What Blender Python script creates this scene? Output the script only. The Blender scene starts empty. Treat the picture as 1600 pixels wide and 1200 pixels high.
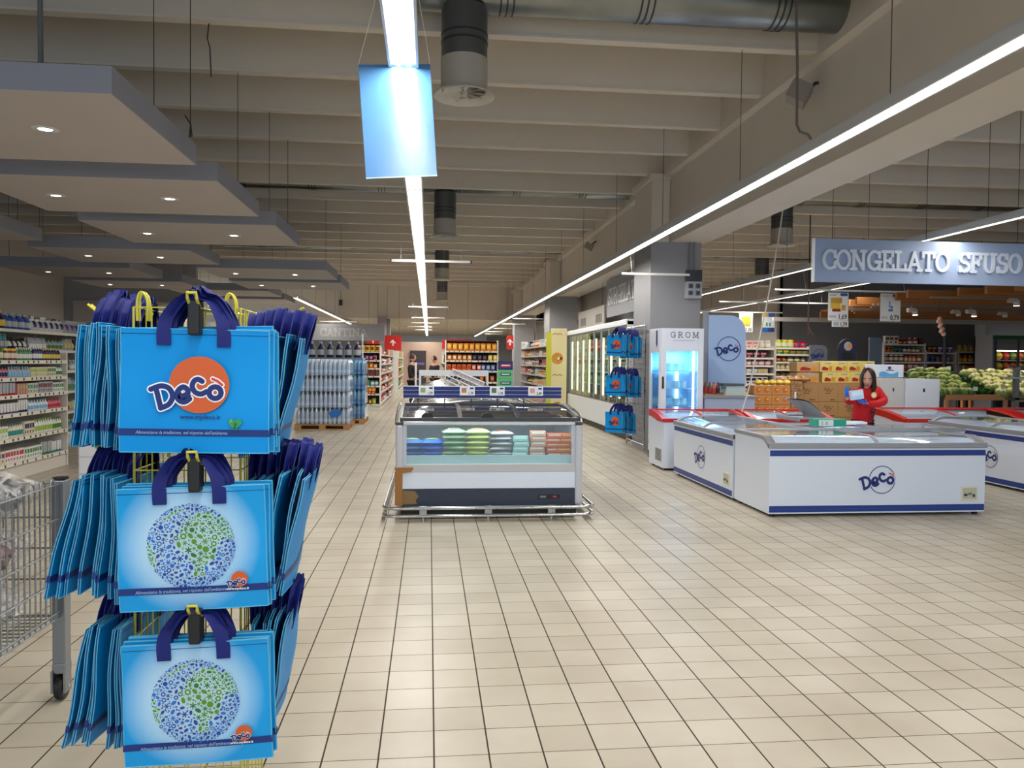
import bpy, bmesh, math, random
from mathutils import Vector, Matrix
random.seed(7)
SC = bpy.context.scene
COL = SC.collection
PI = math.pi
# ------------------------------------------------------------------ camera
F = 1226.85; YAW = .1052; PIT = .0283; ROL = .0091; EYE = 1.55
def _basis():
    fw = Vector((math.sin(YAW)*math.cos(PIT), math.cos(YAW)*math.cos(PIT), -math.sin(PIT)))
    r = Vector((math.cos(YAW), -math.sin(YAW), 0)); u = r.cross(fw)
    r2 = r*math.cos(ROL) + u*math.sin(ROL)
    return r2, r2.cross(fw), fw
CR, CU, CF_ = _basis()
cam = bpy.data.cameras.new('camera'); co = bpy.data.objects.new('camera', cam); COL.objects.link(co)
cam.sensor_width = 36; cam.sensor_fit = 'HORIZONTAL'; cam.lens = 36*F/1600; cam.clip_end = 200; cam.clip_start = .05
co.matrix_world = Matrix(((CR.x, CU.x, -CF_.x, 0), (CR.y, CU.y, -CF_.y, 0), (CR.z, CU.z, -CF_.z, EYE), (0, 0, 0, 1)))
SC.camera = co
def _ray(x, y): return CF_ + CR*((x-800)/F) - CU*((y-600)/F)
def aty(x, y, Y): d = _ray(x, y); t = Y/d.y; return Vector((d.x*t, Y, EYE+d.z*t))     # where a survey sight line meets the plane Y
def atz(x, y, Z): d = _ray(x, y); t = (Z-EYE)/d.z; return Vector((d.x*t, d.y*t, Z))
def atx(x, y, X): d = _ray(x, y); t = X/d.x; return Vector((X, d.y*t, EYE+d.z*t))
# ------------------------------------------------------------------ world and exposure
SC.view_settings.view_transform = 'Standard'
SC.view_settings.look = 'None'
SC.view_settings.gamma = 1
SC.view_settings.exposure = 0.45
w = bpy.data.worlds.new('world'); SC.world = w; w.use_nodes = True
w.node_tree.nodes['Background'].inputs[0].default_value = (.62, .80, 1, 1)
w.node_tree.nodes['Background'].inputs[1].default_value = .8
LIGHT_Z = 3.38
TUBE_C = (1.0, .96, .90)
def strip_light(x, y0, y1, wdt, power, z=LIGHT_Z-.062):
    L = bpy.data.lights.new('tube_light', 'AREA'); L.shape = 'RECTANGLE'; L.size = wdt; L.size_y = y1-y0
    L.energy = power*(y1-y0); L.color = TUBE_C
    o = bpy.data.objects.new('tube_light', L); COL.objects.link(o); o.location = (x, (y0+y1)/2, z)
PW = 12
strip_light(-.165, -3, 14, .13, PW); strip_light(-.165, 14, 30, .13, PW); strip_light(-.165, 30, 56, .13, PW)
strip_light(3.2, -3, 14, .07, PW); strip_light(3.2, 14, 30, .07, PW); strip_light(3.2, 30, 56, .07, PW)
strip_light(-3.84, 23.2, 36, .1, PW); strip_light(-3.84, 36, 49, .1, PW)
strip_light(-7.65, 23.3, 36, .1, PW)
strip_light(7.0, 8.0, 22, .07, PW*.9); strip_light(7.0, 22, 35.5, .07, PW*.9); strip_light(9.45, 16, 35.5, .07, PW*.8)
strip_light(-3.84, -4, 3, .1, PW*.8); strip_light(7.0, -3, 4, .07, PW*.8)
# ------------------------------------------------------------------ materials
def lin(c):
    c = c/255
    return c/12.92 if c <= .04045 else ((c+.055)/1.055)**2.4
_M = {}
def mat(c, rough=.5, metal=0., emit=0., name=None, spec=.5):
    key = (tuple(c), rough, metal, emit, name, spec)
    if key in _M: return _M[key]
    m = bpy.data.materials.new(name or 'paint'); m.use_nodes = True
    b = m.node_tree.nodes['Principled BSDF']
    rgb = (lin(c[0]), lin(c[1]), lin(c[2]), 1)
    b.inputs['Base Color'].default_value = rgb; b.inputs['Roughness'].default_value = rough
    b.inputs['Metallic'].default_value = metal; b.inputs['Specular IOR Level'].default_value = spec
    if emit: b.inputs['Emission Color'].default_value = rgb; b.inputs['Emission Strength'].default_value = emit
    if not emit:                                              # faint unevenness of every real surface
        nt = m.node_tree; n = nt.nodes.new('ShaderNodeTexNoise'); n.inputs['Scale'].default_value = 6; n.inputs['Detail'].default_value = 3
        tc = nt.nodes.new('ShaderNodeTexCoord'); nt.links.new(tc.outputs['Object'], n.inputs['Vector'])
        r = nt.nodes.new('ShaderNodeMapRange'); r.inputs[3].default_value = max(0, rough-.06); r.inputs[4].default_value = min(1, rough+.06)
        nt.links.new(n.outputs['Fac'], r.inputs[0]); nt.links.new(r.outputs[0], b.inputs['Roughness'])
    _M[key] = m
    return m
def glass(name, tint=(1, 1, 1), refl=.12, ior=1.45, rough=.03):
    m = bpy.data.materials.new(name); m.use_nodes = True; nt = m.node_tree; nt.nodes.clear()
    o = nt.nodes.new('ShaderNodeOutputMaterial'); mx = nt.nodes.new('ShaderNodeMixShader')
    t = nt.nodes.new('ShaderNodeBsdfTransparent'); t.inputs[0].default_value = (*tint, 1)
    g = nt.nodes.new('ShaderNodeBsdfGlossy'); g.inputs['Roughness'].default_value = rough
    fr = nt.nodes.new('ShaderNodeFresnel'); ge = nt.nodes.new('ShaderNodeNewGeometry')
    ii = nt.nodes.new('ShaderNodeMapRange'); ii.inputs[3].default_value = ior; ii.inputs[4].default_value = 1/ior   # same reflectance from either side of the pane
    nt.links.new(ge.outputs['Backfacing'], ii.inputs[0]); nt.links.new(ii.outputs[0], fr.inputs[0])
    ad = nt.nodes.new('ShaderNodeMath'); ad.operation = 'ADD'; ad.inputs[1].default_value = refl; ad.use_clamp = True
    nt.links.new(fr.outputs[0], ad.inputs[0]); nt.links.new(ad.outputs[0], mx.inputs[0])
    nt.links.new(t.outputs[0], mx.inputs[1]); nt.links.new(g.outputs[0], mx.inputs[2]); nt.links.new(mx.outputs[0], o.inputs[0])
    return m
def emission(name, c, s):
    m = bpy.data.materials.new(name); m.use_nodes = True; nt = m.node_tree; nt.nodes.clear()
    o = nt.nodes.new('ShaderNodeOutputMaterial'); e = nt.nodes.new('ShaderNodeEmission')
    e.inputs[0].default_value = (lin(c[0]), lin(c[1]), lin(c[2]), 1); e.inputs[1].default_value = s
    nt.links.new(e.outputs[0], o.inputs[0]); return m
def node_mat(name, build, rough=.5, spec=.5, metal=0):
    m = bpy.data.materials.new(name); m.use_nodes = True; nt = m.node_tree
    b = nt.nodes['Principled BSDF']; b.inputs['Roughness'].default_value = rough; b.inputs['Specular IOR Level'].default_value = spec
    b.inputs['Metallic'].default_value = metal
    build(nt, b); return m
def RGB(c): return (lin(c[0]), lin(c[1]), lin(c[2]), 1)
def noisy(name, c1, c2, scale=3., rough=.6, bump=.0, spec=.4, stretch=(1, 1, 1), metal=0):
    def f(nt, b):
        tc = nt.nodes.new('ShaderNodeTexCoord'); mp = nt.nodes.new('ShaderNodeMapping'); mp.inputs['Scale'].default_value = stretch
        n = nt.nodes.new('ShaderNodeTexNoise'); n.inputs['Scale'].default_value = scale; n.inputs['Detail'].default_value = 5
        mx = nt.nodes.new('ShaderNodeMix'); mx.data_type = 'RGBA'
        mx.inputs[6].default_value = RGB(c1); mx.inputs[7].default_value = RGB(c2)
        nt.links.new(tc.outputs['Object'], mp.inputs[0]); nt.links.new(mp.outputs[0], n.inputs['Vector'])
        nt.links.new(n.outputs['Fac'], mx.inputs[0]); nt.links.new(mx.outputs[2], b.inputs['Base Color'])
        if bump:
            bp = nt.nodes.new('ShaderNodeBump'); bp.inputs['Strength'].default_value = bump; bp.inputs['Distance'].default_value = .01
            nt.links.new(n.outputs['Fac'], bp.inputs['Height']); nt.links.new(bp.outputs[0], b.inputs['Normal'])
    return node_mat(name, f, rough, spec, metal)
def floor_mat():
    def f(nt, b):
        N = nt.nodes.new; L = nt.links.new
        tc = N('ShaderNodeTexCoord'); mp = N('ShaderNodeMapping'); mp.inputs['Location'].default_value = (-.028, -3.049, 0)
        L(tc.outputs['Object'], mp.inputs[0]); sp = N('ShaderNodeSeparateXYZ'); L(mp.outputs[0], sp.inputs[0])
        S = .2161
        def line(out, wdt):
            d = N('ShaderNodeMath'); d.operation = 'DIVIDE'; d.inputs[1].default_value = S; L(out, d.inputs[0])
            r = N('ShaderNodeMath'); r.operation = 'ADD'; r.inputs[1].default_value = .5; L(d.outputs[0], r.inputs[0])
            fr = N('ShaderNodeMath'); fr.operation = 'FRACT'; L(r.outputs[0], fr.inputs[0])
            s = N('ShaderNodeMath'); s.operation = 'SUBTRACT'; s.inputs[1].default_value = .5; L(fr.outputs[0], s.inputs[0])
            a = N('ShaderNodeMath'); a.operation = 'ABSOLUTE'; L(s.outputs[0], a.inputs[0])
            c = N('ShaderNodeMath'); c.operation = 'LESS_THAN'; c.inputs[1].default_value = wdt/S/2; L(a.outputs[0], c.inputs[0])
            fl = N('ShaderNodeMath'); fl.operation = 'FLOOR'; L(d.outputs[0], fl.inputs[0])
            return c, fl
        lx, fx = line(sp.outputs[0], .0068); ly, fy = line(sp.outputs[1], .0046)
        cb = N('ShaderNodeCombineXYZ'); L(fx.outputs[0], cb.inputs[0]); L(fy.outputs[0], cb.inputs[1])
        wn = N('ShaderNodeTexWhiteNoise'); wn.noise_dimensions = '2D'; L(cb.outputs[0], wn.inputs['Vector'])
        ns = N('ShaderNodeTexNoise'); ns.inputs['Scale'].default_value = 1.7; ns.inputs['Detail'].default_value = 6; L(tc.outputs['Object'], ns.inputs['Vector'])
        t = N('ShaderNodeMix'); t.data_type = 'RGBA'; t.inputs[6].default_value = RGB((178, 170, 154)); t.inputs[7].default_value = RGB((190, 183, 168)); L(wn.outputs['Value'], t.inputs[0])
        t2 = N('ShaderNodeMix'); t2.data_type = 'RGBA'; t2.blend_type = 'MULTIPLY'; t2.inputs[0].default_value = .35
        cr = N('ShaderNodeValToRGB'); cr.color_ramp.elements[0].position = .35; cr.color_ramp.elements[0].color = (.62, .57, .5, 1); cr.color_ramp.elements[1].position = .6; cr.color_ramp.elements[1].color = (1, 1, 1, 1)
        L(ns.outputs['Fac'], cr.inputs[0]); L(t.outputs[2], t2.inputs[6]); L(cr.outputs[0], t2.inputs[7])
        g = N('ShaderNodeMix'); g.data_type = 'RGBA'; g.inputs[7].default_value = RGB((88, 72, 52)); L(ly.outputs[0], g.inputs[0]); L(t2.outputs[2], g.inputs[6])
        g2 = N('ShaderNodeMix'); g2.data_type = 'RGBA'; g2.inputs[7].default_value = RGB((52, 42, 32)); L(lx.outputs[0], g2.inputs[0]); L(g.outputs[2], g2.inputs[6])
        L(g2.outputs[2], b.inputs['Base Color'])
        mxm = N('ShaderNodeMath'); mxm.operation = 'MAXIMUM'; L(lx.outputs[0], mxm.inputs[0]); L(ly.outputs[0], mxm.inputs[1])
        mr = N('ShaderNodeMapRange'); mr.inputs[3].default_value = .36; mr.inputs[4].default_value = .8; L(mxm.outputs[0], mr.inputs[0]); L(mr.outputs[0], b.inputs['Roughness'])
        inv = N('ShaderNodeMath'); inv.operation = 'SUBTRACT'; inv.inputs[0].default_value = 1; L(mxm.outputs[0], inv.inputs[1])
        bp = N('ShaderNodeBump'); bp.inputs['Strength'].default_value = .3; bp.inputs['Distance'].default_value = .002; L(inv.outputs[0], bp.inputs['Height']); L(bp.outputs[0], b.inputs['Normal'])
    return node_mat('glazed_floor_tile', f, .3, .3)
def grad_mat(name, ci, co_, cx, cz, r0, r1, rough=.35):      # printed halo on the bag panel (local x,z)
    def f(nt, b):
        N = nt.nodes.new; L = nt.links.new
        tc = N('ShaderNodeTexCoord'); sp = N('ShaderNodeSeparateXYZ'); L(tc.outputs['Object'], sp.inputs[0])
        cb = N('ShaderNodeCombineXYZ'); L(sp.outputs[0], cb.inputs[0]); L(sp.outputs[2], cb.inputs[1])
        ds = N('ShaderNodeVectorMath'); ds.operation = 'DISTANCE'; ds.inputs[1].default_value = (cx, cz, 0); L(cb.outputs[0], ds.inputs[0])
        mr = N('ShaderNodeMapRange'); mr.inputs[1].default_value = r0; mr.inputs[2].default_value = r1; L(ds.outputs['Value'], mr.inputs[0])
        mx = N('ShaderNodeMix'); mx.data_type = 'RGBA'; mx.inputs[6].default_value = RGB(ci); mx.inputs[7].default_value = RGB(co_)
        L(mr.outputs[0], mx.inputs[0]); L(mx.outputs[2], b.inputs['Base Color'])
        n = N('ShaderNodeTexNoise'); n.inputs['Scale'].default_value = 14; L(tc.outputs['Object'], n.inputs['Vector'])
        bp = N('ShaderNodeBump'); bp.inputs['Strength'].default_value = .25; bp.inputs['Distance'].default_value = .01; L(n.outputs['Fac'], bp.inputs['Height']); L(bp.outputs[0], b.inputs['Normal'])
    return node_mat(name, f, rough, .4)
# ------------------------------------------------------------------ mesh builder
class MB:
    def __init__(s): s.v = []; s.f = []; s.mi = []; s.ms = []
    def m(s, mt):
        if mt not in s.ms: s.ms.append(mt)
        return s.ms.index(mt)
    def add(s, vs, fs, mt):
        o = len(s.v); s.v += [tuple(p) for p in vs]; k = s.m(mt)
        for f in fs: s.f.append(tuple(i+o for i in f)); s.mi.append(k)
        return s
    def box(s, x0, y0, z0, x1, y1, z1, mt, bev=0):
        if bev <= 0:
            return s.add([(x0,y0,z0),(x1,y0,z0),(x1,y1,z0),(x0,y1,z0),(x0,y0,z1),(x1,y0,z1),(x1,y1,z1),(x0,y1,z1)],
                         [(0,3,2,1),(4,5,6,7),(0,1,5,4),(1,2,6,5),(2,3,7,6),(3,0,4,7)], mt)
        bm = bmesh.new(); bmesh.ops.create_cube(bm, size=1)
        for v in bm.verts: v.co = Vector((x0+(v.co.x+.5)*(x1-x0), y0+(v.co.y+.5)*(y1-y0), z0+(v.co.z+.5)*(z1-z0)))
        bmesh.ops.bevel(bm, geom=bm.edges[:], offset=bev, segments=2, affect='EDGES', profile=.5)
        return s.bm(bm, mt)
    def bm(s, bm, mt, M=None):
        bm.verts.index_update()
        vs = [(M @ v.co if M else v.co)[:] for v in bm.verts]; fs = [tuple(v.index for v in f.verts) for f in bm.faces]
        s.add(vs, fs, mt); bm.free(); return s
    def obox(s, c, ax, sz, mt):                               # oriented box: centre, 3 axes, half sizes
        c = Vector(c); A = [Vector(a).normalized()*h for a, h in zip(ax, sz)]
        vs = [c+A[0]*i+A[1]*j+A[2]*k for k in (-1, 1) for j in (-1, 1) for i in (-1, 1)]
        return s.add(vs, [(0,2,3,1),(4,5,7,6),(0,1,5,4),(1,3,7,5),(3,2,6,7),(2,0,4,6)], mt)
    def tube(s, pts, r, mt, n=8, cap=True, closed=False):
        P = [Vector(p) for p in pts]; K = len(P); rings = []
        rr = r if isinstance(r, (list, tuple)) else [r]*K
        up = None
        for i in range(K):
            if closed: t = P[(i+1) % K]-P[i-1]
            else: t = P[min(i+1, K-1)]-P[max(i-1, 0)]
            t.normalize()
            if up is None or abs(up.dot(t)) > .99: up = Vector((0, 0, 1)) if abs(t.z) < .9 else Vector((1, 0, 0))
            a = t.cross(up).normalized(); b = a.cross(t).normalized(); up = b
            rings.append([P[i]+(a*math.cos(q*2*PI/n)+b*math.sin(q*2*PI/n))*rr[i] for q in range(n)])
        vs = [p for R in rings for p in R]; fs = []
        for i in range(K if closed else K-1):
            j = (i+1) % K
            for q in range(n): fs.append((i*n+q, i*n+(q+1) % n, j*n+(q+1) % n, j*n+q))
        if cap and not closed: fs.append(tuple(range(n))[::-1]); fs.append(tuple((K-1)*n+q for q in range(n)))
        return s.add(vs, fs, mt)
    def lathe(s, prof, mt, n=16, c=(0, 0, 0), cap=True, sy=1.):
        vs = []; fs = []
        for r, z in prof:
            for q in range(n): vs.append((c[0]+r*math.cos(q*2*PI/n), c[1]+sy*r*math.sin(q*2*PI/n), c[2]+z))
        for i in range(len(prof)-1):
            for q in range(n): fs.append((i*n+q, i*n+(q+1) % n, (i+1)*n+(q+1) % n, (i+1)*n+q))
        if cap:
            fs.append(tuple(range(n))[::-1]); fs.append(tuple((len(prof)-1)*n+q for q in range(n)))
        return s.add(vs, fs, mt)
    def prism(s, poly, axis, a, b, mt):                       # polygon in the two other axes, extruded along axis
        n = len(poly)
        def P(p, t): return {'x': (t, p[0], p[1]), 'y': (p[0], t, p[1]), 'z': (p[0], p[1], t)}[axis]
        vs = [P(p, a) for p in poly]+[P(p, b) for p in poly]
        fs = [tuple(range(n)), tuple(range(2*n-1, n-1, -1))]+[(i, i+n, (i+1) % n+n, (i+1) % n) for i in range(n)]
        return s.add(vs, fs, mt)
    def grid(s, fn, nu, nv, mt):
        vs = [fn(i/nu, j/nv) for j in range(nv+1) for i in range(nu+1)]
        fs = [(j*(nu+1)+i, j*(nu+1)+i+1, (j+1)*(nu+1)+i+1, (j+1)*(nu+1)+i) for j in range(nv) for i in range(nu)]
        return s.add(vs, fs, mt)
    def mesh(s, name, smooth=None):
        me = bpy.data.meshes.new(name); me.from_pydata(s.v, [], s.f)
        for m_ in s.ms: me.materials.append(m_)
        me.polygons.foreach_set('material_index', s.mi)
        bm = bmesh.new(); bm.from_mesh(me); bmesh.ops.recalc_face_normals(bm, faces=bm.faces); bm.to_mesh(me); bm.free()
        if smooth:
            me.polygons.foreach_set('use_smooth', [True]*len(me.polygons)); me.set_sharp_from_angle(angle=math.radians(smooth))
        me.update(); return me
    def build(s, name, parent=None, smooth=None, world=False):
        if world and parent is not None:
            L = parent.location; s.v = [(x-L.x, y-L.y, z-L.z) for x, y, z in s.v]
        o = bpy.data.objects.new(name, s.mesh(name, smooth)); COL.objects.link(o)
        if parent is not None: o.parent = parent
        return o
    def base(s, name, smooth=None):                           # top-level single mesh: origin moved to its base centre
        xs = [p[0] for p in s.v]; ys = [p[1] for p in s.v]; zs = [p[2] for p in s.v]
        c = ((min(xs)+max(xs))/2, (min(ys)+max(ys))/2, min(zs))
        s.v = [(x-c[0], y-c[1], z-c[2]) for x, y, z in s.v]
        o = bpy.data.objects.new(name, s.mesh(name, smooth)); COL.objects.link(o); o.location = c; return o
def tag(o, label=None, cat=None, group=None, kind=None):
    if label: o['label'] = label
    if cat: o['category'] = cat
    if group: o['group'] = group
    if kind: o['kind'] = kind
    return o
def T(name, label, cat, loc=(0, 0, 0), rz=0, group=None):
    o = bpy.data.objects.new(name, None); COL.objects.link(o); o.empty_display_size = .1
    o.location = loc; o.rotation_euler = (0, 0, rz); return tag(o, label, cat, group)
def struct(mb, name, smooth=None): return tag(mb.build(name, smooth=smooth), kind='structure')
def dup(root, loc, rz=0, label=None, group=None, rot=None):
    kids = {}
    for o in bpy.data.objects:
        if o.parent is not None: kids.setdefault(o.parent.name, []).append(o)
    def cp(o, par):
        c = o.copy(); COL.objects.link(c)
        if par is not None: c.parent = par
        for k in kids.get(o.name, []): cp(k, c)
        return c
    r = cp(root, None); r.location = loc; r.rotation_euler = rot or (0, 0, rz)
    if label: r['label'] = label
    if group: r['group'] = group
    return r
def put(name, me, loc, rz, label, cat, group=None, rot=None):
    o = bpy.data.objects.new(name, me); COL.objects.link(o); o.location = loc; o.rotation_euler = rot or (0, 0, rz)
    return tag(o, label, cat, group)
# ------------------------------------------------------------------ lettering
def text_mb(s, size, mt, ox=0, oz=0, y=0, align='CENTER', ext=.0008, offset=0, shear=0, xs=1., M=None):
    cu = bpy.data.curves.new('t', 'FONT'); cu.body = s; cu.size = size; cu.align_x = align; cu.extrude = ext; cu.offset = offset; cu.shear = shear
    cu.resolution_u = 2
    to = bpy.data.objects.new('t', cu); COL.objects.link(to); bpy.context.view_layer.update()
    me = bpy.data.meshes.new_from_object(to.evaluated_get(bpy.context.evaluated_depsgraph_get()))
    mb = MB(); vs = [(v.co.x*xs+ox, y-v.co.z, v.co.y+oz) for v in me.vertices]
    if M: vs = [tuple(M @ Vector(p)) for p in vs]
    mb.add(vs, [tuple(p.vertices) for p in me.polygons], mt)
    bpy.data.objects.remove(to); bpy.data.curves.remove(cu); bpy.data.meshes.remove(me)
    return mb
_SY = [0]
def stroke(mb, pts, wd, y, mt, sc=1., ox=0, oz=0, disc=8):       # mitred flat stroke in the xz plane, facing -y
    h = wd/2*sc; P = []
    for p in pts:
        q = Vector((ox+p[0]*sc, oz+p[1]*sc))
        if not P or (q-P[-1]).length > 1e-7: P.append(q)
    closed = len(P) > 3 and (P[0]-P[-1]).length < h*.2
    if closed: P.pop()
    n = len(P)
    if n < 2: return
    _SY[0] = (_SY[0]+1) % 9; yy = y-_SY[0]*4e-5
    def nrm(a, b): d = (b-a).normalized(); return Vector((-d.y, d.x))
    L = []; R_ = []
    for i in range(n):
        if closed: a, b = nrm(P[i-1], P[i]), nrm(P[i], P[(i+1) % n])
        else: a = nrm(P[max(i-1, 0)], P[max(i, 1)]); b = nrm(P[min(i, n-2)], P[min(i+1, n-1)])
        m = (a+b)
        m = m.normalized() if m.length > 1e-6 else a
        k = h/max(.5, m.dot(a)); L.append(P[i]+m*k); R_.append(P[i]-m*k)
    vs = [(p.x, yy, p.y) for p in L]+[(p.x, yy, p.y) for p in R_]
    fs = [(i, (i+1) % n, n+(i+1) % n, n+i) for i in range(n if closed else n-1)]
    mb.add(vs, fs, mt)
    if disc and not closed:
        for e, f in ((0, 1), (n-1, n-2)):
            d = (P[e]-P[f]).normalized(); a0 = math.atan2(d.y, d.x)-PI/2; r = (L[e]-P[e]).length
            mb.add([(P[e].x+r*math.cos(a0+PI*q/disc), yy, P[e].y+r*math.sin(a0+PI*q/disc)) for q in range(disc+1)], [tuple(range(disc+1))], mt)
def curve2(pts, n=4):
    out = []
    for i in range(len(pts)-1):
        p0, p1, p2, p3 = [Vector(pts[k]) for k in (max(i-1, 0), i, i+1, min(i+2, len(pts)-1))]
        for k in range(n): t = k/n; out.append(tuple(.5*((2*p1)+(p2-p0)*t+(2*p0-5*p1+4*p2-p3)*t*t+(3*p1-p0-3*p2+p3)*t**3)))
    return out+[tuple(pts[-1])]
def arc(cx, cz, r, a0, a1, n=10, rz=None):
    return [(cx+r*math.cos(math.radians(a0+(a1-a0)*i/n)), cz+(rz or r)*math.sin(math.radians(a0+(a1-a0)*i/n))) for i in range(n+1)]
# Brand lettering of the shop, drawn as thick round brush strokes
LOGO = [
    [(-2.25, .1), (-2.0, -.95)],
    [(-2.6, .2), (-2.0, .42), (-1.5, .27), (-1.28, -.22), (-1.5, -.72), (-2.0, -.98)],
    [(-.8, -.22), (-.4, -.08), (-.38, .2), (-.65, .38), (-.95, .15), (-1.03, -.22), (-.85, -.5), (-.55, -.57), (-.25, -.37)],
    [(.5, .75), (.25, .88), (0, .75), (-.1, .4), (.1, .05), (.45, -.05), (.75, .1)],
    arc(1.3, .05, .37, 0, 360, 16),
]
LOGO = [p if len(p) in (2, 17) else curve2(p) for p in LOGO]
ACCENT = [(1.14, .92), (1.45, .78), (1.72, .55)]
def logo(mb, sc, ox, oz, y, navy, outline=None, red=None, wd=.33):
    if outline:
        for p in LOGO: stroke(mb, p, wd+.17, y, outline, sc, ox, oz)
        stroke(mb, ACCENT, wd+.0, y-.0002, outline, sc, ox, oz); y -= .0006
    for p in LOGO: stroke(mb, p, wd, y, navy, sc, ox, oz)
    if red: stroke(mb, ACCENT, wd*.5, y-.0005, red, sc, ox, oz)
def disc(mb, cx, cz, r, y, mt, n=48, rz=None):
    mb.add([(cx+r*math.cos(q*2*PI/n), y, cz+(rz or r)*math.sin(q*2*PI/n)) for q in range(n)], [tuple(range(n))], mt)
def ring(mb, cx, cz, r, wd, y, mt, a0=0, a1=360): stroke(mb, arc(cx, cz, r, a0, a1, 48), wd, y, mt, disc=0)
# slab-serif capitals on a 0..1 high cell
def _ser(x, z, w=.3): return [(x-w/2, z), (x+w/2, z)]
SLAB = {
 'C': (.78, [arc(.46, .5, .38, 45, 315, 14, .44), [(.76, .62), (.76, .9)], [(.76, .38), (.74, .12)]]),
 'O': (.84, [arc(.42, .5, .37, 0, 360, 20, .44)]),
 'N': (.9, [[(.14, .06), (.14, .94)], [(.14, .94), (.72, .06)], [(.72, .06), (.72, .94)], _ser(.14, .06), _ser(.1, .94, .26), _ser(.72, .94)]),
 'G': (.84, [arc(.44, .5, .37, 45, 330, 14, .44), [(.74, .66), (.74, .9)], [(.74, .06), (.74, .42)], [(.52, .42), (.84, .42)]]),
 'E': (.74, [[(.16, .06), (.16, .94)], [(.02, .94), (.64, .94), (.64, .74)], [(.02, .06), (.68, .06), (.68, .28)], [(.16, .5), (.5, .5)], [(.5, .4), (.5, .6)]]),
 'L': (.7, [[(.18, .06), (.18, .94)], _ser(.18, .94), [(.04, .06), (.64, .06), (.64, .32)]]),
 'A': (.86, [[(.1, .06), (.43, .94)], [(.43, .94), (.76, .06)], [(.22, .34), (.64, .34)], _ser(.1, .06, .24), _ser(.76, .06, .24)]),
 'T': (.78, [[(.39, .06), (.39, .94)], [(.06, .72), (.06, .94), (.72, .94), (.72, .72)], _ser(.39, .06)]),
 'S': (.66, [arc(.34, .72, .25, 20, 250, 10, .22)+arc(.34, .28, .27, 80, -160, 10, .22), [(.6, .74), (.6, .94)], [(.06, .06), (.06, .28)]]),
 'F': (.7, [[(.16, .06), (.16, .94)], [(.02, .94), (.62, .94), (.62, .72)], [(.16, .5), (.48, .5)], [(.48, .4), (.48, .6)], _ser(.16, .06)]),
 'U': (.86, [[(.16, .94), (.16, .36)]+arc(.42, .34, .26, 180, 360, 8, .28)+[(.68, .36), (.68, .94)], _ser(.16, .94), _ser(.68, .94)]),
 'R': (.84, [[(.16, .06), (.16, .94)], [(.02, .94), (.46, .94)]+arc(.46, .72, .22, 90, -90, 8)+[(.16, .5)], [(.42, .5), (.72, .06)], _ser(.16, .06), _ser(.74, .06, .2)]),
 'I': (.42, [[(.2, .06), (.2, .94)], _ser(.2, .94), _ser(.2, .06)]),
 'M': (1.05, [[(.14, .06), (.14, .94)], [(.14, .94), (.5, .1)], [(.5, .1), (.86, .94)], [(.86, .94), (.86, .06)], _ser(.14, .06), _ser(.86, .06), _ser(.1, .94, .2), _ser(.9, .94, .2)]),
 'D': (.86, [[(.16, .06), (.16, .94)], [(.02, .94), (.4, .94)]+arc(.38, .5, .38, 90, -90, 12, .44)+[(.02, .06)]]),
 ' ': (.5, []),
}
def slab_width(s, sp=.06): return sum(SLAB[c][0]+sp for c in s)
def slab(s, h, y, mt, ox, oz, wd=.13, sp=.06, depth=.0, xs=1.):
    mb = MB(); x = 0
    for c in s:
        wc, st = SLAB[c]
        for p in st: stroke(mb, [((q[0]+x)*xs, q[1]) for q in p], wd, y, mt, h, ox, oz, 8)
        x += wc+sp
    if depth:
        n = len(mb.v); vs = [(a, b+depth, c) for a, b, c in mb.v]
        fs = []
        for f in list(mb.f):
            for i in range(len(f)): a, b = f[i], f[(i+1) % len(f)]; fs.append((a, b, b+n, a+n))
        mb.v += vs; k = mb.m(mt)
        for f in fs: mb.f.append(f); mb.mi.append(k)
    return mb
# ================================================================== the building
M_FLOOR = floor_mat()
M_CREAM = noisy('cream_concrete_paint', (208, 199, 186), (216, 207, 194), 2.5, .75)
M_RIBLIT = noisy('rib_edge_lit', (214, 204, 190), (222, 213, 200), 3, .7)  # cream lightened, painting in the light that rib undersides catch
M_GREY = noisy('grey_wall_paint', (150, 150, 154), (160, 160, 163), 1.5, .7)
M_WESTW = noisy('west_wall_paint', (182, 176, 172), (190, 184, 180), 1.5, .7)
M_DKGREY = noisy('dark_grey_wall_paint', (124, 124, 128), (132, 132, 136), 1.5, .7)
M_PALE = noisy('pale_wall_paint', (168, 163, 158), (178, 172, 166), 1.5, .7)
M_TILE = noisy('acoustic_ceiling_tile', (192, 182, 164), (204, 194, 176), 6, .8)
M_WHITE = mat((226, 230, 236), .35)
M_COOLWHITE = mat((214, 222, 236), .3, name='enamel_white')
M_STEEL = mat((170, 172, 175), .28, 1.0, name='brushed_steel')
M_CHROME = mat((205, 205, 205), .12, 1.0, name='chrome')
M_GALV = noisy('galvanised_duct', (120, 126, 128), (158, 162, 160), 3, .3, metal=1, spec=.5)
M_DUCTDK = noisy('painted_duct', (92, 94, 95), (104, 106, 106), 2, .35, metal=.4)
M_BLACK = mat((22, 22, 24), .45, name='black_plastic')
M_DARK = mat((48, 52, 62), .4, name='charcoal_plastic')
M_TUBE = emission('fluorescent_tube', (255, 246, 232), 7)
M_WIRE = mat((60, 52, 48), .5)
M_NAVY = mat((24, 52, 128), .4, name='navy_print')
M_NAVYT = mat((20, 38, 110), .45, name='navy_letter')
M_RED = mat((196, 26, 20), .35, name='red_plastic')
M_PRINTRED = mat((214, 60, 48), .5)
M_PAPER = mat((236, 238, 240), .6, name='paper')
M_INK = mat((26, 26, 30), .6, name='ink')
CZ = 4.8
fl = MB().box(-14, -5, -.12, 26, 62, 0, M_FLOOR); struct(fl, 'floor')
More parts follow.
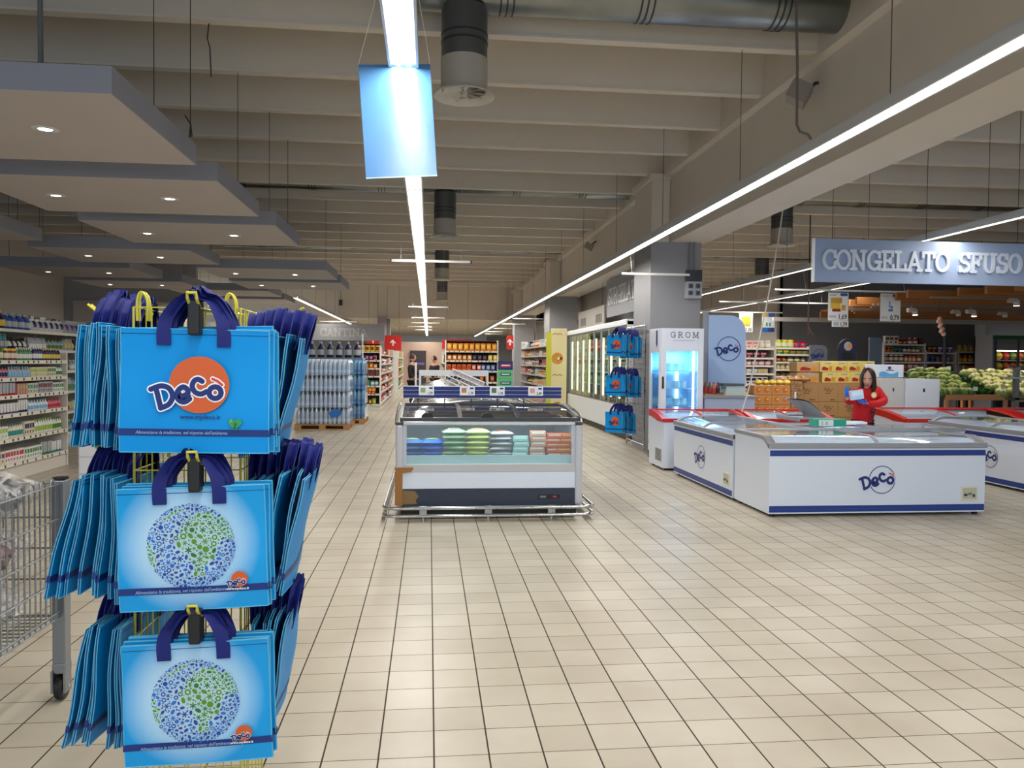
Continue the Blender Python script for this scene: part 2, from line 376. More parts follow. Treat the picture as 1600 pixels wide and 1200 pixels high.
struct(MB().box(-14, -5, 5.5, 26, 36, 5.62, M_CREAM), 'ceiling_slab')
# ribs of the concrete roof: one object each, cut at the long beam
RIBS = [5.25, 6.6, 7.93, 9.28, 10.65, 12.0, 13.37, 14.9, 16.3, 17.65, 19.05, 20.35, 21.7, 23.1, 24.3, 25.7, 27.1, 28.5, 29.9, 31.3, 32.7, 34.1]
RIBS = [-2.9, -1.5, -.15, 1.2, 2.55, 3.9]+RIBS
for i, y in enumerate(RIBS):
    m = MB().prism([(y-.05, CZ), (y+.05, CZ), (y+.2, 5.5), (y-.2, 5.5)], 'x', -14, 4.0, M_CREAM)
    m.box(-14, y-.062, CZ-.004, 4.0, y+.062, CZ+.022, M_RIBLIT)
    struct(m, 'ceiling_rib_west')
    m = MB().prism([(y-.05, CZ), (y+.05, CZ), (y+.2, 5.5), (y-.2, 5.5)], 'x', 4.85, 26, M_CREAM)
    m.box(4.85, y-.062, CZ-.004, 26, y+.062, CZ+.022, M_RIBLIT)
    struct(m, 'ceiling_rib_east')
struct(MB().box(4.1, -5, 3.63, 4.75, 36, 4.95, M_CREAM).box(3.98, -5, 4.74, 4.86, 36, 5.5, M_CREAM), 'ceiling_beam')
for i, (py, ln) in enumerate([(13.2, 1.1), (24.6, 1.1), (34.8, 1.0)]):
    m = MB().box(3.77, py, 0, 4.66, py+ln, 3.63, M_GREY).box(3.77, py, 3.63, 4.09, py+ln, 4.7, M_CREAM)
    m.box(3.72, py-.05, 4.68, 4.09, py+ln+.05, 4.78, M_CREAM)
    struct(m, 'trim_pillar_%d' % (i+1))
struct(MB().box(-2.3, 35.4, 0, -1.95, 36.2, 3.5, M_GREY), 'trim_pillar_4')
struct(MB().box(-2.1, 36.4, 0, -1.8, 37.2, 3.46, M_GREY), 'trim_pillar_5')
# far end: a lower tiled ceiling behind a drop
struct(MB().box(-14, 36, 3.46, 26, 36.2, 5.6, M_CREAM), 'wall_soffit')
lc = MB().box(-14, 36.2, 3.46, 26, 62, 3.5, M_TILE)
for k in range(40): lc.box(-14+k, 36.2, 3.452, -13.97+k, 62, 3.461, M_CREAM)
for k in range(16): lc.box(-14, 37+k*1.6, 3.452, 26, 37.03+k*1.6, 3.461, M_CREAM)
struct(lc, 'ceiling_lowered')
struct(MB().box(-14, 60, 0, 26, 60.2, 3.5, M_PALE), 'wall_north')
M_BAND = mat((190, 196, 204), .5)
M_PINK = noisy('pinkish_wall', (196, 168, 150), (206, 180, 160), 2, .7)
struct(MB().box(-3.4, 57.8, 2.95, 4.2, 58, 3.44, M_BAND).box(-3.4, 57.7, 2.6, 4.2, 58, 2.9, M_BAND), 'trim_window_band')  # pale bands standing in for the bright far windows
struct(MB().box(-2.6, 50, 0, 2.5, 50.15, 2.75, M_PINK), 'wall_partition')
struct(MB().box(-11.6, -5, 0, -11.4, 30, 5.5, M_WESTW), 'wall_west')
struct(MB().box(-11.4, 26, 0, -7.4, 26.2, 5.5, M_GREY).box(-11.1, 25.93, 0, -7.4, 26.02, 3.35, M_PALE), 'wall_west_end')
# east side: beige wall, dark wall and the cooler recess
struct(MB().box(4.9, 36, 0, 14, 36.2, 5.5, M_PALE), 'wall_north_east')
struct(MB().box(12.0, 26, 0, 26, 26.2, 5.5, M_DKGREY), 'wall_east_end')
struct(MB().box(11.9, 26, 0, 12.1, 36, 5.5, M_PALE), 'wall_east_return')
struct(MB().box(25.5, -5, 0, 25.7, 30, 5.5, M_GREY), 'wall_east')
struct(MB().box(4.95, 14.6, 0, 5.1, 23.5, 3.0, M_GREY).box(4.95, 14.6, 3.0, 5.1, 34, 5.5, M_PALE), 'wall_behind_freezers')
struct(MB().box(-13, 30.2, 2.3, -1.7, 30.4, 2.92, M_DKGREY), 'wall_cellar_fascia')
cb = slab('CA', .30, 30.19, mat((156, 154, 150), .5), -4.1, 2.45, wd=.14)
cb2 = slab('NTINA', .30, 30.19, mat((156, 154, 150), .5), -3.58, 2.45, wd=.14)
o = cb; o.add(cb2.v, cb2.f, cb2.ms[0])
tag(o.base('cellar_sign_letters'), 'grey capital letters spelling CANTINA on the far dark fascia', 'sign letters')
# ------------------------------------------------------------------ air ducts
M_BAND2 = mat((70, 74, 76), .4, .6)
def duct(y, x0, x1, label, r=.2, z=5.04):
    t = T('air_duct', label, 'air duct', ((x0+x1)/2, y, z-r))
    m = MB()
    m.tube([(x0, y, z), (x1, y, z)], r, M_GALV, 24); m.build('duct_pipe', t, 60, world=True)
    x = x0+1.1
    while x < x1-.3:
        b = MB()
        for d in (-.06, 0, .06): b.tube([(x+d-.008, y, z), (x+d+.008, y, z)], r+.008, M_BAND2, 24)
        b.build('joint_band', t, 60, world=True); x += 1.32
    return t
duct(7.45, -.4, 4.02, 'large shiny galvanised air duct nearest the camera at top', .24, 5.06)
duct(15.6, -6, 3.98, 'galvanised air duct between ribs above the second drop vent')
duct(23.8, -6, 3.98, 'galvanised air duct between ribs above the third drop vent')
duct(31.9, -4, 3.98, 'farthest galvanised air duct before the ceiling drop')
duct(15.6, 5.13, 22, 'galvanised air duct on right of the long beam')
duct(23.8, 5.13, 22, 'rear galvanised air duct on right of the long beam')
def drop(x, y, label, z0=4.0, r=.215, top=4.86):
    t = T('drop_vent', label, 'ceiling vent', (x, y, z0), 0, 'round drop vents with propeller diffusers')
    m = MB().lathe([(r, .32), (r, top-z0)], M_DUCTDK, 24)
    m.lathe([(r+.006, .47), (r+.006, .49)], M_BAND2, 24).lathe([(r+.006, .54), (r+.006, .56)], M_BAND2, 24); m.build('pipe', t, 40)
    MB().lathe([(r, .05), (r+.004, .05), (r+.004, .33), (r, .33)], mat((178, 172, 162), .5), 24).build('collar', t, 40)
    wm = mat((205, 200, 190), .5)
    f = MB()
    for a in range(32):
        a0, a1 = a*2*PI/32, (a+1)*2*PI/32
        f.add([(math.cos(q)*rr, math.sin(q)*rr, z) for q in (a0, a1) for rr, z in ((r-.005, .06), (r+.07, .0), (r+.07, -.012), (r-.005, .04))],
              [(0, 4, 5, 1), (1, 5, 6, 2), (2, 6, 7, 3), (3, 7, 4, 0)], wm)
    f.build('flange', t, 40)
    b = MB().lathe([(.03, .0), (.03, .05)], wm, 10)
    for k in range(9):
        a = k*2*PI/9; da = .26
        p = [(math.cos(a)*.03, math.sin(a)*.03, .03), (math.cos(a-da)*(r-.01), math.sin(a-da)*(r-.01), .0), (math.cos(a+da)*(r-.01), math.sin(a+da)*(r-.01), .07)]
        b.add(p+[(x_, y_, z_+.004) for x_, y_, z_ in p], [(0, 1, 2), (5, 4, 3), (0, 3, 4, 1), (1, 4, 5, 2), (2, 5, 3, 0)], wm)
    b.build('blades', t)
    MB().lathe([(r-.01, .12), (r-.01, .13)], M_BLACK, 24).build('duct_throat', t)
drop(.31, 7.45, 'large drop vent nearest the camera right of the hanging blue sheet', 4.04, top=4.84)
drop(.29, 15.6, 'second drop vent along the centre lights')
drop(.36, 23.8, 'third drop vent along the centre lights', top=4.86)
drop(.5, 31.9, 'farthest drop vent along the centre lights', top=4.86)
drop(7.21, 15.6, 'nearer drop vent right of the long beam')
drop(10.37, 23.8, 'farther drop vent right of the long beam')
# ------------------------------------------------------------------ suspended tube lights
def tube_row(x, ys, label, wdt=.14, tubes=2, cables=True, z=LIGHT_Z, group='rows of tube lights'):
    t = T('tube_light_row', label, 'tube light', (x, ys[0], z-.06), 0, group)
    L = ys[-1]-ys[0]
    h = MB().box(-wdt/2-.012, 0, .06, wdt/2+.012, L, .095, mat((200, 202, 205), .35)).box(-wdt/2-.02, 0, .0, -wdt/2-.006, L, .08, mat((200, 202, 205), .35)).box(wdt/2+.006, 0, .0, wdt/2+.02, L, .08, mat((200, 202, 205), .35))
    h.build('housing', t)
    for a, b in zip(ys, ys[1:]):
        m = MB()
        for k in range(tubes):
            xx = (k-(tubes-1)/2)*.06
            m.tube([(xx, a-ys[0]+.02, .028), (xx, b-ys[0]-.02, .028)], .019 if tubes > 1 else (.036 if wdt > .09 else .026), M_TUBE, 8)
        m.build('tube', t)
        MB().box(-wdt/2, a-ys[0]-.02, .015, wdt/2, a-ys[0]+.02, .06, mat((210, 208, 200), .4)).build('tube_holder', t)
    if cables:
        y = ys[0]+1.0
        c = 0
        while y < ys[-1] and c < 12:
            rb = min(RIBS, key=lambda q: abs(q-y))
            if rb <= ys[0]: y += 1.3; continue
            MB().tube([(0, rb-ys[0], .09), (0, rb-ys[0], CZ-z+.06)], .0035, M_WIRE, 5).build('cable', t); y = rb+2.75; c += 1
    return t
def seq(a, b, s): 
    r = [a]
    while r[-1]+s <= b+.01: r.append(r[-1]+s)
    return r
tube_row(-.165, seq(1.75, 56, 1.64), 'long double tube light row running down the middle aisle')
tube_row(3.2, seq(1.65, 56, 1.64), 'long single tube light row beside the big ceiling beam', .1, 1)
tube_row(-3.84, seq(23.2, 49, 1.64), 'tube light row ending left of the centre above the water bottles', .1, 2)
tube_row(-7.3, seq(27.2, 33.2, 1.64), 'short tube light row behind the yellow wire stand top', .1, 2)
tube_row(7.0, seq(8.0, 35.6, 1.64), 'tube light row passing behind the CONGELATO SFUSO sign', .06, 1)
tube_row(9.45, seq(16, 35.6, 1.64), 'tube light row right of the one behind the blue-grey sign', .06, 1)
tube_row(-3.84, seq(-4, 3, 1.64), 'tube light row above and behind the camera at left', .1, 2)
tube_row(7.0, seq(-3, 4, 1.64), 'tube light row above and behind the camera at right', .06, 1)
for o in list(bpy.data.objects):
    if o.get('label', '').find('behind the camera') >= 0: pass
# cross rods that carry price posters
def rod(x0, x1, y, z, label, hang=.26, wx=None):
    t = T('price_rod', label, 'hanging rod', ((x0+x1)/2, y, z-.02), 0, 'white rods hung across the aisles')
    h = (x1-x0)/2
    MB().box(-h, -.014, 0, h, .014, .035, mat((232, 230, 226), .35)).build('rod', t)
    for s in (-1, 1): MB().box(s*h-.012, -.018, -.004, s*h+.012, .018, .04, M_DARK).build('end_cap', t)
    ry = min(RIBS, key=lambda q: abs(q-y))-y if y < 36 else 0
    for xx in (wx if wx else (-h*.75, h*.75)): MB().tube([(xx, 0, .03), (xx, ry, (CZ if y < 36 else 3.46)-z+.02)], .003, mat((200, 198, 190), .5), 5).build('hanger', t)
rod(-.6, .64, 12.3, 3.1, 'white rod nearest the camera crossing the centre light row')
for i, (l, r, y) in enumerate([(637, 702, 479), (642, 696, 496), (642, 688, 504), (636, 676, 510), (648, 676, 515)]):
    a, b = atz(l, y, 3.1), atz(r, y, 3.1)
    rod(a.x, b.x, a.y, 3.1, 'white rod crossing the centre light row, %s one behind the nearest' % ['first', 'second', 'third', 'fourth', 'fifth'][i], .2)
for i, (l, r, y) in enumerate([(800, 851, 497.5), (783, 824, 506), (771, 809, 513), (758, 787, 518), (757, 787, 521.5)]):
    a, b = atz(l, y, 3.1), atz(r, y, 3.1)
    rod(a.x, b.x, a.y, 3.1, 'white rod crossing the light row at the beam, %s from the camera' % ['second', 'third', 'fourth', 'fifth', 'sixth'][i], .2)
a, b = aty(970, 427, 12.7), aty(1086, 430, 12.7)
rod(a.x, 4.3, 12.7, a.z, 'white rod crossing in front of the grey pillar', .35, (-.4,))
for l, r, y in [(510, 556, 502), (510, 555, 514)]:
    a, b = atz(l-12, y, 3.1), atz(r, y, 3.1)
    rod(a.x, b.x, a.y, 3.1, 'white rod over the left aisle, %s of two near the water bottles' % ('nearer' if y == 502 else 'farther'), .2)
RODS = {}
for k, (l, r, yl, yr, lab) in dict(a=(1210, 1467, 452, 458, 'long white rod holding the 1,69 and 0,79 posters'), b=(1123, 1340, 471, 473.5, 'white rod behind the 1,69 poster rod'), c=(1060, 1228, 486, 488, 'white rod holding the 1,00 posters above the far shelves')).items():
    a, b = atz(l, yl, 3.1), atz(r, yr, 3.1)
    RODS[k] = (a.x, b.x, a.y); rod(a.x, b.x, a.y, 3.1, lab, .24, (-.35*(b.x-a.x)*.9, .3*(b.x-a.x)*.9))
# ------------------------------------------------------------------ suspended panels
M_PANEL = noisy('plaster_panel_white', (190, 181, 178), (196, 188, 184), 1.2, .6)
M_PANELEDGE = noisy('panel_edge_daylit', (150, 152, 164), (156, 158, 168), 1.2, .55)  # cool edge tone with the bluish daylight painted in
M_SPOT = emission('downlight_glow', (255, 244, 228), 28)
panel_proto = None
def panel(x1, y0, label, w_=2.45, d=1.9, spots=((.52, .95), (1.7, .95))):
    t = T('ceiling_panel', label, 'ceiling panel', (x1-w_, y0, 3.3), 0, 'floating white ceiling panels')
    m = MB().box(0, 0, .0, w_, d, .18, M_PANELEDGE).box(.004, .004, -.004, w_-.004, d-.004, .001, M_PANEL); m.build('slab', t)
    for sx, sy in spots:
        sp = MB(); n = 24
        for r0, r1, z0, z1, mt in ((.056, .095, -.01, -.004, M_WHITE), (.0, .05, -.006, -.006, M_SPOT), (.05, .058, -.006, -.012, M_STEEL)):
            for q in range(n):
                a0, a1 = q*2*PI/n, (q+1)*2*PI/n
                sp.add([(sx+math.cos(a)*rr, sy+math.sin(a)*rr, z) for a, rr, z in ((a0, r0, z0), (a1, r0, z0), (a1, r1, z1), (a0, r1, z1))], [(0, 1, 2, 3)], mt)
        sp.build('downlight', t)
    inr = [q for q in RIBS if y0+.04 < q < y0+d-.04]
    for cx in (.1, w_-.1):
        for q in (inr[0], inr[-1])[:len(set(inr))]: MB().tube([(cx, q-y0, .18), (cx, q-y0, CZ-3.3)], .004, M_WIRE, 5).build('cable', t)
    return t
panel(-2.1, 5.5, 'large ceiling panel with daylight-tinted edge nearest the camera at top left', spots=((.42, .9), (1.62, .9)))
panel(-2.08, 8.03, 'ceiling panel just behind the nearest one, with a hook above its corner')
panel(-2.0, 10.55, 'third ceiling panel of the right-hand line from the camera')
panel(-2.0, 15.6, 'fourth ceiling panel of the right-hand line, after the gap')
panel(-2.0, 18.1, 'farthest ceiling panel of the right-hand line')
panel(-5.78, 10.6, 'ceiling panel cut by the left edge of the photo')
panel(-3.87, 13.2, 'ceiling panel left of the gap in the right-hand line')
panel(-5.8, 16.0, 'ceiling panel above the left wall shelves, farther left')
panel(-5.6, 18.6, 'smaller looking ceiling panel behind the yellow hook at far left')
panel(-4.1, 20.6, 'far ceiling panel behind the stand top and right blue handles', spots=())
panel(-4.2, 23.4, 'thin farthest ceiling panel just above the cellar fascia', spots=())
for x, y in ((-3.5, 6.4), (-2.7, 9.0), (-3.8, 9.0)):
    L = bpy.data.lights.new('downlight_beam', 'SPOT'); L.energy = 35; L.spot_size = 1.6; L.color = (1, .9, .78); L.shadow_soft_size = .05
    o = bpy.data.objects.new('downlight_beam', L); COL.objects.link(o); o.location = (x, y, 3.27)
# loose hook wires and conduits
m = MB().tube([aty(326.3, 37, 7.93), aty(324, 60, 7.93), aty(328, 75, 7.93), aty(330, 120, 7.93)], .006, M_WIRE, 6); tag(m.base('hook_wire'), 'dark knotted wire with a hook above the second panel', 'hook')
m = MB().tube([aty(297.5, 0, 7.0), aty(297.5, 215, 7.0)], .004, M_WIRE, 5).tube([aty(289, 180, 7.0), aty(298, 194, 7.0), aty(296, 214, 7.0), aty(300, 214, 7.0), aty(298, 196, 7.0)], .006, M_WIRE, 5); tag(m.base('hook_wire'), 'long loose ceiling wire ending in a loop beside the nearest panel', 'hook')
m = MB().tube([(-2.6, 5.62, 3.49), (-2.6, 5.62, 4.82)], .018, mat((96, 100, 104), .4), 8); tag(m.base('conduit'), 'thick grey conduit rising from the nearest ceiling panel', 'conduit')
c = [aty(1244, 0, 6.9), aty(1246, 100, 6.9), aty(1245, 195, 6.9), aty(1250, 206, 6.9), aty(1262, 210, 6.9), aty(1268, 218, 6.9)]
c[0].z = 4.82 if c[0].z < 4.82 else c[0].z
m = MB().tube(c, .013, mat((110, 100, 92), .5), 8); tag(m.base('power_cable'), 'grey power cable dropping from the duct to the beam light row', 'cable')
# small box loudspeaker on the beam
def beam_speaker(y, label, s=1.):
    t = T('loudspeaker', label, 'loudspeaker', (4.035, y, 4.42), 0, 'small loudspeakers on the big beam')
    R3 = Matrix.Rotation(-.45, 3, 'Z')@Matrix.Rotation(.5, 3, 'Y'); ax = [R3@Vector(v) for v in ((1, 0, 0), (0, 1, 0), (0, 0, 1))]
    MB().obox((-.15*s, 0, .0), ax, (.1*s, .14*s, .1*s), mat((150, 142, 132), .5)).build('case', t)
    MB().obox(tuple(Vector((-.15*s, 0, 0))-ax[0]*.104*s), ax, (.005, .125*s, .085*s), mat((176, 168, 158), .7)).build('grille', t)
    MB().tube([(-.08*s, 0, .03), (.03, 0, .12), (.06, 0, .12)], .018, M_DARK, 8).build('bracket', t)
beam_speaker(8.05, 'square grey loudspeaker on the beam near the duct end')
beam_speaker(19.2, 'tiny dark loudspeaker on the beam farther down the hall', .8)
m = MB().box(-4.02, 35.7, 4.0, -3.88, 35.9, 4.25, M_DARK).tube([(-3.95, 35.8, 4.2), (-3.95, 35.8, 5.4)], .01, M_DARK, 6); tag(m.base('loudspeaker'), 'small dark speaker hanging before the far ceiling drop', 'loudspeaker')
# ================================================================== shopping bags
M_BAGF = mat((4, 144, 220), .5, name='bag_cyan', spec=.25)
M_BAGSHADE = mat((6, 58, 104), .45, name='bag_side_shaded')  # darker blue with the shade between hung bags put into it
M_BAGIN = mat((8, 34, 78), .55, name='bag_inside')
M_BAGE = mat((84, 178, 218), .4, name='bag_piping')
M_BAGNAVY = mat((14, 46, 118), .45, name='bag_band')
M_STRAP = noisy('navy_webbing', (10, 20, 92), (16, 30, 116), 60, .65, .1)
M_ORANGE = mat((206, 90, 34), .45, name='orange_print')
M_HALO = grad_mat('halo_print', (206, 234, 246), (10, 152, 220), -.012, .185, .085, .2)
M_WHITEP = mat((240, 244, 248), .5, name='white_print')
M_GREENP = mat((52, 150, 84), .4, name='green_print')
M_DGREEN = mat((20, 96, 60), .4)
BW, BH = .405, .345
# a bag hangs in its own xz plane, facing -y; origin at middle of the lower edge
def strap(pts, wd, side):                                 # flat webbing through pts, width along side vector(s)
    m = MB(); sd = [Vector(s) for s in side]; P = [Vector(p) for p in pts]
    vs = []; fs = []
    for p, s in zip(P, sd):
        s = s.normalized()*wd/2; n = Vector((0, -.0016, 0))
        vs += [p-s+n, p+s+n, p+s-n, p-s-n]
    for i in range(len(P)-1):
        a, b = i*4, (i+1)*4
        for q in range(4): fs.append((a+q, a+(q+1) % 4, b+(q+1) % 4, b+q))
    fs += [(3, 2, 1, 0), tuple(len(P)*4-4+q for q in range(4))]
    return m.add(vs, fs, M_STRAP)
def smooth_pts(pts, n=4):
    P = [Vector(p) for p in pts]; out = []
    for i in range(len(P)-1):
        p0, p1, p2, p3 = P[max(i-1, 0)], P[i], P[i+1], P[min(i+2, len(P)-1)]
        for k in range(n):
            t = k/n; out.append(.5*((2*p1)+(p2-p0)*t+(2*p0-5*p1+4*p2-p3)*t*t+(3*p1-p0-3*p2+p3)*t**3))
    out.append(P[-1]); return out
def handle_strap(y, peak, seed, lean=0.):
    rnd = random.Random(seed); pts = []; side = []
    a = BH-.045
    ctrl = [(-.083, y, a), (-.083, y, BH-.002), (-.074, y*.7, BH+.035), (-.04, y*.4, BH+.08), (-.014, 0, peak-.005), (.0+lean, 0, peak+.012), (.014, 0, peak-.005), (.045, y*.4, BH+.08), (.07, y*.7, BH+.035), (.078, y, BH-.002), (.078, y, a-.003)]
    pts = smooth_pts(ctrl, 4); n = len(pts)
    for i, p in enumerate(pts):
        t = i/(n-1); k = abs(t-.5)*2
        twist = (1-k)*1.15+rnd.uniform(-.08, .08)*(1-k)
        sx = Vector((math.cos(twist), math.sin(twist)*(1 if y < 0 else -1), .38*(1-k)*(1 if t < .5 else -1)*(-1)))
        side.append(sx)
    return strap(pts, .037, side)
def bag_body(front, seed=0, wav=.006):
    rnd = random.Random(seed); ph = rnd.uniform(0, 6)
    m = MB(); D = .0065
    def pt(u, v, s):
        x = (u-.5)*BW*(1-.012*v); z = v*BH
        y = s*D/2+wav*math.sin(u*5+ph)*(1-.5*v)+.004*math.sin(v*7+ph*2)
        bow = 0.
        return (x, y-bow, z)
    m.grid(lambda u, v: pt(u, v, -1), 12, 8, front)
    m.grid(lambda u, v: pt(1-u, v, 1), 12, 8, M_BAGSHADE)
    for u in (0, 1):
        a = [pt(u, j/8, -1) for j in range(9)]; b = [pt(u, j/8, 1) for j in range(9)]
        m.add(a+b, [(j, j+1, j+10, j+9) for j in range(8)], M_BAGSHADE)
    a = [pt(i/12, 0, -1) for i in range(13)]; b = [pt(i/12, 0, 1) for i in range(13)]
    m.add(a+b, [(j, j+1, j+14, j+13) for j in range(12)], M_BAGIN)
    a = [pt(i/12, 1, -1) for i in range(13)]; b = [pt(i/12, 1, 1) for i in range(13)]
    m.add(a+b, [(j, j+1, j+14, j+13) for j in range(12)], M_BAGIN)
    e = MB()
    for s in (-1, 1):
        for u in (0, 1): e.tube([pt(u, j/8, s) for j in range(9)], .0015, M_BAGE, 5)
        for v in (0, 1): e.tube([pt(j/12, v, s) for j in range(13)], .0015, M_BAGE, 5)
        e.tube([(pt(j/12, .958, s)[0], pt(j/12, .958, s)[1]-s*-.0004, BH*.958) for j in range(13)], .0009, M_BAGSHADE, 4)
    b = MB()
    def bnd(z0, z1, s, mt):
        b.grid(lambda u, v: (pt(u, 0, s)[0], pt(u, (z0+(z1-z0)*v)/BH, s)[1]+s*.0012, z0+(z1-z0)*v), 12, 1, mt)
    bnd(.047, .0665, -1, M_BAGNAVY); bnd(.047, .0665, 1, M_BAGNAVY)
    for u in (0, 1):
        x, y = pt(u, .15, 0)[:2]
        b.box(x-.001 if u else x-.0035, y-D/2-.0012, .047, x+.0035 if u else x+.001, y+D/2+.0012, .0665, M_BAGNAVY)
    return m, e, b
def globe_print(y):
    m = MB(); rnd = random.Random(11); cx, cz, R_ = .0, .182, .121
    blue = mat((14, 66, 160), .45, name='blue_print'); blue2 = mat((30, 108, 200), .45); grn = mat((84, 140, 30), .45, name='leaf_print'); grn2 = mat((30, 110, 44), .45)
    af = [(-.3, .35), (-.05, .62), (.3, .85), (.75, .6), (.98, .2), (.62, .12), (.5, .05), (.62, -.1), (.35, -.45), (.2, -.72), (.05, -.75), (-.02, -.45), (-.05, -.22), (-.28, -.12), (-.42, .08)]
    am = [(-1, .3), (-.92, .1), (-.8, -.1), (-.72, -.3), (-.82, -.55), (-.95, -.3)]
    ar = [(-.7, .6), (-.3, .9), (.0, .98), (-.3, .75)]
    def inside(x, z, P):
        c = False; j = len(P)-1
        for i in range(len(P)):
            if (P[i][1] > z) != (P[j][1] > z) and x < (P[j][0]-P[i][0])*(z-P[i][1])/(P[j][1]-P[i][1])+P[i][0]: c = not c
            j = i
        return c
    done = []
    for k in range(15000):
        if len(done) > 1250: break
        a = rnd.uniform(0, 2*PI); r = math.sqrt(rnd.random()); x, z = r*math.cos(a), r*math.sin(a)
        s = rnd.choice([.024, .03, .036, .046] if len(done) > 170 else [.062, .08]) * (1-.45*r*r)
        if r+s > 1: continue
        if any((x-p)**2+(z-q)**2 < (s+t)**2*.98 for p, q, t in done): continue
        done.append((x, z, s))
        land = inside(x, z, af) or inside(x, z, am) or inside(x, z, ar)
        mt = rnd.choice([grn, grn, grn2]) if land else rnd.choice([blue, blue, blue2])
        kind = rnd.choice('dlllrs') if s > .028 else rnd.choice('dl'); ro = rnd.uniform(0, PI)
        px, pz, ps = cx+x*R_, cz+z*R_, s*R_
        if kind == 'r':
            stroke(m, [(px+.7*ps*math.cos(q*PI/5), pz+.7*ps*math.sin(q*PI/5)) for q in range(11)], ps*.45, y, mt, disc=0)
        elif kind == 's':
            for q in range(3): an = ro+q*PI/3; stroke(m, [(px-ps*math.cos(an), pz-ps*math.sin(an)), (px+ps*math.cos(an), pz+ps*math.sin(an))], ps*.35, y-.00003*q, mt, disc=0)
        else:
            e_ = 1 if kind == 'd' else .6; n = 8
            pts = []
            for q in range(n):
                an = q*2*PI/n; ux, uz = math.cos(an)*ps, math.sin(an)*ps*e_
                pts.append((px+ux*math.cos(ro)-uz*math.sin(ro), y, pz+ux*math.sin(ro)+uz*math.cos(ro)))
            m.add(pts, [tuple(range(n))], mt)
    return m
SLOGAN = "Alimentiamo la tradizione, nel rispetto dell'ambiente."
def slogan_mb(y, x=-.03): return text_mb(SLOGAN, .0135, mat((150, 178, 222), .5), x, .053, y, shear=.25, xs=.86, ext=.0002)
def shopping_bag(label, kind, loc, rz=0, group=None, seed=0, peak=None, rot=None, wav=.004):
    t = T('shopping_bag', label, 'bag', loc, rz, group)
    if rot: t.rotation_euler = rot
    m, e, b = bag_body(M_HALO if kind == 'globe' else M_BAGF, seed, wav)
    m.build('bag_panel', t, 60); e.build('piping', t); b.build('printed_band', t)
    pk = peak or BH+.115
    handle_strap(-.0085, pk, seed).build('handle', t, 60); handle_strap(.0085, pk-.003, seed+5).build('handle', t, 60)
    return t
YP = -.0165                                                 # prints float a hair in front of the panel waves
def print_logo(t, big=True, y=YP):
    m = MB()
    if big:
        disc(m, .015, .191, .081, y, M_ORANGE, 64, .079); logo(m, .044, .001, .168, y-.0008, M_NAVYT, M_WHITEP, M_PRINTRED)
        m.build('printed_logo', t)
        text_mb('www.mydeco.it', .017, M_NAVYT, .018, .096, y, ext=.0002, offset=.0003).build('printed_address', t)
        h = MB()
        pts = []
        for q in range(40):
            a = q*2*PI/40; pts.append((.112+.00118*16*math.sin(a)**3, y-.0004, .084+.00112*(13*math.cos(a)-5*math.cos(2*a)-2*math.cos(3*a)-math.cos(4*a))))
        h.add(pts, [tuple(range(40))], M_GREENP)
        stroke(h, [(.112, .07), (.112, .086)], .004, y-.0008, M_DGREEN); stroke(h, [(.112, .076), (.119, .084)], .0025, y-.0009, M_DGREEN)
        h.add([(.105, y-.0004, .0665), (.119, y-.0004, .0665), (.1145, y-.0004, .074), (.1095, y-.0004, .074)], [(0, 1, 2, 3)], M_GREENP)
        stroke(h, [(.1, .088), (.103, .094)], .003, y-.0008, mat((130, 200, 120), .4))
        h.build('printed_heart_tree', t)
    else:
        globe_print(y).build('printed_globe', t)
        disc(m, .128, .083, .0225, y-.0004, M_ORANGE, 32); logo(m, .0118, .1235, .0735, y-.0008, M_NAVYT, M_WHITEP, M_PRINTRED); m.build('printed_logo', t)
        text_mb('www.mydeco.it', .0098, M_WHITEP, .122, .0535, y, ext=.0002, offset=.0002).build('printed_address', t)
    slogan_mb(y).build('printed_slogan', t)
# ------------------------------------------------------------------ yellow wire stand
M_YEL = mat((206, 196, 70), .4, .2, name='yellow_wire')
SX, SY, SW = -.71, 2.56, .152
st = T('wire_stand', 'yellow wire display stand loaded with blue shopping bags', 'display stand', (SX, SY, 0))
m = MB()
for i in range(4):
    a = [(-1, -1), (1, -1), (1, 1), (-1, 1)]; (x0, y0), (x1, y1) = a[i], a[(i+1) % 4]
    for k in range(6):
        x = (x0+(x1-x0)*k/6)*SW; y = (y0+(y1-y0)*k/6)*SW
        m.tube([(x, y, .1), (x, y, 1.7)], .0022 if k else .0036, M_YEL, 6)
m.build('cage_wires', st)
m = MB()
for z in [.12+.1*k for k in range(16)]+[1.7]:
    m.tube([(-SW, -SW, z), (SW, -SW, z), (SW, SW, z), (-SW, SW, z)], .0022, M_YEL, 6, closed=True)
m.build('cage_rings', st)
m = MB()
for x in (-.13, .12):
    for d in (0, .022): m.tube(smooth_pts([(x-.012, -SW+d, 1.66), (x-.012, -SW+d, 1.72), (x, -SW+d, 1.745), (x+.016, -SW+d, 1.72), (x+.016, -SW+d, 1.66)], 4), .0035, M_YEL, 6)
m.build('top_loops', st)
m = MB()
for s in ((-1, -1), (1, -1), (1, 1), (-1, 1)):
    m.tube([(s[0]*SW, s[1]*SW, .1), (s[0]*.2, s[1]*.2, .06)], .006, M_YEL, 6)
m.build('base_wire', st)
for s in ((-1, -1), (1, -1), (1, 1), (-1, 1)):
    MB().lathe([(.012, 0), (.024, .01), (.024, .04), (.01, .06)], M_DARK, 12, (s[0]*.2, s[1]*.2, 0)).build('caster', st)
TIER = [1.69, 1.255, .83]
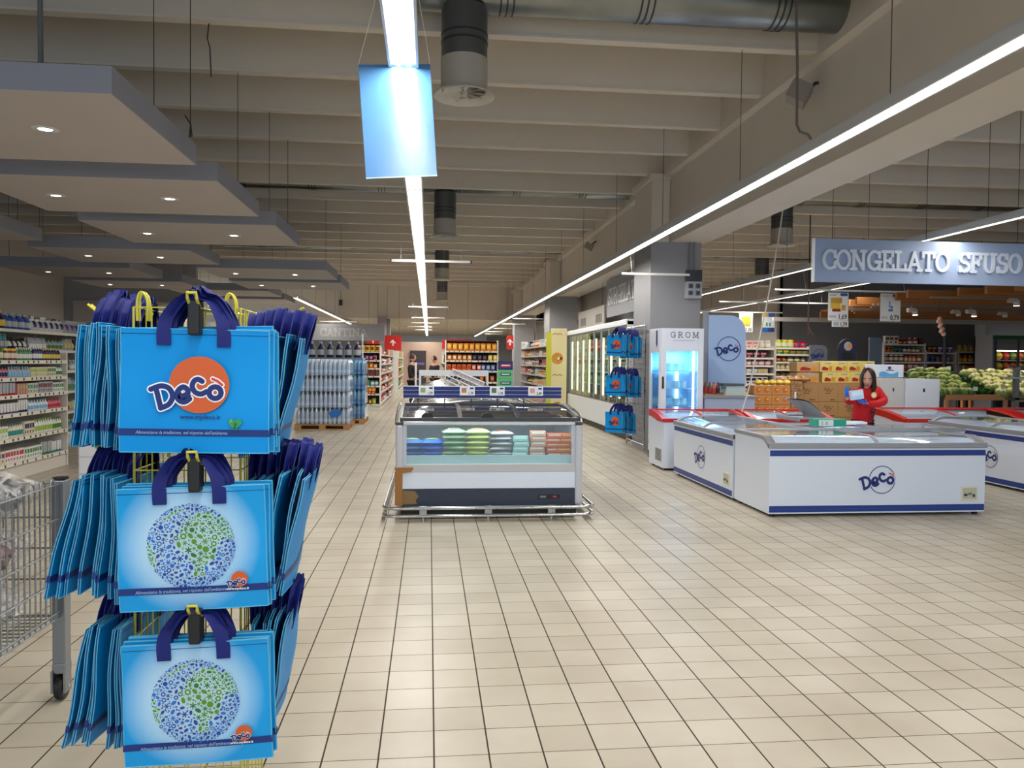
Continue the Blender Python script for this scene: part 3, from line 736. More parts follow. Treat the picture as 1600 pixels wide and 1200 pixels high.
for z in TIER:
    for d, nm in (((0, -1), 'front_hook'), ((-1, 0), 'side_hook'), ((1, 0), 'side_hook')):
        m = MB(); Lh = .36 if d[0] else .15
        if d[0] < 0: Lh = .155
        if d[0] > 0: Lh = .13 if z > 1.5 else .1
        if d[0] < 0 and z < 1.5: Lh = .14
        for s in (-.012, .012):
            px, py = (s+.065, 0) if d[1] else (0, s)
            m.tube([(d[0]*SW+px, d[1]*SW+py, z), (d[0]*(SW+Lh)+px, d[1]*(SW+Lh)+py, z), (d[0]*(SW+Lh+.03)+px, d[1]*(SW+Lh+.03)+py, z+.025)], .0045, M_YEL, 6)
        if d[1]: m.tube([(.053, -SW-Lh-.03, z+.025), (.053, -SW-Lh-.035, z+.04), (.077, -SW-Lh-.035, z+.04), (.077, -SW-Lh-.03, z+.025)], .0045, M_YEL, 6)
        m.build(nm, st)
    MB().box(.049, -SW-.17, z-.075, .081, -SW-.12, z+.02, M_BLACK, .006).build('label_clip', st)
# front stacks: bag in front carries the print
FY = SY-SW-.13
def front_stack(z, kind, label, n, dx, tilt, off):
    for k in range(n):
        y = FY+.016*k; kx = SX+.057+dx+(0 if k == 0 else off[(k-1) % len(off)]); kz = z+(0 if k == 0 else .006*((k*7) % 3)-.004)
        if k == 0:
            t = shopping_bag(label, kind, (kx, y, kz), 0, None, 3, BH+.095, rot=(0, tilt, 0)); print_logo(t, kind != 'globe')
        elif k == 1:
            p = shopping_bag('blue shopping bag stacked behind the front bag of the %s tier' % ['top', 'middle', 'bottom'][TI], 'plain', (kx, y, kz), 0, 'bags behind the front bag of the %s tier' % ['top', 'middle', 'bottom'][TI], k, BH+.1, rot=(0, tilt*.4, 0))
        else: dup(p, (kx, y, kz), rot=(0, tilt*(.4-.25*k % 1)-.012*(k % 3), 0))
TI = 0; front_stack(1.287, 'logo', 'front light blue shopping bag with large orange circle logo, top tier of the stand', 5, .0, .012, (.012, .016, .02))
TI = 1; front_stack(.845, 'globe', 'front shopping bag with leafy globe print, middle tier of the stand', 5, .0, -.03, (.004, .012, -.006))
TI = 2; front_stack(.405, 'globe', 'front shopping bag with leafy globe print, bottom tier of the stand', 5, .012, -.035, (-.006, .004, -.01))
# side stacks, bags seen edge-on
def side_stack(z, side, n, x0, dx, label, group, fan, sag, seeds):
    p = None
    for k in range(n):
        x = x0+side*dx*k; rnd = random.Random(seeds+k)
        lean = fan*(k/n)+rnd.uniform(-.02, .02)              # lower edges swing outward
        zz = z+rnd.uniform(-.008, .008)-sag*abs(k-n/2)/n
        top = Vector((x, SY-.02+rnd.uniform(-.012, .012), zz+BH))
        yaw = (PI/2 if side > 0 else PI/2)+rnd.uniform(-.07, .07)+side*.05
        M_ = Matrix.Rotation(yaw, 3, 'Z')@Matrix.Rotation(0, 3, 'X')
        tilt = Matrix.Rotation(-side*-lean*-1, 3, 'Y')
        R_ = (tilt@M_); loc = top-R_@Vector((0, 0, BH))
        if p is None or k % 3 == 0:
            p = shopping_bag(label, 'plain', loc, 0, group, seeds+k, BH+(.075 if side < 0 else .042)+rnd.uniform(-.02, .03), rot=R_.to_euler(), wav=.007)
        else: dup(p, loc, rot=R_.to_euler())
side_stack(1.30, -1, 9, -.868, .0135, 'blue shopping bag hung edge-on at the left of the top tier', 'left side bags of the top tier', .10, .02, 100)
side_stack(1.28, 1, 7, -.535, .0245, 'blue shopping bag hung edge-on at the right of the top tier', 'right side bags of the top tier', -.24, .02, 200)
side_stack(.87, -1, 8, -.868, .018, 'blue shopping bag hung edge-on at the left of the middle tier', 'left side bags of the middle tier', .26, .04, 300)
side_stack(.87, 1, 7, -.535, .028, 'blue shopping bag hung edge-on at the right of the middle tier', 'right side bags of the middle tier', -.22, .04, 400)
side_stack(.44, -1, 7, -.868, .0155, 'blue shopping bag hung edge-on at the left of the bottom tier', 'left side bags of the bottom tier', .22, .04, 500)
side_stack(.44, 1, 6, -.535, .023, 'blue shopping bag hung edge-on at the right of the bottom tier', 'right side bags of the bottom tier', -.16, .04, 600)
# ================================================================== wire cart at the left edge
M_ZINC = mat((150, 156, 162), .3, .9, name='zinc_wire')
ct = T('roll_cart', 'galvanised wire roll cart full of plastic-wrapped goods at left edge', 'cart', (-1.65, 3.72, 0))
m = MB().box(-.028, -.03, .17, .028, .03, 1.0, M_ZINC, .004); m.box(-.0295, -.02, .18, -.024, .02, .98, M_DARK); m.build('corner_post', ct)
MB().lathe([(.02, 0), (.034, .004), (.034, .012), (.018, .014)], M_BLACK, 16, (0, 0, 1.0)).build('post_cap', ct)
w_ = MB().lathe([(.0, -.018), (.05, -.018), (.058, -.01), (.058, .01), (.05, .018), (.0, .018)], M_BLACK, 20)
w_.v = [(z, x*1.0, y+.06) for x, y, z in w_.v]; w_.v = [(x, y, z) for x, y, z in w_.v]; w_.build('caster_wheel', ct, 40)
m = MB().box(-.03, -.032, .125, .03, .032, .172, M_ZINC, .006).box(-.032, -.04, .04, -.022, .02, .14, M_ZINC).box(.022, -.04, .04, .032, .02, .14, M_ZINC).tube([(-.034, 0, .06), (.034, 0, .06)], .008, M_CHROME, 8); m.build('caster_fork', ct)
m = MB(); Lc = 1.35                                           # side grille towards the camera
for k in range(30):
    y = -.055-k*.045; top = .985-.0*(k % 2)
    m.tube([(.0, y, .385), (.0, y, top)], .0035, M_ZINC, 6)
    if k % 2: m.tube(smooth_pts([(0, y, top), (0, y+.008, top+.022), (0, y+.0225, top+.03), (0, y+.037, top+.022), (0, y+.045, top)], 3), .0035, M_ZINC, 6)
for z in (.385, .41, .55, .69, .83, .985): m.tube([(.005, -.02, z), (.005, -Lc, z)], .004, M_ZINC, 6)
m.build('side_grille', ct)
m = MB()
for k in range(16): m.tube([(-.02-k*.045, .0, .385), (-.02-k*.045, .0, .985)], .0035, M_ZINC, 6)
for z in (.385, .55, .69, .83, .985): m.tube([(0, .005, z), (-.75, .005, z)], .004, M_ZINC, 6)
m.build('end_grille', ct)
m = MB()
for k in range(28): m.tube([(0, -.05-k*.045, .395), (-.75, -.05-k*.045, .395)], .0035, M_ZINC, 6)
for k in range(5): m.tube([(-.02-k*.17, 0, .39), (-.02-k*.17, -Lc, .39)], .005, M_ZINC, 6)
m.build('floor_grille', ct)
for x, y in ((-.75, 0), (0, -Lc), (-.75, -Lc)):
    MB().box(x-.025, y-.025, .17, x+.025, y+.025, 1.0, M_ZINC, .004).build('corner_post', ct)
    MB().lathe([(.0, 0), (.05, .02), (.056, .06), (.05, .1), (.02, .17)], M_BLACK, 12, (x, y, 0)).build('caster_wheel', ct)
# plastic-wrapped parcels
def plastic():
    m = bpy.data.materials.new('clear_plastic_wrap'); m.use_nodes = True; nt = m.node_tree; nt.nodes.clear(); N = nt.nodes.new; L = nt.links.new
    o = N('ShaderNodeOutputMaterial'); mx = N('ShaderNodeMixShader'); t = N('ShaderNodeBsdfTransparent'); g = N('ShaderNodeBsdfPrincipled')
    g.inputs['Base Color'].default_value = (.8, .8, .8, 1); g.inputs['Roughness'].default_value = .12
    n = N('ShaderNodeTexNoise'); n.inputs['Scale'].default_value = 14; n.inputs['Detail'].default_value = 6; n.inputs['Distortion'].default_value = 1.5
    cr = N('ShaderNodeMapRange'); cr.inputs[1].default_value = .4; cr.inputs[2].default_value = .7; cr.inputs[3].default_value = .06; cr.inputs[4].default_value = .6
    tc = N('ShaderNodeTexCoord'); L(tc.outputs['Object'], n.inputs['Vector']); L(n.outputs['Fac'], cr.inputs[0]); L(cr.outputs[0], mx.inputs[0])
    bp = N('ShaderNodeBump'); bp.inputs['Strength'].default_value = .8; bp.inputs['Distance'].default_value = .02; L(n.outputs['Fac'], bp.inputs['Height']); L(bp.outputs[0], g.inputs['Normal'])
    L(t.outputs[0], mx.inputs[1]); L(g.outputs[0], mx.inputs[2]); L(mx.outputs[0], o.inputs[0]); return m
M_WRAP = plastic()
def blob(name, parent, c, r, mt, seed, amp=.12, n=20, sub=12):
    rnd = random.Random(seed); ph = [rnd.uniform(0, 6) for _ in range(8)]; m = MB()
    def f(u, v):
        a = u*2*PI; b = (v-.5)*PI
        k = 1+amp*(math.sin(3*a+ph[0])*math.cos(2*b+ph[1])+.6*math.sin(7*a+ph[2]+3*b)+.4*math.sin(11*b+ph[3]+4*a))
        return (c[0]+r[0]*k*math.cos(a)*math.cos(b), c[1]+r[1]*k*math.sin(a)*math.cos(b), c[2]+r[2]*k*math.sin(b))
    m.grid(f, n*2, sub*2, mt); return m.build(name, parent, 50) if parent else m
def parcel(label, c, r, core, seed):
    t = T('wrapped_parcel', label, 'parcel', (c[0], c[1], c[2]-r[2]))
    blob('plastic_wrap', t, (0, 0, r[2]), r, M_WRAP, seed)
    blob('contents', t, (0, 0, r[2]), [q*.82 for q in r], core, seed+1, .07)
parcel('dark grey padded bundle in clear plastic on top of the cart', (-1.88, 3.46, .96), (.21, .23, .11), mat((40, 44, 46), .35), 1)
parcel('crumpled clear plastic sack bulging above the cart', (-2.14, 3.1, 1.05), (.22, .3, .14), mat((196, 192, 188), .5), 2)
parcel('grey and maroon parcel in clear plastic in the cart middle', (-1.89, 3.36, .735), (.215, .33, .11), mat((110, 70, 68), .5), 3)
parcel('pale plastic-wrapped parcel lowest in the wire cart', (-1.89, 3.36, .51), (.21, .32, .095), mat((170, 166, 160), .5), 4)
# white boxed cabinet glimpsed behind the bags
cbn = T('drawer_tower', 'narrow white drawer tower on the floor behind the left bags', 'drawer unit', (-3.86, 9.45, 0))
MB().box(-.14, 0, 0, .14, .3, .62, mat((222, 222, 226), .4), .01).build('body', cbn)
for k in range(3): MB().box(-.125, -.012, .03+k*.195, .125, 0, .205+k*.195, mat((232, 232, 236), .35), .004).build('drawer', cbn)
# ================================================================== hanging blank blue sheet
PY = 4.84
a, b, c_, d = aty(560, 101, PY), aty(672, 100, PY), aty(683, 275, PY-.05), aty(572, 279, PY-.05)
M_SHEET = mat((84, 134, 186), .2, name='glossy_blue_sheet', spec=.4)
ps = T('hanging_sheet', 'blank glossy light blue sheet hanging under the centre lights', 'poster', ((a.x+b.x)/2, PY, d.z))
m = MB()
def sh(u, v):
    p = (a*(1-u)+b*u)*v+(d*(1-u)+c_*u)*(1-v); return (p.x, p.y+.002*math.sin(u*PI)-.003*math.sin(v*PI), p.z)
m.grid(sh, 14, 18, M_SHEET); m.grid(lambda u, v: (lambda p: (p[0], p[1]+.0015, p[2]))(sh(u, v)), 14, 18, M_SHEET); m.build('sheet', ps, 60, world=True)
m = MB().tube([d+Vector((0, -.004, 0)), c_+Vector((0, -.004, 0))], .004, mat((200, 220, 235), .3), 6); m.build('bottom_rail', ps, world=True)
for p, xx in ((a, -.25), (b, -.08)):
    m = MB().tube([p, Vector((xx, 4.0, 3.45))], .0018, mat((220, 215, 205), .5), 5); m.build('cord', ps, world=True)
# ================================================================== chest freezers with the shop's stripes
M_GL = glass('freezer_lid_glass', (.92, .96, .98), .22, 1.5, .06)
M_FGLOW = emission('freezer_added_glow', (200, 228, 255), 6)  # glow for the strips added inside the chest freezers
M_GLF = glass('window_glass', (.84, .93, .94), .05, 1.45, .02)
M_GREYFR = mat((150, 152, 156), .32, .3, name='grey_lid_frame')
M_LINER = mat((228, 234, 240), .3, name='white_liner')
M_BASIN = mat((205, 212, 220), .3, name='basin_steel')
def freezer(name, label, loc, rz, L, D, stripes=True, lid=M_GREYFR, logo_on=True, hump=.0, group=None, vent=None, plate=True, goods=None):
    # local: length along x, front at y=0 facing -y
    t = T(name, label, 'freezer', loc, rz, group)
    zr, zt = .735, .82+hump
    def zc(v):                                              # lid profile over the depth
        if hump: return zr+(zt-zr)*math.sin(min(1, max(0, v/D))*PI*.5+.0) if v < D*.5 else zr+(zt-zr)*(math.sin(PI*.25)+(1-math.sin(PI*.25))*math.sin((v/D-.5)*PI))
        return zr+(zt-zr)*(math.sin(min(1, v/.2)*PI/2))
    vs = [0, .03, .06, .1, .14, .18, .22, .3, .45, .6, D-.1, D]
    W = M_COOLWHITE
    b = MB()
    b.box(.05, 0, .035, L-.05, .05, .70, W)
    prof = [(0, .035)]+[(v, zc(v)-.035) for v in vs]+[(D, .035)]
    b.prism(prof, 'x', 0, .05, W); b.prism(prof, 'x', L-.05, L, W)
    b.box(.05, D-.05, .035, L-.05, D, zt-.04, W).box(.05, .05, .035, L-.05, D-.05, .1, W)
    b.build('body', t)
    i = MB().box(.05, .05, .32, L-.05, D-.05, .33, M_LINER).box(.05, .05, .33, L-.05, .065, .7, M_LINER).box(.05, D-.065, .33, L-.05, D-.05, zt-.05, M_LINER)
    i.build('liner', t)
    fr = MB()
    def rail(x0, x1):
        th = .1 if hump else .036
        for k in range(len(vs)-1):
            q = [(vs[k], max(.70, zc(vs[k])-th)), (vs[k+1], max(.70, zc(vs[k+1])-th)), (vs[k+1], zc(vs[k+1])), (vs[k], zc(vs[k]))]
            fr.prism(q, 'x', x0, x1, lid)
    rail(-.012, .05); rail(L-.05, L+.012)
    fr.box(-.012, -.015, .70, L+.012, .02, .755, lid, .006).box(0, D-.05, zt-.035, L, D+.005, zt+.003, lid)
    fr.build('lid_frame', t)
    npan = 2
    for k in range(npan):
        x0, x1 = .05+(L-.1)*k/npan, .05+(L-.1)*(k+1)/npan; dz = -.004 if k else .004
        g = MB(); g.grid(lambda u, v: (x0+(x1-x0)*u, .02+(D-.07)*v, zc(.02+(D-.07)*v)-.012+dz), 1, 16, M_GL); gl = g.build('glass_lid', t, 60)
        for xx in (x0+.002, x1-.022):
            e = MB()
            for q in range(16):
                v0, v1 = .02+(D-.07)*q/16, .02+(D-.07)*(q+1)/16
                e.prism([(v0, zc(v0)-.02+dz), (v1, zc(v1)-.02+dz), (v1, zc(v1)-.002+dz), (v0, zc(v0)-.002+dz)], 'x', xx, xx+.02, lid)
            e.build('lid_edge', gl)
    MB().box(.06, .052, .665, L-.06, .062, .685, M_FGLOW).build('glow_strip', t)  # added glowing strip to brighten the inside under the lids
    li = bpy.data.lights.new('freezer_fill', 'AREA'); li.shape = 'RECTANGLE'; li.size = L-.2; li.size_y = .1; li.energy = 7 if stripes else 2.5; li.color = (.8, .92, 1)  # added fill lamp inside the freezer, paired with the strip
    lo = bpy.data.objects.new('freezer_fill', li); COL.objects.link(lo); c0, s0 = math.cos(rz), math.sin(rz); lo.location = (loc[0]+c0*L/2-s0*.12, loc[1]+s0*L/2+c0*.12, .69); lo.rotation_euler = (0, 0, rz)
    if stripes:
        s = MB()
        for z0, z1 in ((.05, .115), (.622, .68)):
            s.box(.004, -.003, z0, L-.004, -.0002, z1, M_NAVY)
            s.box(.004, -.0045, z0+(z1-z0)*.44, L, -.003, z0+(z1-z0)*.5, mat((40, 74, 150), .4))
        s.build('stripe', t)
    if logo_on:
        lg = MB(); ring(lg, L/2+.035, .375, .14, .008, -.003, M_NAVYT, 0, 360); logo(lg, .085, L/2+.012, .365, -.006, M_NAVYT, M_COOLWHITE, M_PRINTRED); lg.build('logo', t)
    if plate:
        p = MB().box(L-.265, -.006, .15, L-.08, 0, .30, mat((216, 214, 196), .4), .003).box(L-.25, -.009, .17, L-.095, -.006, .285, mat((190, 186, 160), .4)); pl = p.build('control_plate', t)
        MB().box(L-.235, -.012, .20, L-.20, -.009, .225, M_DARK).box(L-.14, -.012, .19, L-.115, -.009, .22, M_DARK).box(L-.19, -.012, .21, L-.15, -.009, .235, mat((120, 118, 100), .5)).build('thermostat', pl)
    f = MB()
    for x in (.06, L-.06):
        for y in (.07, D-.07): f.lathe([(.028, 0), (.028, .02), (.018, .036)], M_BLACK, 10, (x, y, 0))
    f.build('feet', t)
    if vent:
        v = MB().box(-.004, .1, .12, 0, .4, .3, M_GREYFR)
        for k in range(6): v.box(-.006, .11, .135+k*.027, -.004, .39, .143+k*.027, M_DARK)
        v.build('vent_grille', t)
    return t
W1 = freezer('chest_freezer', 'white chest freezer in front, its long logo side facing the camera', (3.42, 7.58, 0), 0, 2.34, .9)
W2 = freezer('chest_freezer', 'white chest freezer turned sideways left of the front one', (3.41, 10.64, 0), -PI/2, 2.12, .92)
W1b = freezer('chest_freezer', 'white chest freezer standing back to back behind the front one', (6.22, 9.4, 0), PI, 1.86, .86, logo_on=False, plate=False)
W3 = freezer('chest_freezer', 'white chest freezer cut by the right edge of the photo', (7.25, 10.72, 0), -PI/2, 2.45, .92)
R1 = freezer('red_lid_freezer', 'white freezer with curved red lid ends before the ice cream fridge', (3.36, 10.98, 0), 0, 1.28, .74, stripes=False, lid=M_RED, logo_on=False, plate=False, hump=.03, vent=True)
R2 = freezer('red_lid_freezer', 'red-rimmed freezer behind the raised grey lid', (4.72, 10.98, 0), 0, 1.25, .74, stripes=False, lid=M_RED, logo_on=False, plate=False, hump=.03)
R3 = freezer('red_lid_freezer', 'red-lidded freezer right of the woman, behind the right freezer', (7.06, 10.98, 0), 0, 2.0, .95, stripes=False, lid=M_RED, logo_on=False, plate=False, hump=.05)
R4 = freezer('red_lid_freezer', 'red-rimmed freezer before the cabbage stand at the right edge', (9.2, 10.98, 0), 0, 2.0, .95, stripes=False, lid=M_RED, logo_on=False, plate=False, hump=.05)
# frozen goods lying in the chest freezers
def pack_mesh(w, d, h, c1, c2, nm='pack'):
    m = MB(); A = mat(c1, .35); B = mat(c2, .4)
    def f(s):
        def g(u, v):
            e = (math.sin(u*PI)*math.sin(v*PI))**.45
            return ((u-.5)*w, (v-.5)*d, h/2+s*h/2*e*(1+.08*math.sin(9*u+5*v)))
        return g
    m.grid(f(1), 8, 6, A); m.grid(f(-1), 8, 6, A)
    m.grid(lambda u, v: ((u-.5)*w*.5, (v-.5)*d*.5, h/2+h/2*(math.sin((.25+u*.5)*PI)*math.sin((.25+v*.5)*PI))**.45*1.02+.002), 4, 3, B)
    # front face label
    m.grid(lambda u, v: ((u-.5)*w*.6, -d/2*(.93-.35*(v-.5)**2), h*(.36+.22*v)), 3, 2, B)
    return m.mesh(nm, 60)
def box_mesh(w, d, h, c1, c2, c3=None, nm='carton', rough=.45):
    m = MB(); A = mat(c1, rough); B = mat(c2, .45); C_ = mat(c3 or c2, .45)
    m.box(-w/2, -d/2, 0, w/2, d/2, h, A, 0)
    m.add([(-w*.4, -d/2-.001, h*.52), (w*.4, -d/2-.001, h*.52), (w*.4, -d/2-.001, h*.86), (-w*.4, -d/2-.001, h*.86)], [(0, 1, 2, 3)], B)
    m.add([(-w*.3, -d/2-.001, h*.12), (w*.34, -d/2-.001, h*.12), (w*.34, -d/2-.001, h*.42), (-w*.3, -d/2-.001, h*.42)], [(0, 1, 2, 3)], C_)
    return m.mesh(nm)
BASK = [((206, 60, 48), 'red'), ((236, 236, 238), 'white'), ((60, 120, 190), 'blue'), ((214, 170, 60), 'yellow'), ((176, 190, 196), 'silver'), ((198, 120, 90), 'salmon')]
for (fx, fy, fz, fw_, fd, who) in ((3.55, 7.75, 0, 2.1, .55, 'front'), (3.6, 8.75, 0, .6, 1.75, 'left sideways'), (7.45, 8.5, 0, .55, 2.0, 'right-hand')):
    k = 0
    for (c, cn) in BASK:
        me = box_mesh(.2, .13, .12, c, (240, 240, 240), (30, 60, 120), 'frozen_box')
        for q in range(6):
            rnd = random.Random(k*7+q*3)
            if fw_ > fd: x = fx+(k+.5)*fw_/6+(q % 3-1)*.11*1.0; y = fy+.1+(q//3)*.3
            else: x = fx+.1+(q % 3)*.2; y = fy+(k+.5)*fd/6+(q//3-.5)*.15
            x = min(x, fx+fw_)
            put('frozen_box', me, (x, y, .332+(.0 if q % 2 else .0)), rnd.uniform(-.05, .05), '%s frozen food box lying inside the %s chest freezer' % (cn, who), 'box', '%s boxes in the %s chest freezer' % (cn, who))
        k += 1
# raised grey lid, paper and green box on the lids
t = T('raised_lid', 'grey glass lid tipped up behind the left sideways freezer', 'freezer lid', (4.55, 9.6, .84))
m = MB(); m.grid(lambda u, v: (.0+.36*v+.02, -.3+.6*u, .24*math.cos(v*PI/2)+.04), 4, 8, mat((128, 132, 134), .2, .2)); m.grid(lambda u, v: (.0+.36*v+.02, -.3+.6*u, .225*math.cos(v*PI/2)+.04), 4, 8, M_GREYFR); m.build('lid_shell', t, 60)
MB().box(.0, -.31, .03, .4, -.29, .05, M_GREYFR).box(.0, .29, .03, .4, .31, .05, M_GREYFR).box(.37, -.3, 0, .4, .3, .05, M_GREYFR).box(0, -.3, 0, .03, .3, .05, M_GREYFR).build('lid_rails', t)
MB().tube([(.1, -.02, .27), (.1, -.02, .36)], .012, M_WHITE, 8).build('handle', t)
gb = MB().box(0, 0, 0, .36, .2, .085, mat((30, 150, 124), .45), .002).box(.02, -.002, .008, .2, 0, .078, mat((214, 222, 220), .5)).box(.06, -.003, .02, .066, -.001, .065, M_INK).box(.1, -.003, .02, .13, -.001, .06, mat((170, 180, 180), .5))
gb.v = [(x+4.52, y+8.75, z+.823) for x, y, z in gb.v]; tag(gb.base('carton'), 'flat green and white carton lying on the freezer lid', 'box')
for k, (x, y, r_) in enumerate(((4.98, 9.08, .2), (5.2, 9.2, -.15))):
    m = MB().box(-.15, -.1, 0, .15, .1, .02+.006*k, mat((225, 232, 245), .5)); o = m.base('paper_stack'); o.location = (x, y, .825); o.rotation_euler = (0, 0, r_); tag(o, ['stack of white sheets left on the rear lid', 'bluish white sheets right of the other paper stack'][k], 'paper')
# ================================================================== glass island freezer in the centre
X0, X1, Y0, Y1 = -.30, 1.50, 7.68, 9.0
isl = T('island_freezer', 'island freezer with glass front and dark curved lids, centre of the hall', 'freezer', ((X0+X1)/2, Y0, 0))
M_POST = mat((190, 192, 200), .3, .2, name='light_grey_post'); M_CHAR = mat((42, 50, 68), .4, name='dark_blue_plinth')
b = MB().box(X0+.03, Y0+.03, .02, X1-.03, Y1, .12, M_BLACK); b.box(X0+.02, Y0+.0, .12, X1-.02, Y0+.06, .30, M_CHAR).box(X0, Y0+.06, .12, X1, Y1, .30, M_CHAR); b.build('plinth', isl, world=True)
MB().box(X0+.02, Y0+.004, .30, X1-.02, Y0+.06, .465, M_COOLWHITE, .004).build('front_panel', isl, world=True)
MB().box(X0+.02, Y0+.0, .465, X1-.02, Y0+.06, .54, mat((186, 186, 188), .35), .004).build('bumper_band', isl, world=True)
MB().box(X0, Y0+.06, .3, X0+.05, Y1, .95, M_POST).box(X1-.05, Y0+.06, .3, X1, Y1, .95, M_POST).box(X0, Y1-.05, .3, X1, Y1, .95, M_POST).box(X0+.05, Y0+.06, .50, X1-.05, Y1-.05, .54, M_BASIN).box(X0+.05, Y0+.07, .54, X1-.05, Y0+.085, .62, mat((205, 216, 218), .4)).build('basin', isl, world=True)
for x in (X0-.02, X1-.05):
    MB().box(x, Y0-.02, .13, x+.07, Y0+.08, .93, M_POST, .02).build('corner_post', isl, world=True)
    MB().box(x, Y0-.02, .93, x+.07, Y0+.08, .955, M_DARK, .008).build('post_cap', isl, world=True)
fw2 = MB().box(X0+.05, Y0+.01, .54, X0+.085, Y0+.04, .925, M_POST).box(X1-.085, Y0+.01, .54, X1-.05, Y0+.04, .925, M_POST).box(X0+.05, Y0-.004, .925, X1-.05, Y0+.05, .965, mat((215, 215, 212), .22, .6), .008)
fw2.build('window_frame', isl, world=True)
MB().box(X0+.085, Y0+.018, .54, X1-.085, Y0+.026, .925, M_GLF).build('front_glass', isl, world=True)
def zl(v): return .965+.085*math.sin(min(1, v/.8)*PI/2)
M_LIDD = glass('dark_lid_glass', (.30, .32, .36), .14, 1.5, .06)
for k in range(3):
    a, c = X0+.02+(X1-X0-.04)*k/3, X0+.02+(X1-X0-.04)*(k+1)/3
    g = MB(); dz = .004*(k % 2); g.grid(lambda u, v: (a+(c-a)*u, Y0+.0+1.2*v, zl(1.2*v)+.01+dz), 1, 14, M_LIDD); go = g.build('lid_glass', isl, 60, world=True)
    fr = MB()
    for xx in (a, c-.02):
        for q in range(14):
            v0, v1 = 1.2*q/14, 1.2*(q+1)/14
            fr.prism([(Y0+v0, zl(v0)), (Y0+v1, zl(v1)), (Y0+v1, zl(v1)+.025), (Y0+v0, zl(v0)+.025)], 'x', xx, xx+.022, M_DARK if 0 < xx-X0 < 1.7 else M_DARK)
    fr.box(a, Y0-.012, .965, c, Y0+.05, 1.0, mat((66, 70, 76), .3, .3), .006).box(a, Y0+1.17, zl(1.2)-.005, c, Y0+1.2, zl(1.2)+.03, M_DARK)
    fo = fr.build('lid_frame', isl, world=True)
    if k < 2:
        kn = MB(); kn.grid(lambda u, v: ((a+c)/2+.075*(-.2+k*-.2)+.06*math.cos(u*PI), Y0+.02+.02*v, 1.0+.045*math.sin(u*PI)*(1-.2*v)), 10, 1, M_BLACK)
        kn.prism([((a+c)/2-.03+.06*math.cos(q*PI/10), 1.0+.045*math.sin(q*PI/10)) for q in range(11)], 'y', Y0+.0, Y0+.05, M_BLACK); kn.build('lid_grip', isl, world=True)
for s, xx in ((-1, X0-.012), (1, X1+.012)):
    m = MB(); m.tube([(xx, Y0-.0+.0, .93), (xx, Y0+.02, .99), (xx, Y0+.1, 1.02), (xx, Y0+.4, 1.05), (xx, Y0+.8, 1.075), (xx, Y0+1.2, 1.08)], .014, M_STEEL, 8); m.build('lid_side_rail', isl, world=True)
m = MB()                                                      # bumper tubes wrapping the base
for z in (.06, .135):
    path = [(X0-.13, Y1+4, z), (X0-.13, Y0-.02, z), (X0-.1, Y0-.1, z), (X0-.02, Y0-.13, z), (X1+.02, Y0-.13, z), (X1+.10, Y0-.1, z), (X1+.13, Y0-.02, z), (X1+.13, Y1+4, z)]
    m.tube(smooth_pts(path[:1]+path[1:], 1), .017, M_CHROME, 10)
m.build('bumper_rail', isl, 60, world=True)
for x in (X0+.25, X0+.88, X0+1.5): MB().box(x-.035, Y0-.12, .045, x+.035, Y0-.1, .155, M_STEEL).box(x-.01, Y0-.11, 0, x+.01, Y0-.1, .05, M_STEEL).box(x-.02, Y0-.11, .08, x+.02, Y0+.05, .11, M_STEEL).build('bumper_bracket', isl, world=True)
tp = MB().box(X1-.42, Y0-.004, .195, X1-.2, Y0, .235, M_BLACK).box(X1-.4, Y0-.006, .205, X1-.34, Y0-.003, .225, mat((120, 124, 130), .4)).box(X1-.27, Y0-.006, .207, X1-.235, Y0-.003, .223, mat((196, 40, 40), .4)); tp.build('display', isl, world=True)
M_TAPE = mat((150, 100, 44), .45, name='brown_tape')
tpm = MB().add([(X0-.024, Y0-.026, .15), (X0+.045, Y0-.026, .14), (X0+.05, Y0-.026, .46), (X0+.13, Y0-.026, .47), (X0+.155, Y0-.026, .505), (X0+.15, Y0-.026, .515), (X0-.024, Y0-.026, .515)], [tuple(range(7))], M_TAPE)
tpm.add([(X0+.04, Y0-.008, .15), (X0+.19, Y0-.008, .155), (X0+.175, Y0-.008, .19), (X0+.205, Y0-.008, .23), (X0+.17, Y0-.008, .28), (X0+.04, Y0-.008, .29)], [tuple(range(6))], mat((128, 100, 60), .5))
tpm.build('brown_tape', isl, world=True)
# striped price board over it
bd = T('price_board', 'blue and white striped price board above the island freezer', 'sign', ((X0+X1)/2, 8.9, 1.05))
m = MB().box(X0+.01, 8.895, 1.13, X1+.01, 8.905, 1.27, M_WHITEP)
for z0 in (1.136, 1.18, 1.224): m.box(X0+.012, 8.889, z0, X1+.008, 8.896, z0+.038, M_NAVYT)
m.build('board', bd, world=True)
for k in range(5): MB().box(X0+.17+k*.30, 8.9, 1.06, X0+.182+k*.30, 8.912, 1.15, M_BLACK).build('support', bd, world=True)
for x, cc, pr in ((X0+.27, (150, 170, 120), '1,29'), (X0+.73, (190, 130, 90), '1,79'), (X0+1.07, (90, 110, 90), '1,75'), (X0+1.51, (220, 160, 150), '2,49')):
    t = T('price_card', 'white price card %s on the striped board, priced %s' % ({'1,29': 'leftmost', '1,79': 'second from left', '1,75': 'third from left', '2,49': 'rightmost'}[pr], pr), 'price card', (x, 8.883, 1.165))
    MB().box(-.085, -.002, 0, .085, .002, .1, M_PAPER).build('card', t)
    mm = MB().box(-.065, -.004, .03, -.01, -.002, .085, mat(cc, .5)).box(.03, -.004, .07, .07, -.002, .09, M_NAVY); mm.build('picture', t)
    text_mb(pr, .042, M_INK, .04, .012, -.004, xs=.8, offset=.0008).build('price', t)
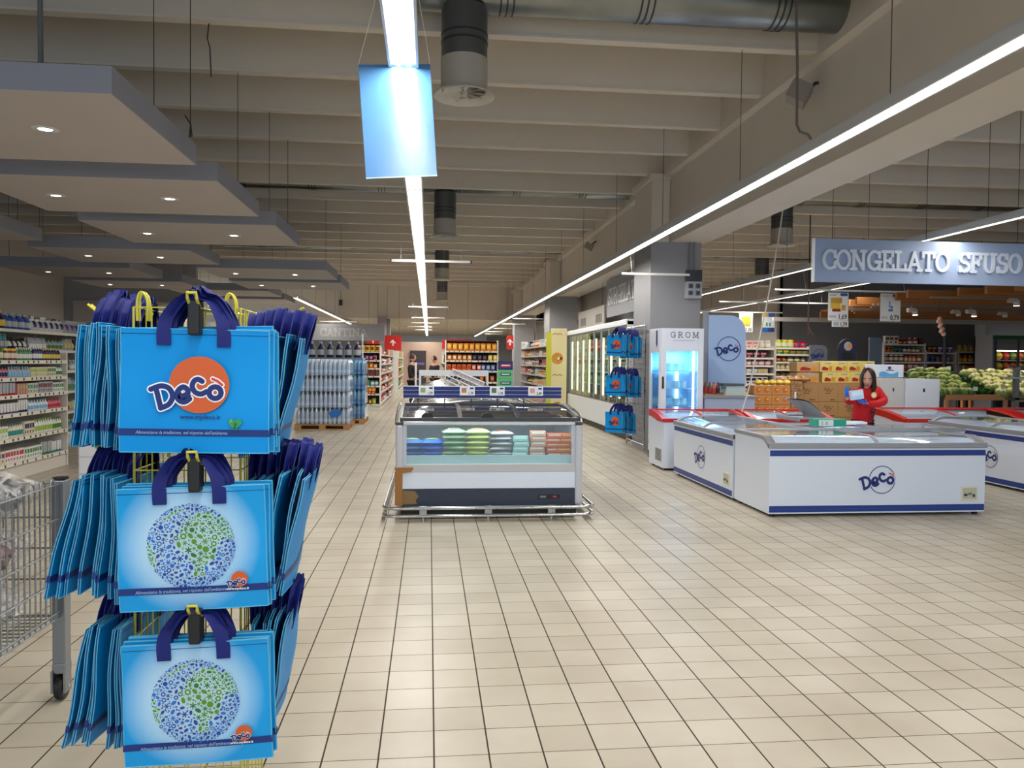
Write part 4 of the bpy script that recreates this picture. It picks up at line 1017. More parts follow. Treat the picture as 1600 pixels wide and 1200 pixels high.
li = bpy.data.lights.new('island_fill', 'AREA'); li.shape = 'RECTANGLE'; li.size = 1.6; li.size_y = .12; li.energy = 4; li.color = (.85, .97, 1)  # added fill lamp, lifts the packs behind the front glass
lo = bpy.data.objects.new('island_fill', li); COL.objects.link(lo); lo.location = ((X0+X1)/2, Y0+.12, .92)
# frozen packs behind the front glass
seqs = [((-.235+.055), .0, 'blue', (60, 110, 170), (190, 200, 150), 4), ((.02), 0, 'bright blue', (40, 100, 190), (150, 190, 120), 4), (.235, 0, 'green and white', (150, 172, 140), (216, 214, 170), 6), (.47, 0, 'yellow-green', (196, 200, 130), (226, 210, 120), 6)]
for i, (x, o_, cn, c1, c2, n) in enumerate(seqs):
    me = pack_mesh(.25, .22, .072, c1, c2)
    for k in range(n):
        rnd = random.Random(i*10+k)
        put('frozen_pack', me, (x+.02+rnd.uniform(-.012, .012), Y0+.25, .545+k*.052), rnd.uniform(-.12, .12), '%s frozen vegetable bag piled behind the glass front' % cn, 'frozen bag', '%s bags in the island freezer' % cn)
me = pack_mesh(.24, .22, .06, (190, 186, 190), (206, 120, 50))
for k in range(6): put('frozen_pack', me, (.72+.012*(k % 2), Y0+.26, .545+k*.05), .1*(k % 3-1), 'silver and orange frozen bag piled in the middle of the glass front', 'frozen bag', 'silver bags in the island freezer')
for i, (x, cn, c1, c2, n, hh) in enumerate([(.93, 'mint', (160, 196, 190), (226, 230, 226), 5, .052), (1.10, 'pale salmon', (214, 150, 132), (230, 214, 200), 6, .052), (1.27, 'salmon red', (212, 92, 70), (226, 190, 170), 6, .048), (1.40, 'orange-red', (216, 96, 52), (232, 170, 110), 6, .048)]):
    me = box_mesh(.155, .12, hh-.003, c1, c2, c1)
    for k in range(n):
        for q in range(1):
            rnd = random.Random(90+i*10+k)
            put('frozen_fish_box', me, (x-.01+rnd.uniform(-.01, .01)-(.03 if x > 1.35 else 0), Y0+.2+.14*q, .542+k*hh), rnd.uniform(-.08, .08) if x < 1.35 else rnd.uniform(-.03, .03), '%s frozen food box stacked right of the bags behind glass' % cn, 'box', '%s boxes in the island freezer' % cn)
# the long island behind it
il = T('island_freezer', 'long arched-lid freezer island stretching back behind the striped board', 'freezer', (.62, 9.15, 0))
XX0, XX1, YY0, YY1 = -.26, 1.5, 9.12, 20.0
MB().box(XX0, YY0, .1, XX1, YY1, .9, M_POST).box(XX0+.05, YY0+.02, 0, XX1-.05, YY1, .1, M_BLACK).build('body', il, world=True)
def za(u): return .9+.19*math.sin(u*PI)**.7
pts = [(XX0+(XX1-XX0)*k/20, za(k/20)) for k in range(21)]
MB().prism([(XX0, .88)]+pts+[(XX1, .88)], 'y', YY0, YY0+.05, mat((104, 116, 132), .35, .1, name='blue_grey_end_panel')).build('end_panel', il, world=True)
e = MB(); e.tube([(p[0], YY0, p[1]+.006) for p in pts], .012, M_STEEL, 8); e.build('end_arch', il, world=True)
MB().lathe([(.07, 0), (.07, .004)], M_DARK, 20, sy=.5).build('end_badge', il).matrix_local = Matrix.Translation((.03, -.035, 1.03))@Matrix.Rotation(PI/2, 4, 'X')
for k in range(7):
    y0, y1 = YY0+.06+k*1.55, YY0+.06+(k+1)*1.55-.03
    m = MB(); m.grid(lambda u, v: (XX0+(XX1-XX0)*u, y0+(y1-y0)*v, za(u)+.004), 20, 1, mat((44, 48, 54), .18, .1, name='dark_lid'))
    for u in (.0, .5, 1.): m.tube([(XX0+(XX1-XX0)*u, y0, za(u)+.01), (XX0+(XX1-XX0)*u, y1, za(u)+.01)], .01, M_STEEL, 6)
    for yy in (y0, y1): m.tube([(p[0], yy, p[1]+.008) for p in pts], .009, M_STEEL, 6)
    m.build('arched_lid', il, 60, world=True)
up = MB(); a, b2 = aty(655, 578, 20.1), aty(763, 588, 20.1)
up.box(a.x, 20.05, b2.z, b2.x, 20.12, a.z, M_WHITE).box(a.x, 20.05, 0, a.x+.05, 20.12, b2.z, M_WHITE).box(b2.x-.05, 20.05, 0, b2.x, 20.12, b2.z, M_WHITE); tag(up.base('end_barrier'), 'white panel closing the far end of the freezer island', 'panel')
# tilted white rack on the island
rk = T('tilted_rack', 'white wire promo rack lying tilted on the far island lids', 'rack', (.95, 14.6, 1.1))
p0, p1 = aty(708, 577, 14.6), aty(757, 598, 13.6)
m = MB(); ax = (p1-p0).normalized()
for dz in (0, -.09):
    m.tube([p0+Vector((0, 0, dz)), p1+Vector((0, 0, dz))], .012, M_WHITE, 6); m.tube([p0+Vector((-.12, .1, dz-.12)), p1+Vector((-.12, .1, dz-.12))], .012, M_WHITE, 6)
for k in range(9):
    q = p0+(p1-p0)*k/8; m.tube([q, q+Vector((-.12, .1, -.21))], .006, M_WHITE, 5)
m.build('wire_frame', rk, world=True)
m = MB(); m.add([p0+Vector((0, 0, .02)), p1+Vector((0, 0, .02)), p1+Vector((0, 0, -.1)), p0+Vector((0, 0, -.1)), p0+Vector((0, .01, .02)), p1+Vector((0, .01, .02)), p1+Vector((0, .01, -.1)), p0+Vector((0, .01, -.1))], [(0, 1, 2, 3), (4, 7, 6, 5), (0, 4, 5, 1), (3, 2, 6, 7)], mat((210, 196, 200), .4)); m.build('side_card', rk, world=True)
# ================================================================== upright freezer wall
WX, WY0, WY1 = 3.9, 15.25, 22.4
wc = T('upright_freezer', 'long upright freezer with lit glass doors behind the pillar', 'freezer', (WX+.45, WY0, 0))
M_LED = emission('warm_door_tube', (255, 250, 206), 2.6)
m = MB().box(WX+.06, WY0, 0, 4.92, WY1, .1, M_BLACK).box(WX, WY0, .14, WX+.08, WY1, .68, M_WHITE, .01).box(WX+.08, WY0, .1, 4.92, WY1, .6, M_WHITE).box(4.84, WY0, .6, 4.92, WY1, 2.3, M_LINER)
m.box(WX, WY0, 0.14, 4.92, WY0+.05, 2.38, M_WHITE).box(WX, WY1-.05, .14, 4.92, WY1, 2.38, M_WHITE); m.build('cabinet', wc, world=True)
MB().box(WX-.03, WY0, 2.3, 4.92, WY1, 2.42, M_WHITE, .015).build('top_canopy', wc, world=True)
ND = 9; dw = (WY1-WY0-.1)/ND
for k in range(ND):
    y = WY0+.05+k*dw
    fr = MB().box(WX, y, .68, WX+.03, y+.035, 2.3, mat((150, 152, 150), .4)).box(WX, y+dw-.03, .68, WX+.03, y+dw, 2.3, mat((150, 152, 150), .4)).box(WX, y+.035, .68, WX+.03, y+dw-.03, .71, mat((96, 96, 92), .4)).box(WX, y+.035, 2.26, WX+.03, y+dw-.03, 2.3, mat((96, 96, 92), .4))
    d_ = fr.build('door', wc, world=True)
    g = MB().box(WX+.012, y+.03, .7, WX+.02, y+dw-.03, 2.28, M_GLF); go = g.build('pane', d_); go.data.transform(Matrix.Translation(-Vector(wc.location)))
    MB().box(WX+.05, y-.03, .80, WX+.075, y+.10, 2.12, M_LED).build('door_tube', wc, world=True)
    s = MB()
    for z in (1.02, 1.32, 1.62, 1.92): s.box(WX+.14, y+.02, z, 4.8, y+dw-.02, z+.015, mat((190, 190, 180), .4))
    s.build('wire_shelf', wc, world=True)
FR = [((196, 190, 176), 'cream'), ((98, 148, 96), 'green'), ((176, 120, 70), 'tan'), ((210, 214, 210), 'white'), ((120, 150, 140), 'sage')]
for j, (z, (c, cn)) in enumerate(zip((.6, 1.035, 1.335, 1.635, 1.935), (FR[2], FR[1], FR[4], FR[3], FR[0]))):
    me = box_mesh(.13, .2, .2, c, (230, 226, 210), (90, 90, 80))
    for k in range(30):
        if random.Random(j*50+k).random() < .1: continue
        put('frozen_box', me, (WX+.3, WY0+.2+k*.235, z), -PI/2, '%s frozen box on the %s level behind the lit glass doors' % (cn, ['lowest', 'second', 'third', 'fourth', 'top'][j]), 'box', '%s boxes in the upright freezer' % cn)
# ================================================================== lit ice cream fridge
gx, gy, gw, gd, gh = 3.60, 12.0, .70, .62, 2.1
gf = T('display_fridge', 'white upright fridge lettered GROM with bright blue-lit glass', 'fridge', (gx+gw/2, gy, 0))
MGW = mat((224, 228, 238), .3)
m = MB().box(gx, gy+.03, 0, gx+gw, gy+gd, .12, mat((60, 62, 66), .4)).box(gx+.03, gy+.03, .12, gx+gw, gy+gd, .5, MGW).box(gx+.03, gy+.03, 1.78, gx+gw, gy+gd, gh, MGW).box(gx+.03, gy+gd-.04, .5, gx+gw, gy+gd, 1.78, mat((150, 205, 245), .3)).box(gx+gw-.04, gy+.03, .5, gx+gw, gy+gd-.04, 1.78, mat((150, 205, 245), .3))
m.box(gx, gy+.03, .12, gx+.035, gy+.08, gh, MGW).box(gx, gy+gd-.1, .12, gx+.035, gy+gd, gh, MGW).box(gx, gy+.08, .12, gx+.035, gy+gd-.1, .6, MGW).box(gx, gy+.08, 1.72, gx+.035, gy+gd-.1, gh, MGW); m.build('cabinet', gf, world=True)
dr = MB().box(gx+.01, gy, .5, gx+.1, gy+.03, gh, MGW, .004).box(gx+gw-.09, gy, .5, gx+gw, gy+.03, gh, MGW, .004).box(gx+.1, gy, 1.74, gx+gw-.09, gy+.03, gh, MGW).box(gx+.1, gy, .5, gx+gw-.09, gy+.03, .62, MGW)
do = dr.build('door', gf, world=True)
h = MB().box(gx+.03, gy-.02, 1.15, gx+.06, gy, 1.34, M_BLACK, .004); ho = h.build('handle', do); ho.data.transform(Matrix.Translation(-Vector(gf.location)))
h = MB().box(gx+.1, gy+.01, .62, gx+gw-.09, gy+.018, 1.74, M_GLF); ho = h.build('pane', do); ho.data.transform(Matrix.Translation(-Vector(gf.location)))
MB().box(gx+.012, gy+.08, .6, gx+.02, gy+gd-.1, 1.72, M_GLF).build('side_pane', gf, world=True)
M_BLED = emission('blue_led', (110, 200, 255), 2.6); M_BLEDW = emission('white_led', (225, 245, 255), 4)
MB().box(gx+gw-.14, gy+.1, .62, gx+gw-.11, gy+.12, 1.74, M_BLEDW).box(gx+.115, gy+.1, .62, gx+.13, gy+.12, 1.74, M_BLED).box(gx+.43, gy+gd-.07, .55, gx+.475, gy+gd-.05, 1.5, M_BLEDW).build('glow_strip', gf, world=True)
for z in (.6, .86, 1.14, 1.42): MB().box(gx+.04, gy+.14, z, gx+gw-.05, gy+gd-.08, z+.012, mat((150, 200, 230), .3)).build('shelf', gf, world=True)
L = bpy.data.lights.new('fridge_light', 'AREA'); L.energy = 7; L.color = (.42, .78, 1); L.shape = 'RECTANGLE'; L.size = .4; L.size_y = .3
o = bpy.data.objects.new('fridge_light', L); COL.objects.link(o); o.location = (gx+.35, gy+.35, 1.74)
gr = slab('GROM', .095, gy-.003, M_INK, gx+.16, 1.95, wd=.1, sp=.42, xs=1.0); gr.build('lettering', gf, world=True)
bg = MB(); bx_ = gx+.05; bg.prism([(gy+.16, 2.07), (gy+.24, 2.07), (gy+.24, 1.86), (gy+.2, 1.80), (gy+.16, 1.86)], 'x', gx-.003, gx, M_NAVY); bg.box(gx+.2, gy-.003, 1.905, gx+.55, gy-.001, 1.912, mat((150, 156, 180), .5)); bg.build('badge', gf, world=True)
for j, z in enumerate((.615, .875, 1.155, 1.435)):
    me = MB().lathe([(.045, 0), (.055, .1), (.058, .1), (.058, .112)], mat((190, 222, 240), .4), 12).mesh('tub', 40)
    for k in range(3): put('ice_cream_tub', me, (gx+.22+k*.13, gy+.3, z), 0, 'pale tub on %s shelf inside the blue-lit fridge' % ['the lowest', 'the second', 'the third', 'the top'][j], 'tub', 'tubs in the blue-lit fridge')
# ================================================================== product library
CN = {'white': (228, 228, 226), 'cream': (226, 214, 186), 'yellow': (232, 196, 56), 'orange': (222, 122, 40), 'red': (190, 34, 34), 'pink': (214, 120, 140), 'maroon': (120, 30, 50), 'purple': (96, 60, 130),
      'blue': (44, 84, 170), 'navy': (26, 36, 84), 'teal': (40, 140, 140), 'green': (60, 130, 62), 'lime': (160, 190, 70), 'brown': (116, 76, 44), 'black': (30, 28, 30), 'silver': (176, 180, 184), 'sky': (130, 186, 226)}
_PM = {}
def prod(kind, a, b, w=.08, h=.18, d=None):
    key = (kind, a, b, round(w, 3), round(h, 3), d)
    if key in _PM: return _PM[key]
    A, B = mat(CN[a], .35), mat(CN[b], .4); m = MB(); d = d or w
    if kind == 'bottle':
        r = w*.46
        m.lathe([(r*.9, 0), (r, .012), (r, h*.58), (r*.75, h*.7), (r*.36, h*.82), (r*.34, h*.88)], A, 10, cap=False)
        m.lathe([(r*.42, h*.87), (r*.42, h*.985), (r*.3, h)], B, 8); m.lathe([(r*1.02, h*.16), (r*1.02, h*.5)], B, 10, cap=False); sm = 50
    elif kind == 'jar':
        r = w*.47; m.lathe([(r*.95, 0), (r, .01), (r, h*.76), (r*.86, h*.82)], A, 10, cap=False); m.lathe([(r*.9, h*.82), (r*.9, h), (r*.2, h)], B, 10); m.lathe([(r*1.02, h*.2), (r*1.02, h*.62)], mat(CN['cream'], .5), 10, cap=False); sm = 50
    elif kind == 'can':
        r = w*.48; m.lathe([(r*.95, 0), (r, .006), (r, h-.006), (r*.95, h)], A, 12); m.lathe([(r*1.02, h*.25), (r*1.02, h*.75)], B, 12, cap=False); sm = 50
    elif kind == 'tube':
        m.lathe([(w*.3, 0), (w*.32, h*.16)], B, 8); m.prism([(-w*.3, h*.16), (w*.3, h*.16), (w*.46, h), (-w*.46, h)], 'y', -w*.14, w*.14, A); sm = 30
    elif kind == 'pouch':
        def f(s): return lambda u, v: ((u-.5)*w*(.94+.06*math.cos(v*PI*2)), s*d*.5*(math.sin(u*PI)**.5)*(math.sin(min(1, v*1.15+.12)*PI)**.6 if v < .99 else 0), v*h)
        m.grid(f(-1), 6, 6, A); m.grid(f(1), 6, 6, A)
        m.grid(lambda u, v: ((u-.5)*w*.62, -d*.5*(math.sin((.19+.62*u)*PI)**.5)*(math.sin(min(1, (.25+.42*v)*1.15+.12)*PI)**.6)-.003, (.25+.42*v)*h), 3, 3, B); sm = 50
    elif kind == 'multipack':                                # shrink-wrapped six-pack
        for i in (-1, 0, 1):
            for j in (-.5, .5): m.lathe([(w*.155, 0), (w*.165, .02), (w*.165, h*.68), (w*.07, h*.9), (w*.07, h)], A, 8, (i*w/3, j*d/2, 0))
        m.box(-w*.5, -d*.5-.004, h*.15, w*.5, -d*.5+.0, h*.5, B); sm = 50
    else:
        m.box(-w*.48, -d/2, 0, w*.48, d/2, h, A)
        m.add([(-w*.4, -d/2-.001, h*.5), (w*.4, -d/2-.001, h*.5), (w*.4, -d/2-.001, h*.85), (-w*.4, -d/2-.001, h*.85)], [(0, 1, 2, 3)], B)
        m.add([(-w*.3, -d/2-.001, h*.14), (w*.1, -d/2-.001, h*.14), (w*.1, -d/2-.001, h*.36), (-w*.3, -d/2-.001, h*.36)], [(0, 1, 2, 3)], B); sm = None
    _PM[key] = m.mesh(kind, sm); return _PM[key]
WORD = {'carton': 'carton', 'bottle': 'bottle', 'jar': 'jar', 'can': 'can', 'tube': 'tube', 'pouch': 'bag', 'multipack': 'multipack'}
ORD = ['lowest', 'second', 'third', 'fourth', 'fifth', 'sixth', 'seventh']
_used = set()
def fill(loc, rz, x0, x1, yo, z, kinds, pal, where, shelf, seed, hmax, wr=(.07, .12), runlen=(3, 7), hr=(.7, .95), pb=None):
    rnd = random.Random(seed); x = x0; c, s = math.cos(rz), math.sin(rz)
    while x < x1-.05:
        for _ in range(30):
            k = rnd.choice(kinds); a, b = rnd.choice(pal), rnd.choice(pb or pal+['white', 'yellow'])
            lab = '%s %s with %s label, %s shelf of %s' % (a, WORD[k], b, shelf, where)
            if a != b and lab not in _used: break
        else:
            lab = '%s %s with %s label, %s shelf of %s' % (a, WORD[k], b, shelf, where)
        _used.add(lab)
        w = round(rnd.uniform(*wr), 2); h = round(hmax*rnd.uniform(*hr), 2); d = round(min(.2, w*rnd.uniform(.7, 1.3)), 2)
        me = prod(k, a, b, w, h, d); n = rnd.randint(*runlen); grp = '%s %ss on %s shelf of %s' % (a+' '+b, WORD[k], shelf, where)
        for _ in range(n):
            if x+w > x1: x = x1; break
            lx, ly = x+w/2, yo+d/2+rnd.uniform(0, .01)
            put({'pouch': 'food_bag', 'can': 'tin_can', 'tube': 'cream_tube', 'carton': 'product_carton', 'multipack': 'bottle_multipack'}.get(k, k), me, (loc[0]+c*lx-s*ly, loc[1]+s*lx+c*ly, z), rz+rnd.uniform(-.04, .04), lab, 'box' if k == 'carton' else WORD[k], grp)
            x += w+.006
        x += rnd.uniform(.0, .02)
def shelving(label, loc, rz, L, D, H, levels, bay=1.0, col=(214, 208, 198), back=(176, 170, 160), strip=(226, 220, 206), tick=True, name='gondola_shelving', ends=True, cut=None):
    t = T(name, label, 'shelving', loc, rz); S = mat(col, .45); K = mat(back, .6); P = mat(strip, .45); W_ = mat((34, 32, 34), .5)
    MB().box(.015, D-.03, .1, L-.015, D, H, K).build('back_panel', t)
    MB().box(.016, .02, 0, L-.016, D-.03, .16, S).build('plinth', t)
    n = max(1, round(L/bay))
    for k in range(n+1):
        x = L*k/n; d0 = D-.07
        if ends and k in (0, n): d0 = 0
        MB().box(x-.015, d0 if k in (0, n) else D-.07, 0, x+.015, D+.001, H, S).build('end_panel' if k in (0, n) and ends else 'upright', t)
    for j, z in enumerate(levels):
        x0 = .016
        sh = MB().box(x0, 0, z-.022, L-.016, D-.031, z-.002, S).build('shelf', t)
        st_ = MB().box(x0, -.012, z-.045, L-.016, -.0005, z+.004, P)
        if tick:
            rnd = random.Random(int(z*100)); x = .1
            while x < L-.1: st_.box(x, -.014, z-.036, x+.032, -.012, z-.004, W_); x += rnd.uniform(.1, .24)
        st_.build('price_strip', sh)
    return t
# ---- left edge: low cosmetics gondola
G1 = (-5.2, 7.5, 0); LV1 = [.22, .53, .84, 1.07, 1.29, 1.51]
shelving('cream gondola of bath products at the left edge, nearest the cart', G1, PI/2, 4.45, .42, 1.62, LV1)
PALC = ['white', 'cream', 'white', 'silver', 'white', 'pink', 'cream']; PALD = ['red', 'teal', 'navy', 'purple', 'sky', 'pink', 'green', 'silver', 'maroon', 'lime']
for j, z in enumerate(LV1):
    gap = (LV1+[1.76])[j+1]-z-.05
    fill(G1, PI/2, 1.35, 4.42, .03, z, [['carton', 'carton', 'tube'], ['carton', 'bottle'], ['bottle', 'carton', 'tube'], ['carton', 'tube'], ['carton', 'bottle'], ['bottle', 'jar']][j], PALC if j < 5 else ['black', 'maroon', 'brown', 'green', 'silver', 'navy'], 'the left-edge gondola', ORD[j], 10+j, min(gap, .2), (.05, .075), (4, 8), pb=PALD if j < 5 else None)
# ---- tall shelving behind it
G2 = (-6.5, 11.3, 0); LV2 = [.2, .58, .95, 1.32, 1.68, 1.99]
shelving('tall shelving behind the left-edge gondola, big packs along its top', G2, PI/2, 8.0, .5, 2.25, LV2, 1.14, tick=False)
for j, z in enumerate(LV2):
    if j == 5: fill(G2, PI/2, .5, 7.9, .04, z, ['pouch', 'multipack', 'bottle'], ['sky', 'blue', 'white', 'navy', 'green', 'purple', 'silver'], 'the tall left shelving', 'top', 31, .28, (.16, .22), (3, 6), (.85, 1))
    else: fill(G2, PI/2, .5 if j > 3 else 3.2, 7.9, .04, z, ['bottle', 'pouch', 'multipack'], ['green', 'white', 'silver', 'black', 'teal', 'sky', 'brown'], 'the tall left shelving', ORD[j], 32+j, .25, (.1, .16), (3, 6))
# ---- pallets of bottled water
M_WOOD = noisy('pallet_wood', (168, 124, 78), (196, 150, 100), 8, .7, .2, stretch=(1, 6, 6))
def pallet(x0, y0, label, L=1.2, D=1.2):
    t = T('wooden_pallet', label, 'pallet', (x0, y0, 0))
    for k in range(3): MB().box(0, k*(D-.1)/2, 0, L, k*(D-.1)/2+.1, .022, M_WOOD).build('runner', t)
    for i in range(3):
        for k in range(3): MB().box(i*(L-.14)/2, k*(D-.1)/2, .022, i*(L-.14)/2+.14, k*(D-.1)/2+.1, .1, M_WOOD).build('block', t)
    for k in range(7): MB().box(0, k*(D-.12)/6, .1, L, k*(D-.12)/6+.12, .125, M_WOOD).build('deck_board', t)
pallet(-2.95, 17.7, 'wooden pallet under the nearer stack of water bottles')
M_PETG = glass('bottle_plastic', (.62, .74, .86), .2, 1.5, .1)
M_PET = mat((196, 210, 226), .1, .2, name='water_bottle'); M_PETB = mat((92, 118, 150), .15, .2)
M_FILM = glass('shrink_film', (.93, .96, 1), .1, 1.35, .12)
def water_pack(label, group, w=.29, d=.2, h=.355, body=M_PET, band=(200, 214, 232), cap=(230, 236, 245)):
    t = T('water_pack', label, 'bottle pack', (0, 0, 0), 0, group); r = w/6.2
    bm_ = MB().lathe([(r*.6, .0), (r*.95, .012), (r, .03), (r*.93, .06), (r, .09), (r, h*.42), (r*.92, h*.47), (r, h*.52), (r, h*.66), (r*.8, h*.78), (r*.36, h*.9), (r*.36, h*.95)], body, 10, cap=False)
    bm_.lathe([(r*.42, h*.94), (r*.42, h)], mat(cap, .4), 8); bm_.lathe([(r*1.03, h*.16), (r*1.03, h*.34)], mat(band, .35), 10, cap=False)
    me = bm_.mesh('bottle', 45)
    for i in (-1, 0, 1):
        for j in (-1, 1):
            o = bpy.data.objects.new('bottle', me); COL.objects.link(o); o.parent = t; o.location = (i*w/3, j*d/4, 0)
    f = MB(); hw, hd = w/2+.004, d/2+.004
    f.grid(lambda u, v: (-hw+2*hw*u, -hd-.002*math.sin(u*3*2*PI), .005+h*.78*v), 18, 3, M_FILM); f.grid(lambda u, v: (hw, -hd+2*hd*u, .005+h*.78*v), 6, 3, M_FILM); f.build('film', t, 60)
    return t
wp = water_pack('clear water six-pack in the nearer pallet stack, front face', 'water packs on the nearer pallet')
k = 0
for lay in range(4):
    for i in range(4):
        if k: dup(wp, (-2.78+i*.295, 17.84, .127+lay*.362))
        else: wp.location = (-2.78, 17.84, .127)
        k += 1
    for j in range(1, 4): dup(wp, (-2.78+3*.295, 17.84+j*.215, .127+lay*.362))
    if lay == 3:
        for i in range(3):
            for j in range(1, 3): dup(wp, (-2.78+i*.295, 17.84+j*.215, .127+lay*.362))
m = MB().box(-2.92, 18.02, .13, -1.95, 18.7, 1.2, mat((190, 200, 214), .4)); tag(m.base('pallet_core'), 'pale wrapped inner core of the nearer water pallet', 'bottle stack')
M_LBL = mat((40, 110, 190), .4)
lb = MB(); lb.add([(-2.16, 17.725, .27), (-1.98, 17.725, .3), (-1.92, 17.725, .4), (-2.0, 17.725, .47), (-2.14, 17.725, .46), (-2.22, 17.725, .38)], [tuple(range(6))], M_LBL); lb.add([(-2.16, 17.728, .27), (-1.98, 17.728, .3), (-1.92, 17.728, .4), (-2.0, 17.728, .47), (-2.14, 17.728, .46), (-2.22, 17.728, .38)], [tuple(range(6))[::-1]], M_LBL); tag(lb.base('film_label'), 'blue round label on the lowest water pack at right', 'label')
pallet(-2.75, 19.3, 'wooden pallet under the bluer water stack behind')
wb = water_pack('blue-labelled water six-pack on the farther pallet', 'water packs on the farther pallet', .29, .2, .355, mat((110, 160, 196), .15, .1), (40, 120, 190), (60, 140, 210))
k = 0
for lay in range(4):
    for i, j in ((3, 0), (3, 1), (3, 2), (3, 3), (2, 0)):
        if k: dup(wb, (-2.6+i*.3, 19.44+j*.22, .127+lay*.362))
        else: wb.location = (-2.6+i*.3, 19.44, .127)
        k += 1
# blue sky-label packs at the right corner of the near pallet
# ---- cage of dark bottles above
cg = T('bottle_cage', 'wire-sided rack of dark blue bottles above the water pallets', 'rack', (-3.2, 21.0, 0))
MB().box(0, 0, 0, 1.45, .9, 1.62, mat((120, 140, 150), .5)).build('shelf_block', cg)
for x in (0, 1.45): MB().box(x-.02, 0, 0, x+.02, .03, 2.25, M_WHITE).build('upright', cg)
for i in range(6):
    t_ = prod('bottle', 'navy', 'silver', .2, .42); put('bottle', t_, (-3.08+i*.235, 21.16, 1.62), 0, 'big dark blue bottle in the rack above the water pallets', 'bottle', 'dark bottles above the water pallets')
# ---- end gondola and the long aisle side
LV4 = [.2, .52, .77, 1.07, 1.31, 1.56]
G4 = (-2.13, 24.5, 0)
shelving('white end-of-aisle shelving with yellow bags on top, left of centre', G4, 0, .62, .4, 2.0, LV4+[1.86][:0], .62, (226, 224, 218), (40, 38, 42))
for j, z in enumerate(LV4):
    pal = [['green', 'brown', 'lime'], ['red', 'white', 'pink'], ['teal', 'green', 'sky'], ['black', 'brown', 'maroon'], ['orange', 'green', 'yellow'], ['maroon', 'purple', 'pink']][j]
    fill(G4, 0, .03, .6, .02, z, ['pouch' if j in (0, 4, 5) else 'can' if j == 2 else 'carton'], pal, 'the white aisle-end shelving', ORD[j], 60+j, .22, (.1, .14), (2, 4))
for i in range(4): put('food_bag', prod('pouch', 'yellow', 'maroon', .145, .25, .1), (-2.05+i*.15, 24.62, 1.81), 0, 'big yellow bag on top of the white aisle-end shelving', 'bag', 'yellow bags on the aisle-end top')
MB_t = MB().box(-2.11, 24.52, 1.79, -1.53, 24.88, 1.81, mat((226, 224, 218), .45)); tag(MB_t.base('yellow_bag_tray'), 'thin top board carrying the yellow bags at the aisle end', 'shelf')
G5 = (-1.5, 24.95, 0); LV5 = [.2, .55, .85, 1.15, 1.45, 1.75]
shelving('long white shelving running back along the left aisle', G5, PI/2, 8.6, .45, 2.0, LV5, 1.2, (226, 224, 218), (150, 146, 140))
for j, z in enumerate(LV5):
    fill(G5, PI/2, .03, 8.5, .03, z, ['pouch', 'carton'], ['red', 'white', 'navy', 'red', 'maroon', 'yellow', 'silver', 'pink'], 'the long left aisle shelving', ORD[j], 70+j, .24, (.2, .3), (3, 5))
G5b = (-1.45, 37.5, 0)
shelving('farthest white shelving on the left aisle before the exit', G5b, PI/2, 7, .5, 2.05, [.3, .8, 1.25, 1.7], 1.4, (226, 224, 218), (150, 146, 140), tick=False)
for j, z in enumerate([.3, .8, 1.25, 1.7]): fill(G5b, PI/2, .05, 6.9, .03, z, ['carton'], ['yellow', 'orange', 'green', 'teal', 'cream'], 'the farthest left aisle shelving', ORD[j], 80+j, .36, (.4, .6), (2, 3))
# ---- pasta gondola facing the camera
Yp = 25.; P0 = .52
zl6 = [aty(735, y, Yp).z for y in (597, 579.5, 563.5, 548.5)]
G6 = (P0, Yp, 0)
shelving('white shelving of amber and yellow food bags facing the camera', G6, 0, 1.66, .5, zl6[3]+.34, [.2]+zl6, 1.66, (230, 228, 222), (40, 36, 40), tick=True)
def row(me, n, x0, dx, z, label, cat, grp, y=Yp+.1, nm='flour_bag'):
    for i in range(n): put(nm, me, (x0+i*dx, y, z), 0, label, cat, grp)
row(prod('pouch', 'orange', 'yellow', .17, .3, .1), 9, P0+.11, .18, zl6[3], 'amber and yellow food bag on top of the shelving facing the camera', 'bag', 'amber bags on the top row')
row(prod('pouch', 'orange', 'cream', .15, .22, .1), 5, P0+.12, .16, zl6[2], 'amber bag on the second row down of the amber shelving', 'bag', 'amber bags second row')
row(prod('pouch', 'navy', 'brown', .15, .22, .1), 3, P0+.92, .16, zl6[2], 'dark bag on the second row down of the amber shelving', 'bag', 'dark bags second row')
row(prod('pouch', 'yellow', 'cream', .15, .22, .1), 2, P0+1.42, .16, zl6[2], 'bright yellow bag at the right of the second row of the amber shelving', 'bag', 'yellow bags second row')
row(prod('pouch', 'orange', 'red', .15, .25, .1), 5, P0+.1, .16, zl6[1], 'golden bag on the third row down of the amber shelving', 'bag', 'golden bags third row')
row(prod('pouch', 'red', 'cream', .15, .25, .1), 2, P0+.9, .16, zl6[1], 'red bag in the middle of the third row of the amber shelving', 'bag', 'red bags third row')
row(prod('pouch', 'blue', 'silver', .15, .25, .1), 3, P0+1.2, .155, zl6[1], 'blue bag at the right of the third row of the amber shelving', 'bag', 'blue bags third row')
row(prod('pouch', 'brown', 'orange', .15, .25, .1), 3, P0+1.15, .17, zl6[0], 'brown-orange bag on the lowest visible row of the amber shelving', 'bag', 'brown bags lowest row')
G6b = (P0-.02, 33.5, 0)
shelving('dark shelving side left of the amber food bags', G6b, -PI/2, 8.0, .5, 1.95, [.3, .75, 1.15, 1.5], 1.3, (200, 198, 190), (70, 66, 64), tick=False)
for j, z in enumerate([.3, .75, 1.15, 1.5]): fill(G6b, -PI/2, .05, 7.9, .03, z, ['pouch', 'carton'], ['white', 'black', 'silver', 'brown'], 'the dark shelving side', ORD[j], 90+j, .3, (.4, .5), (2, 3))
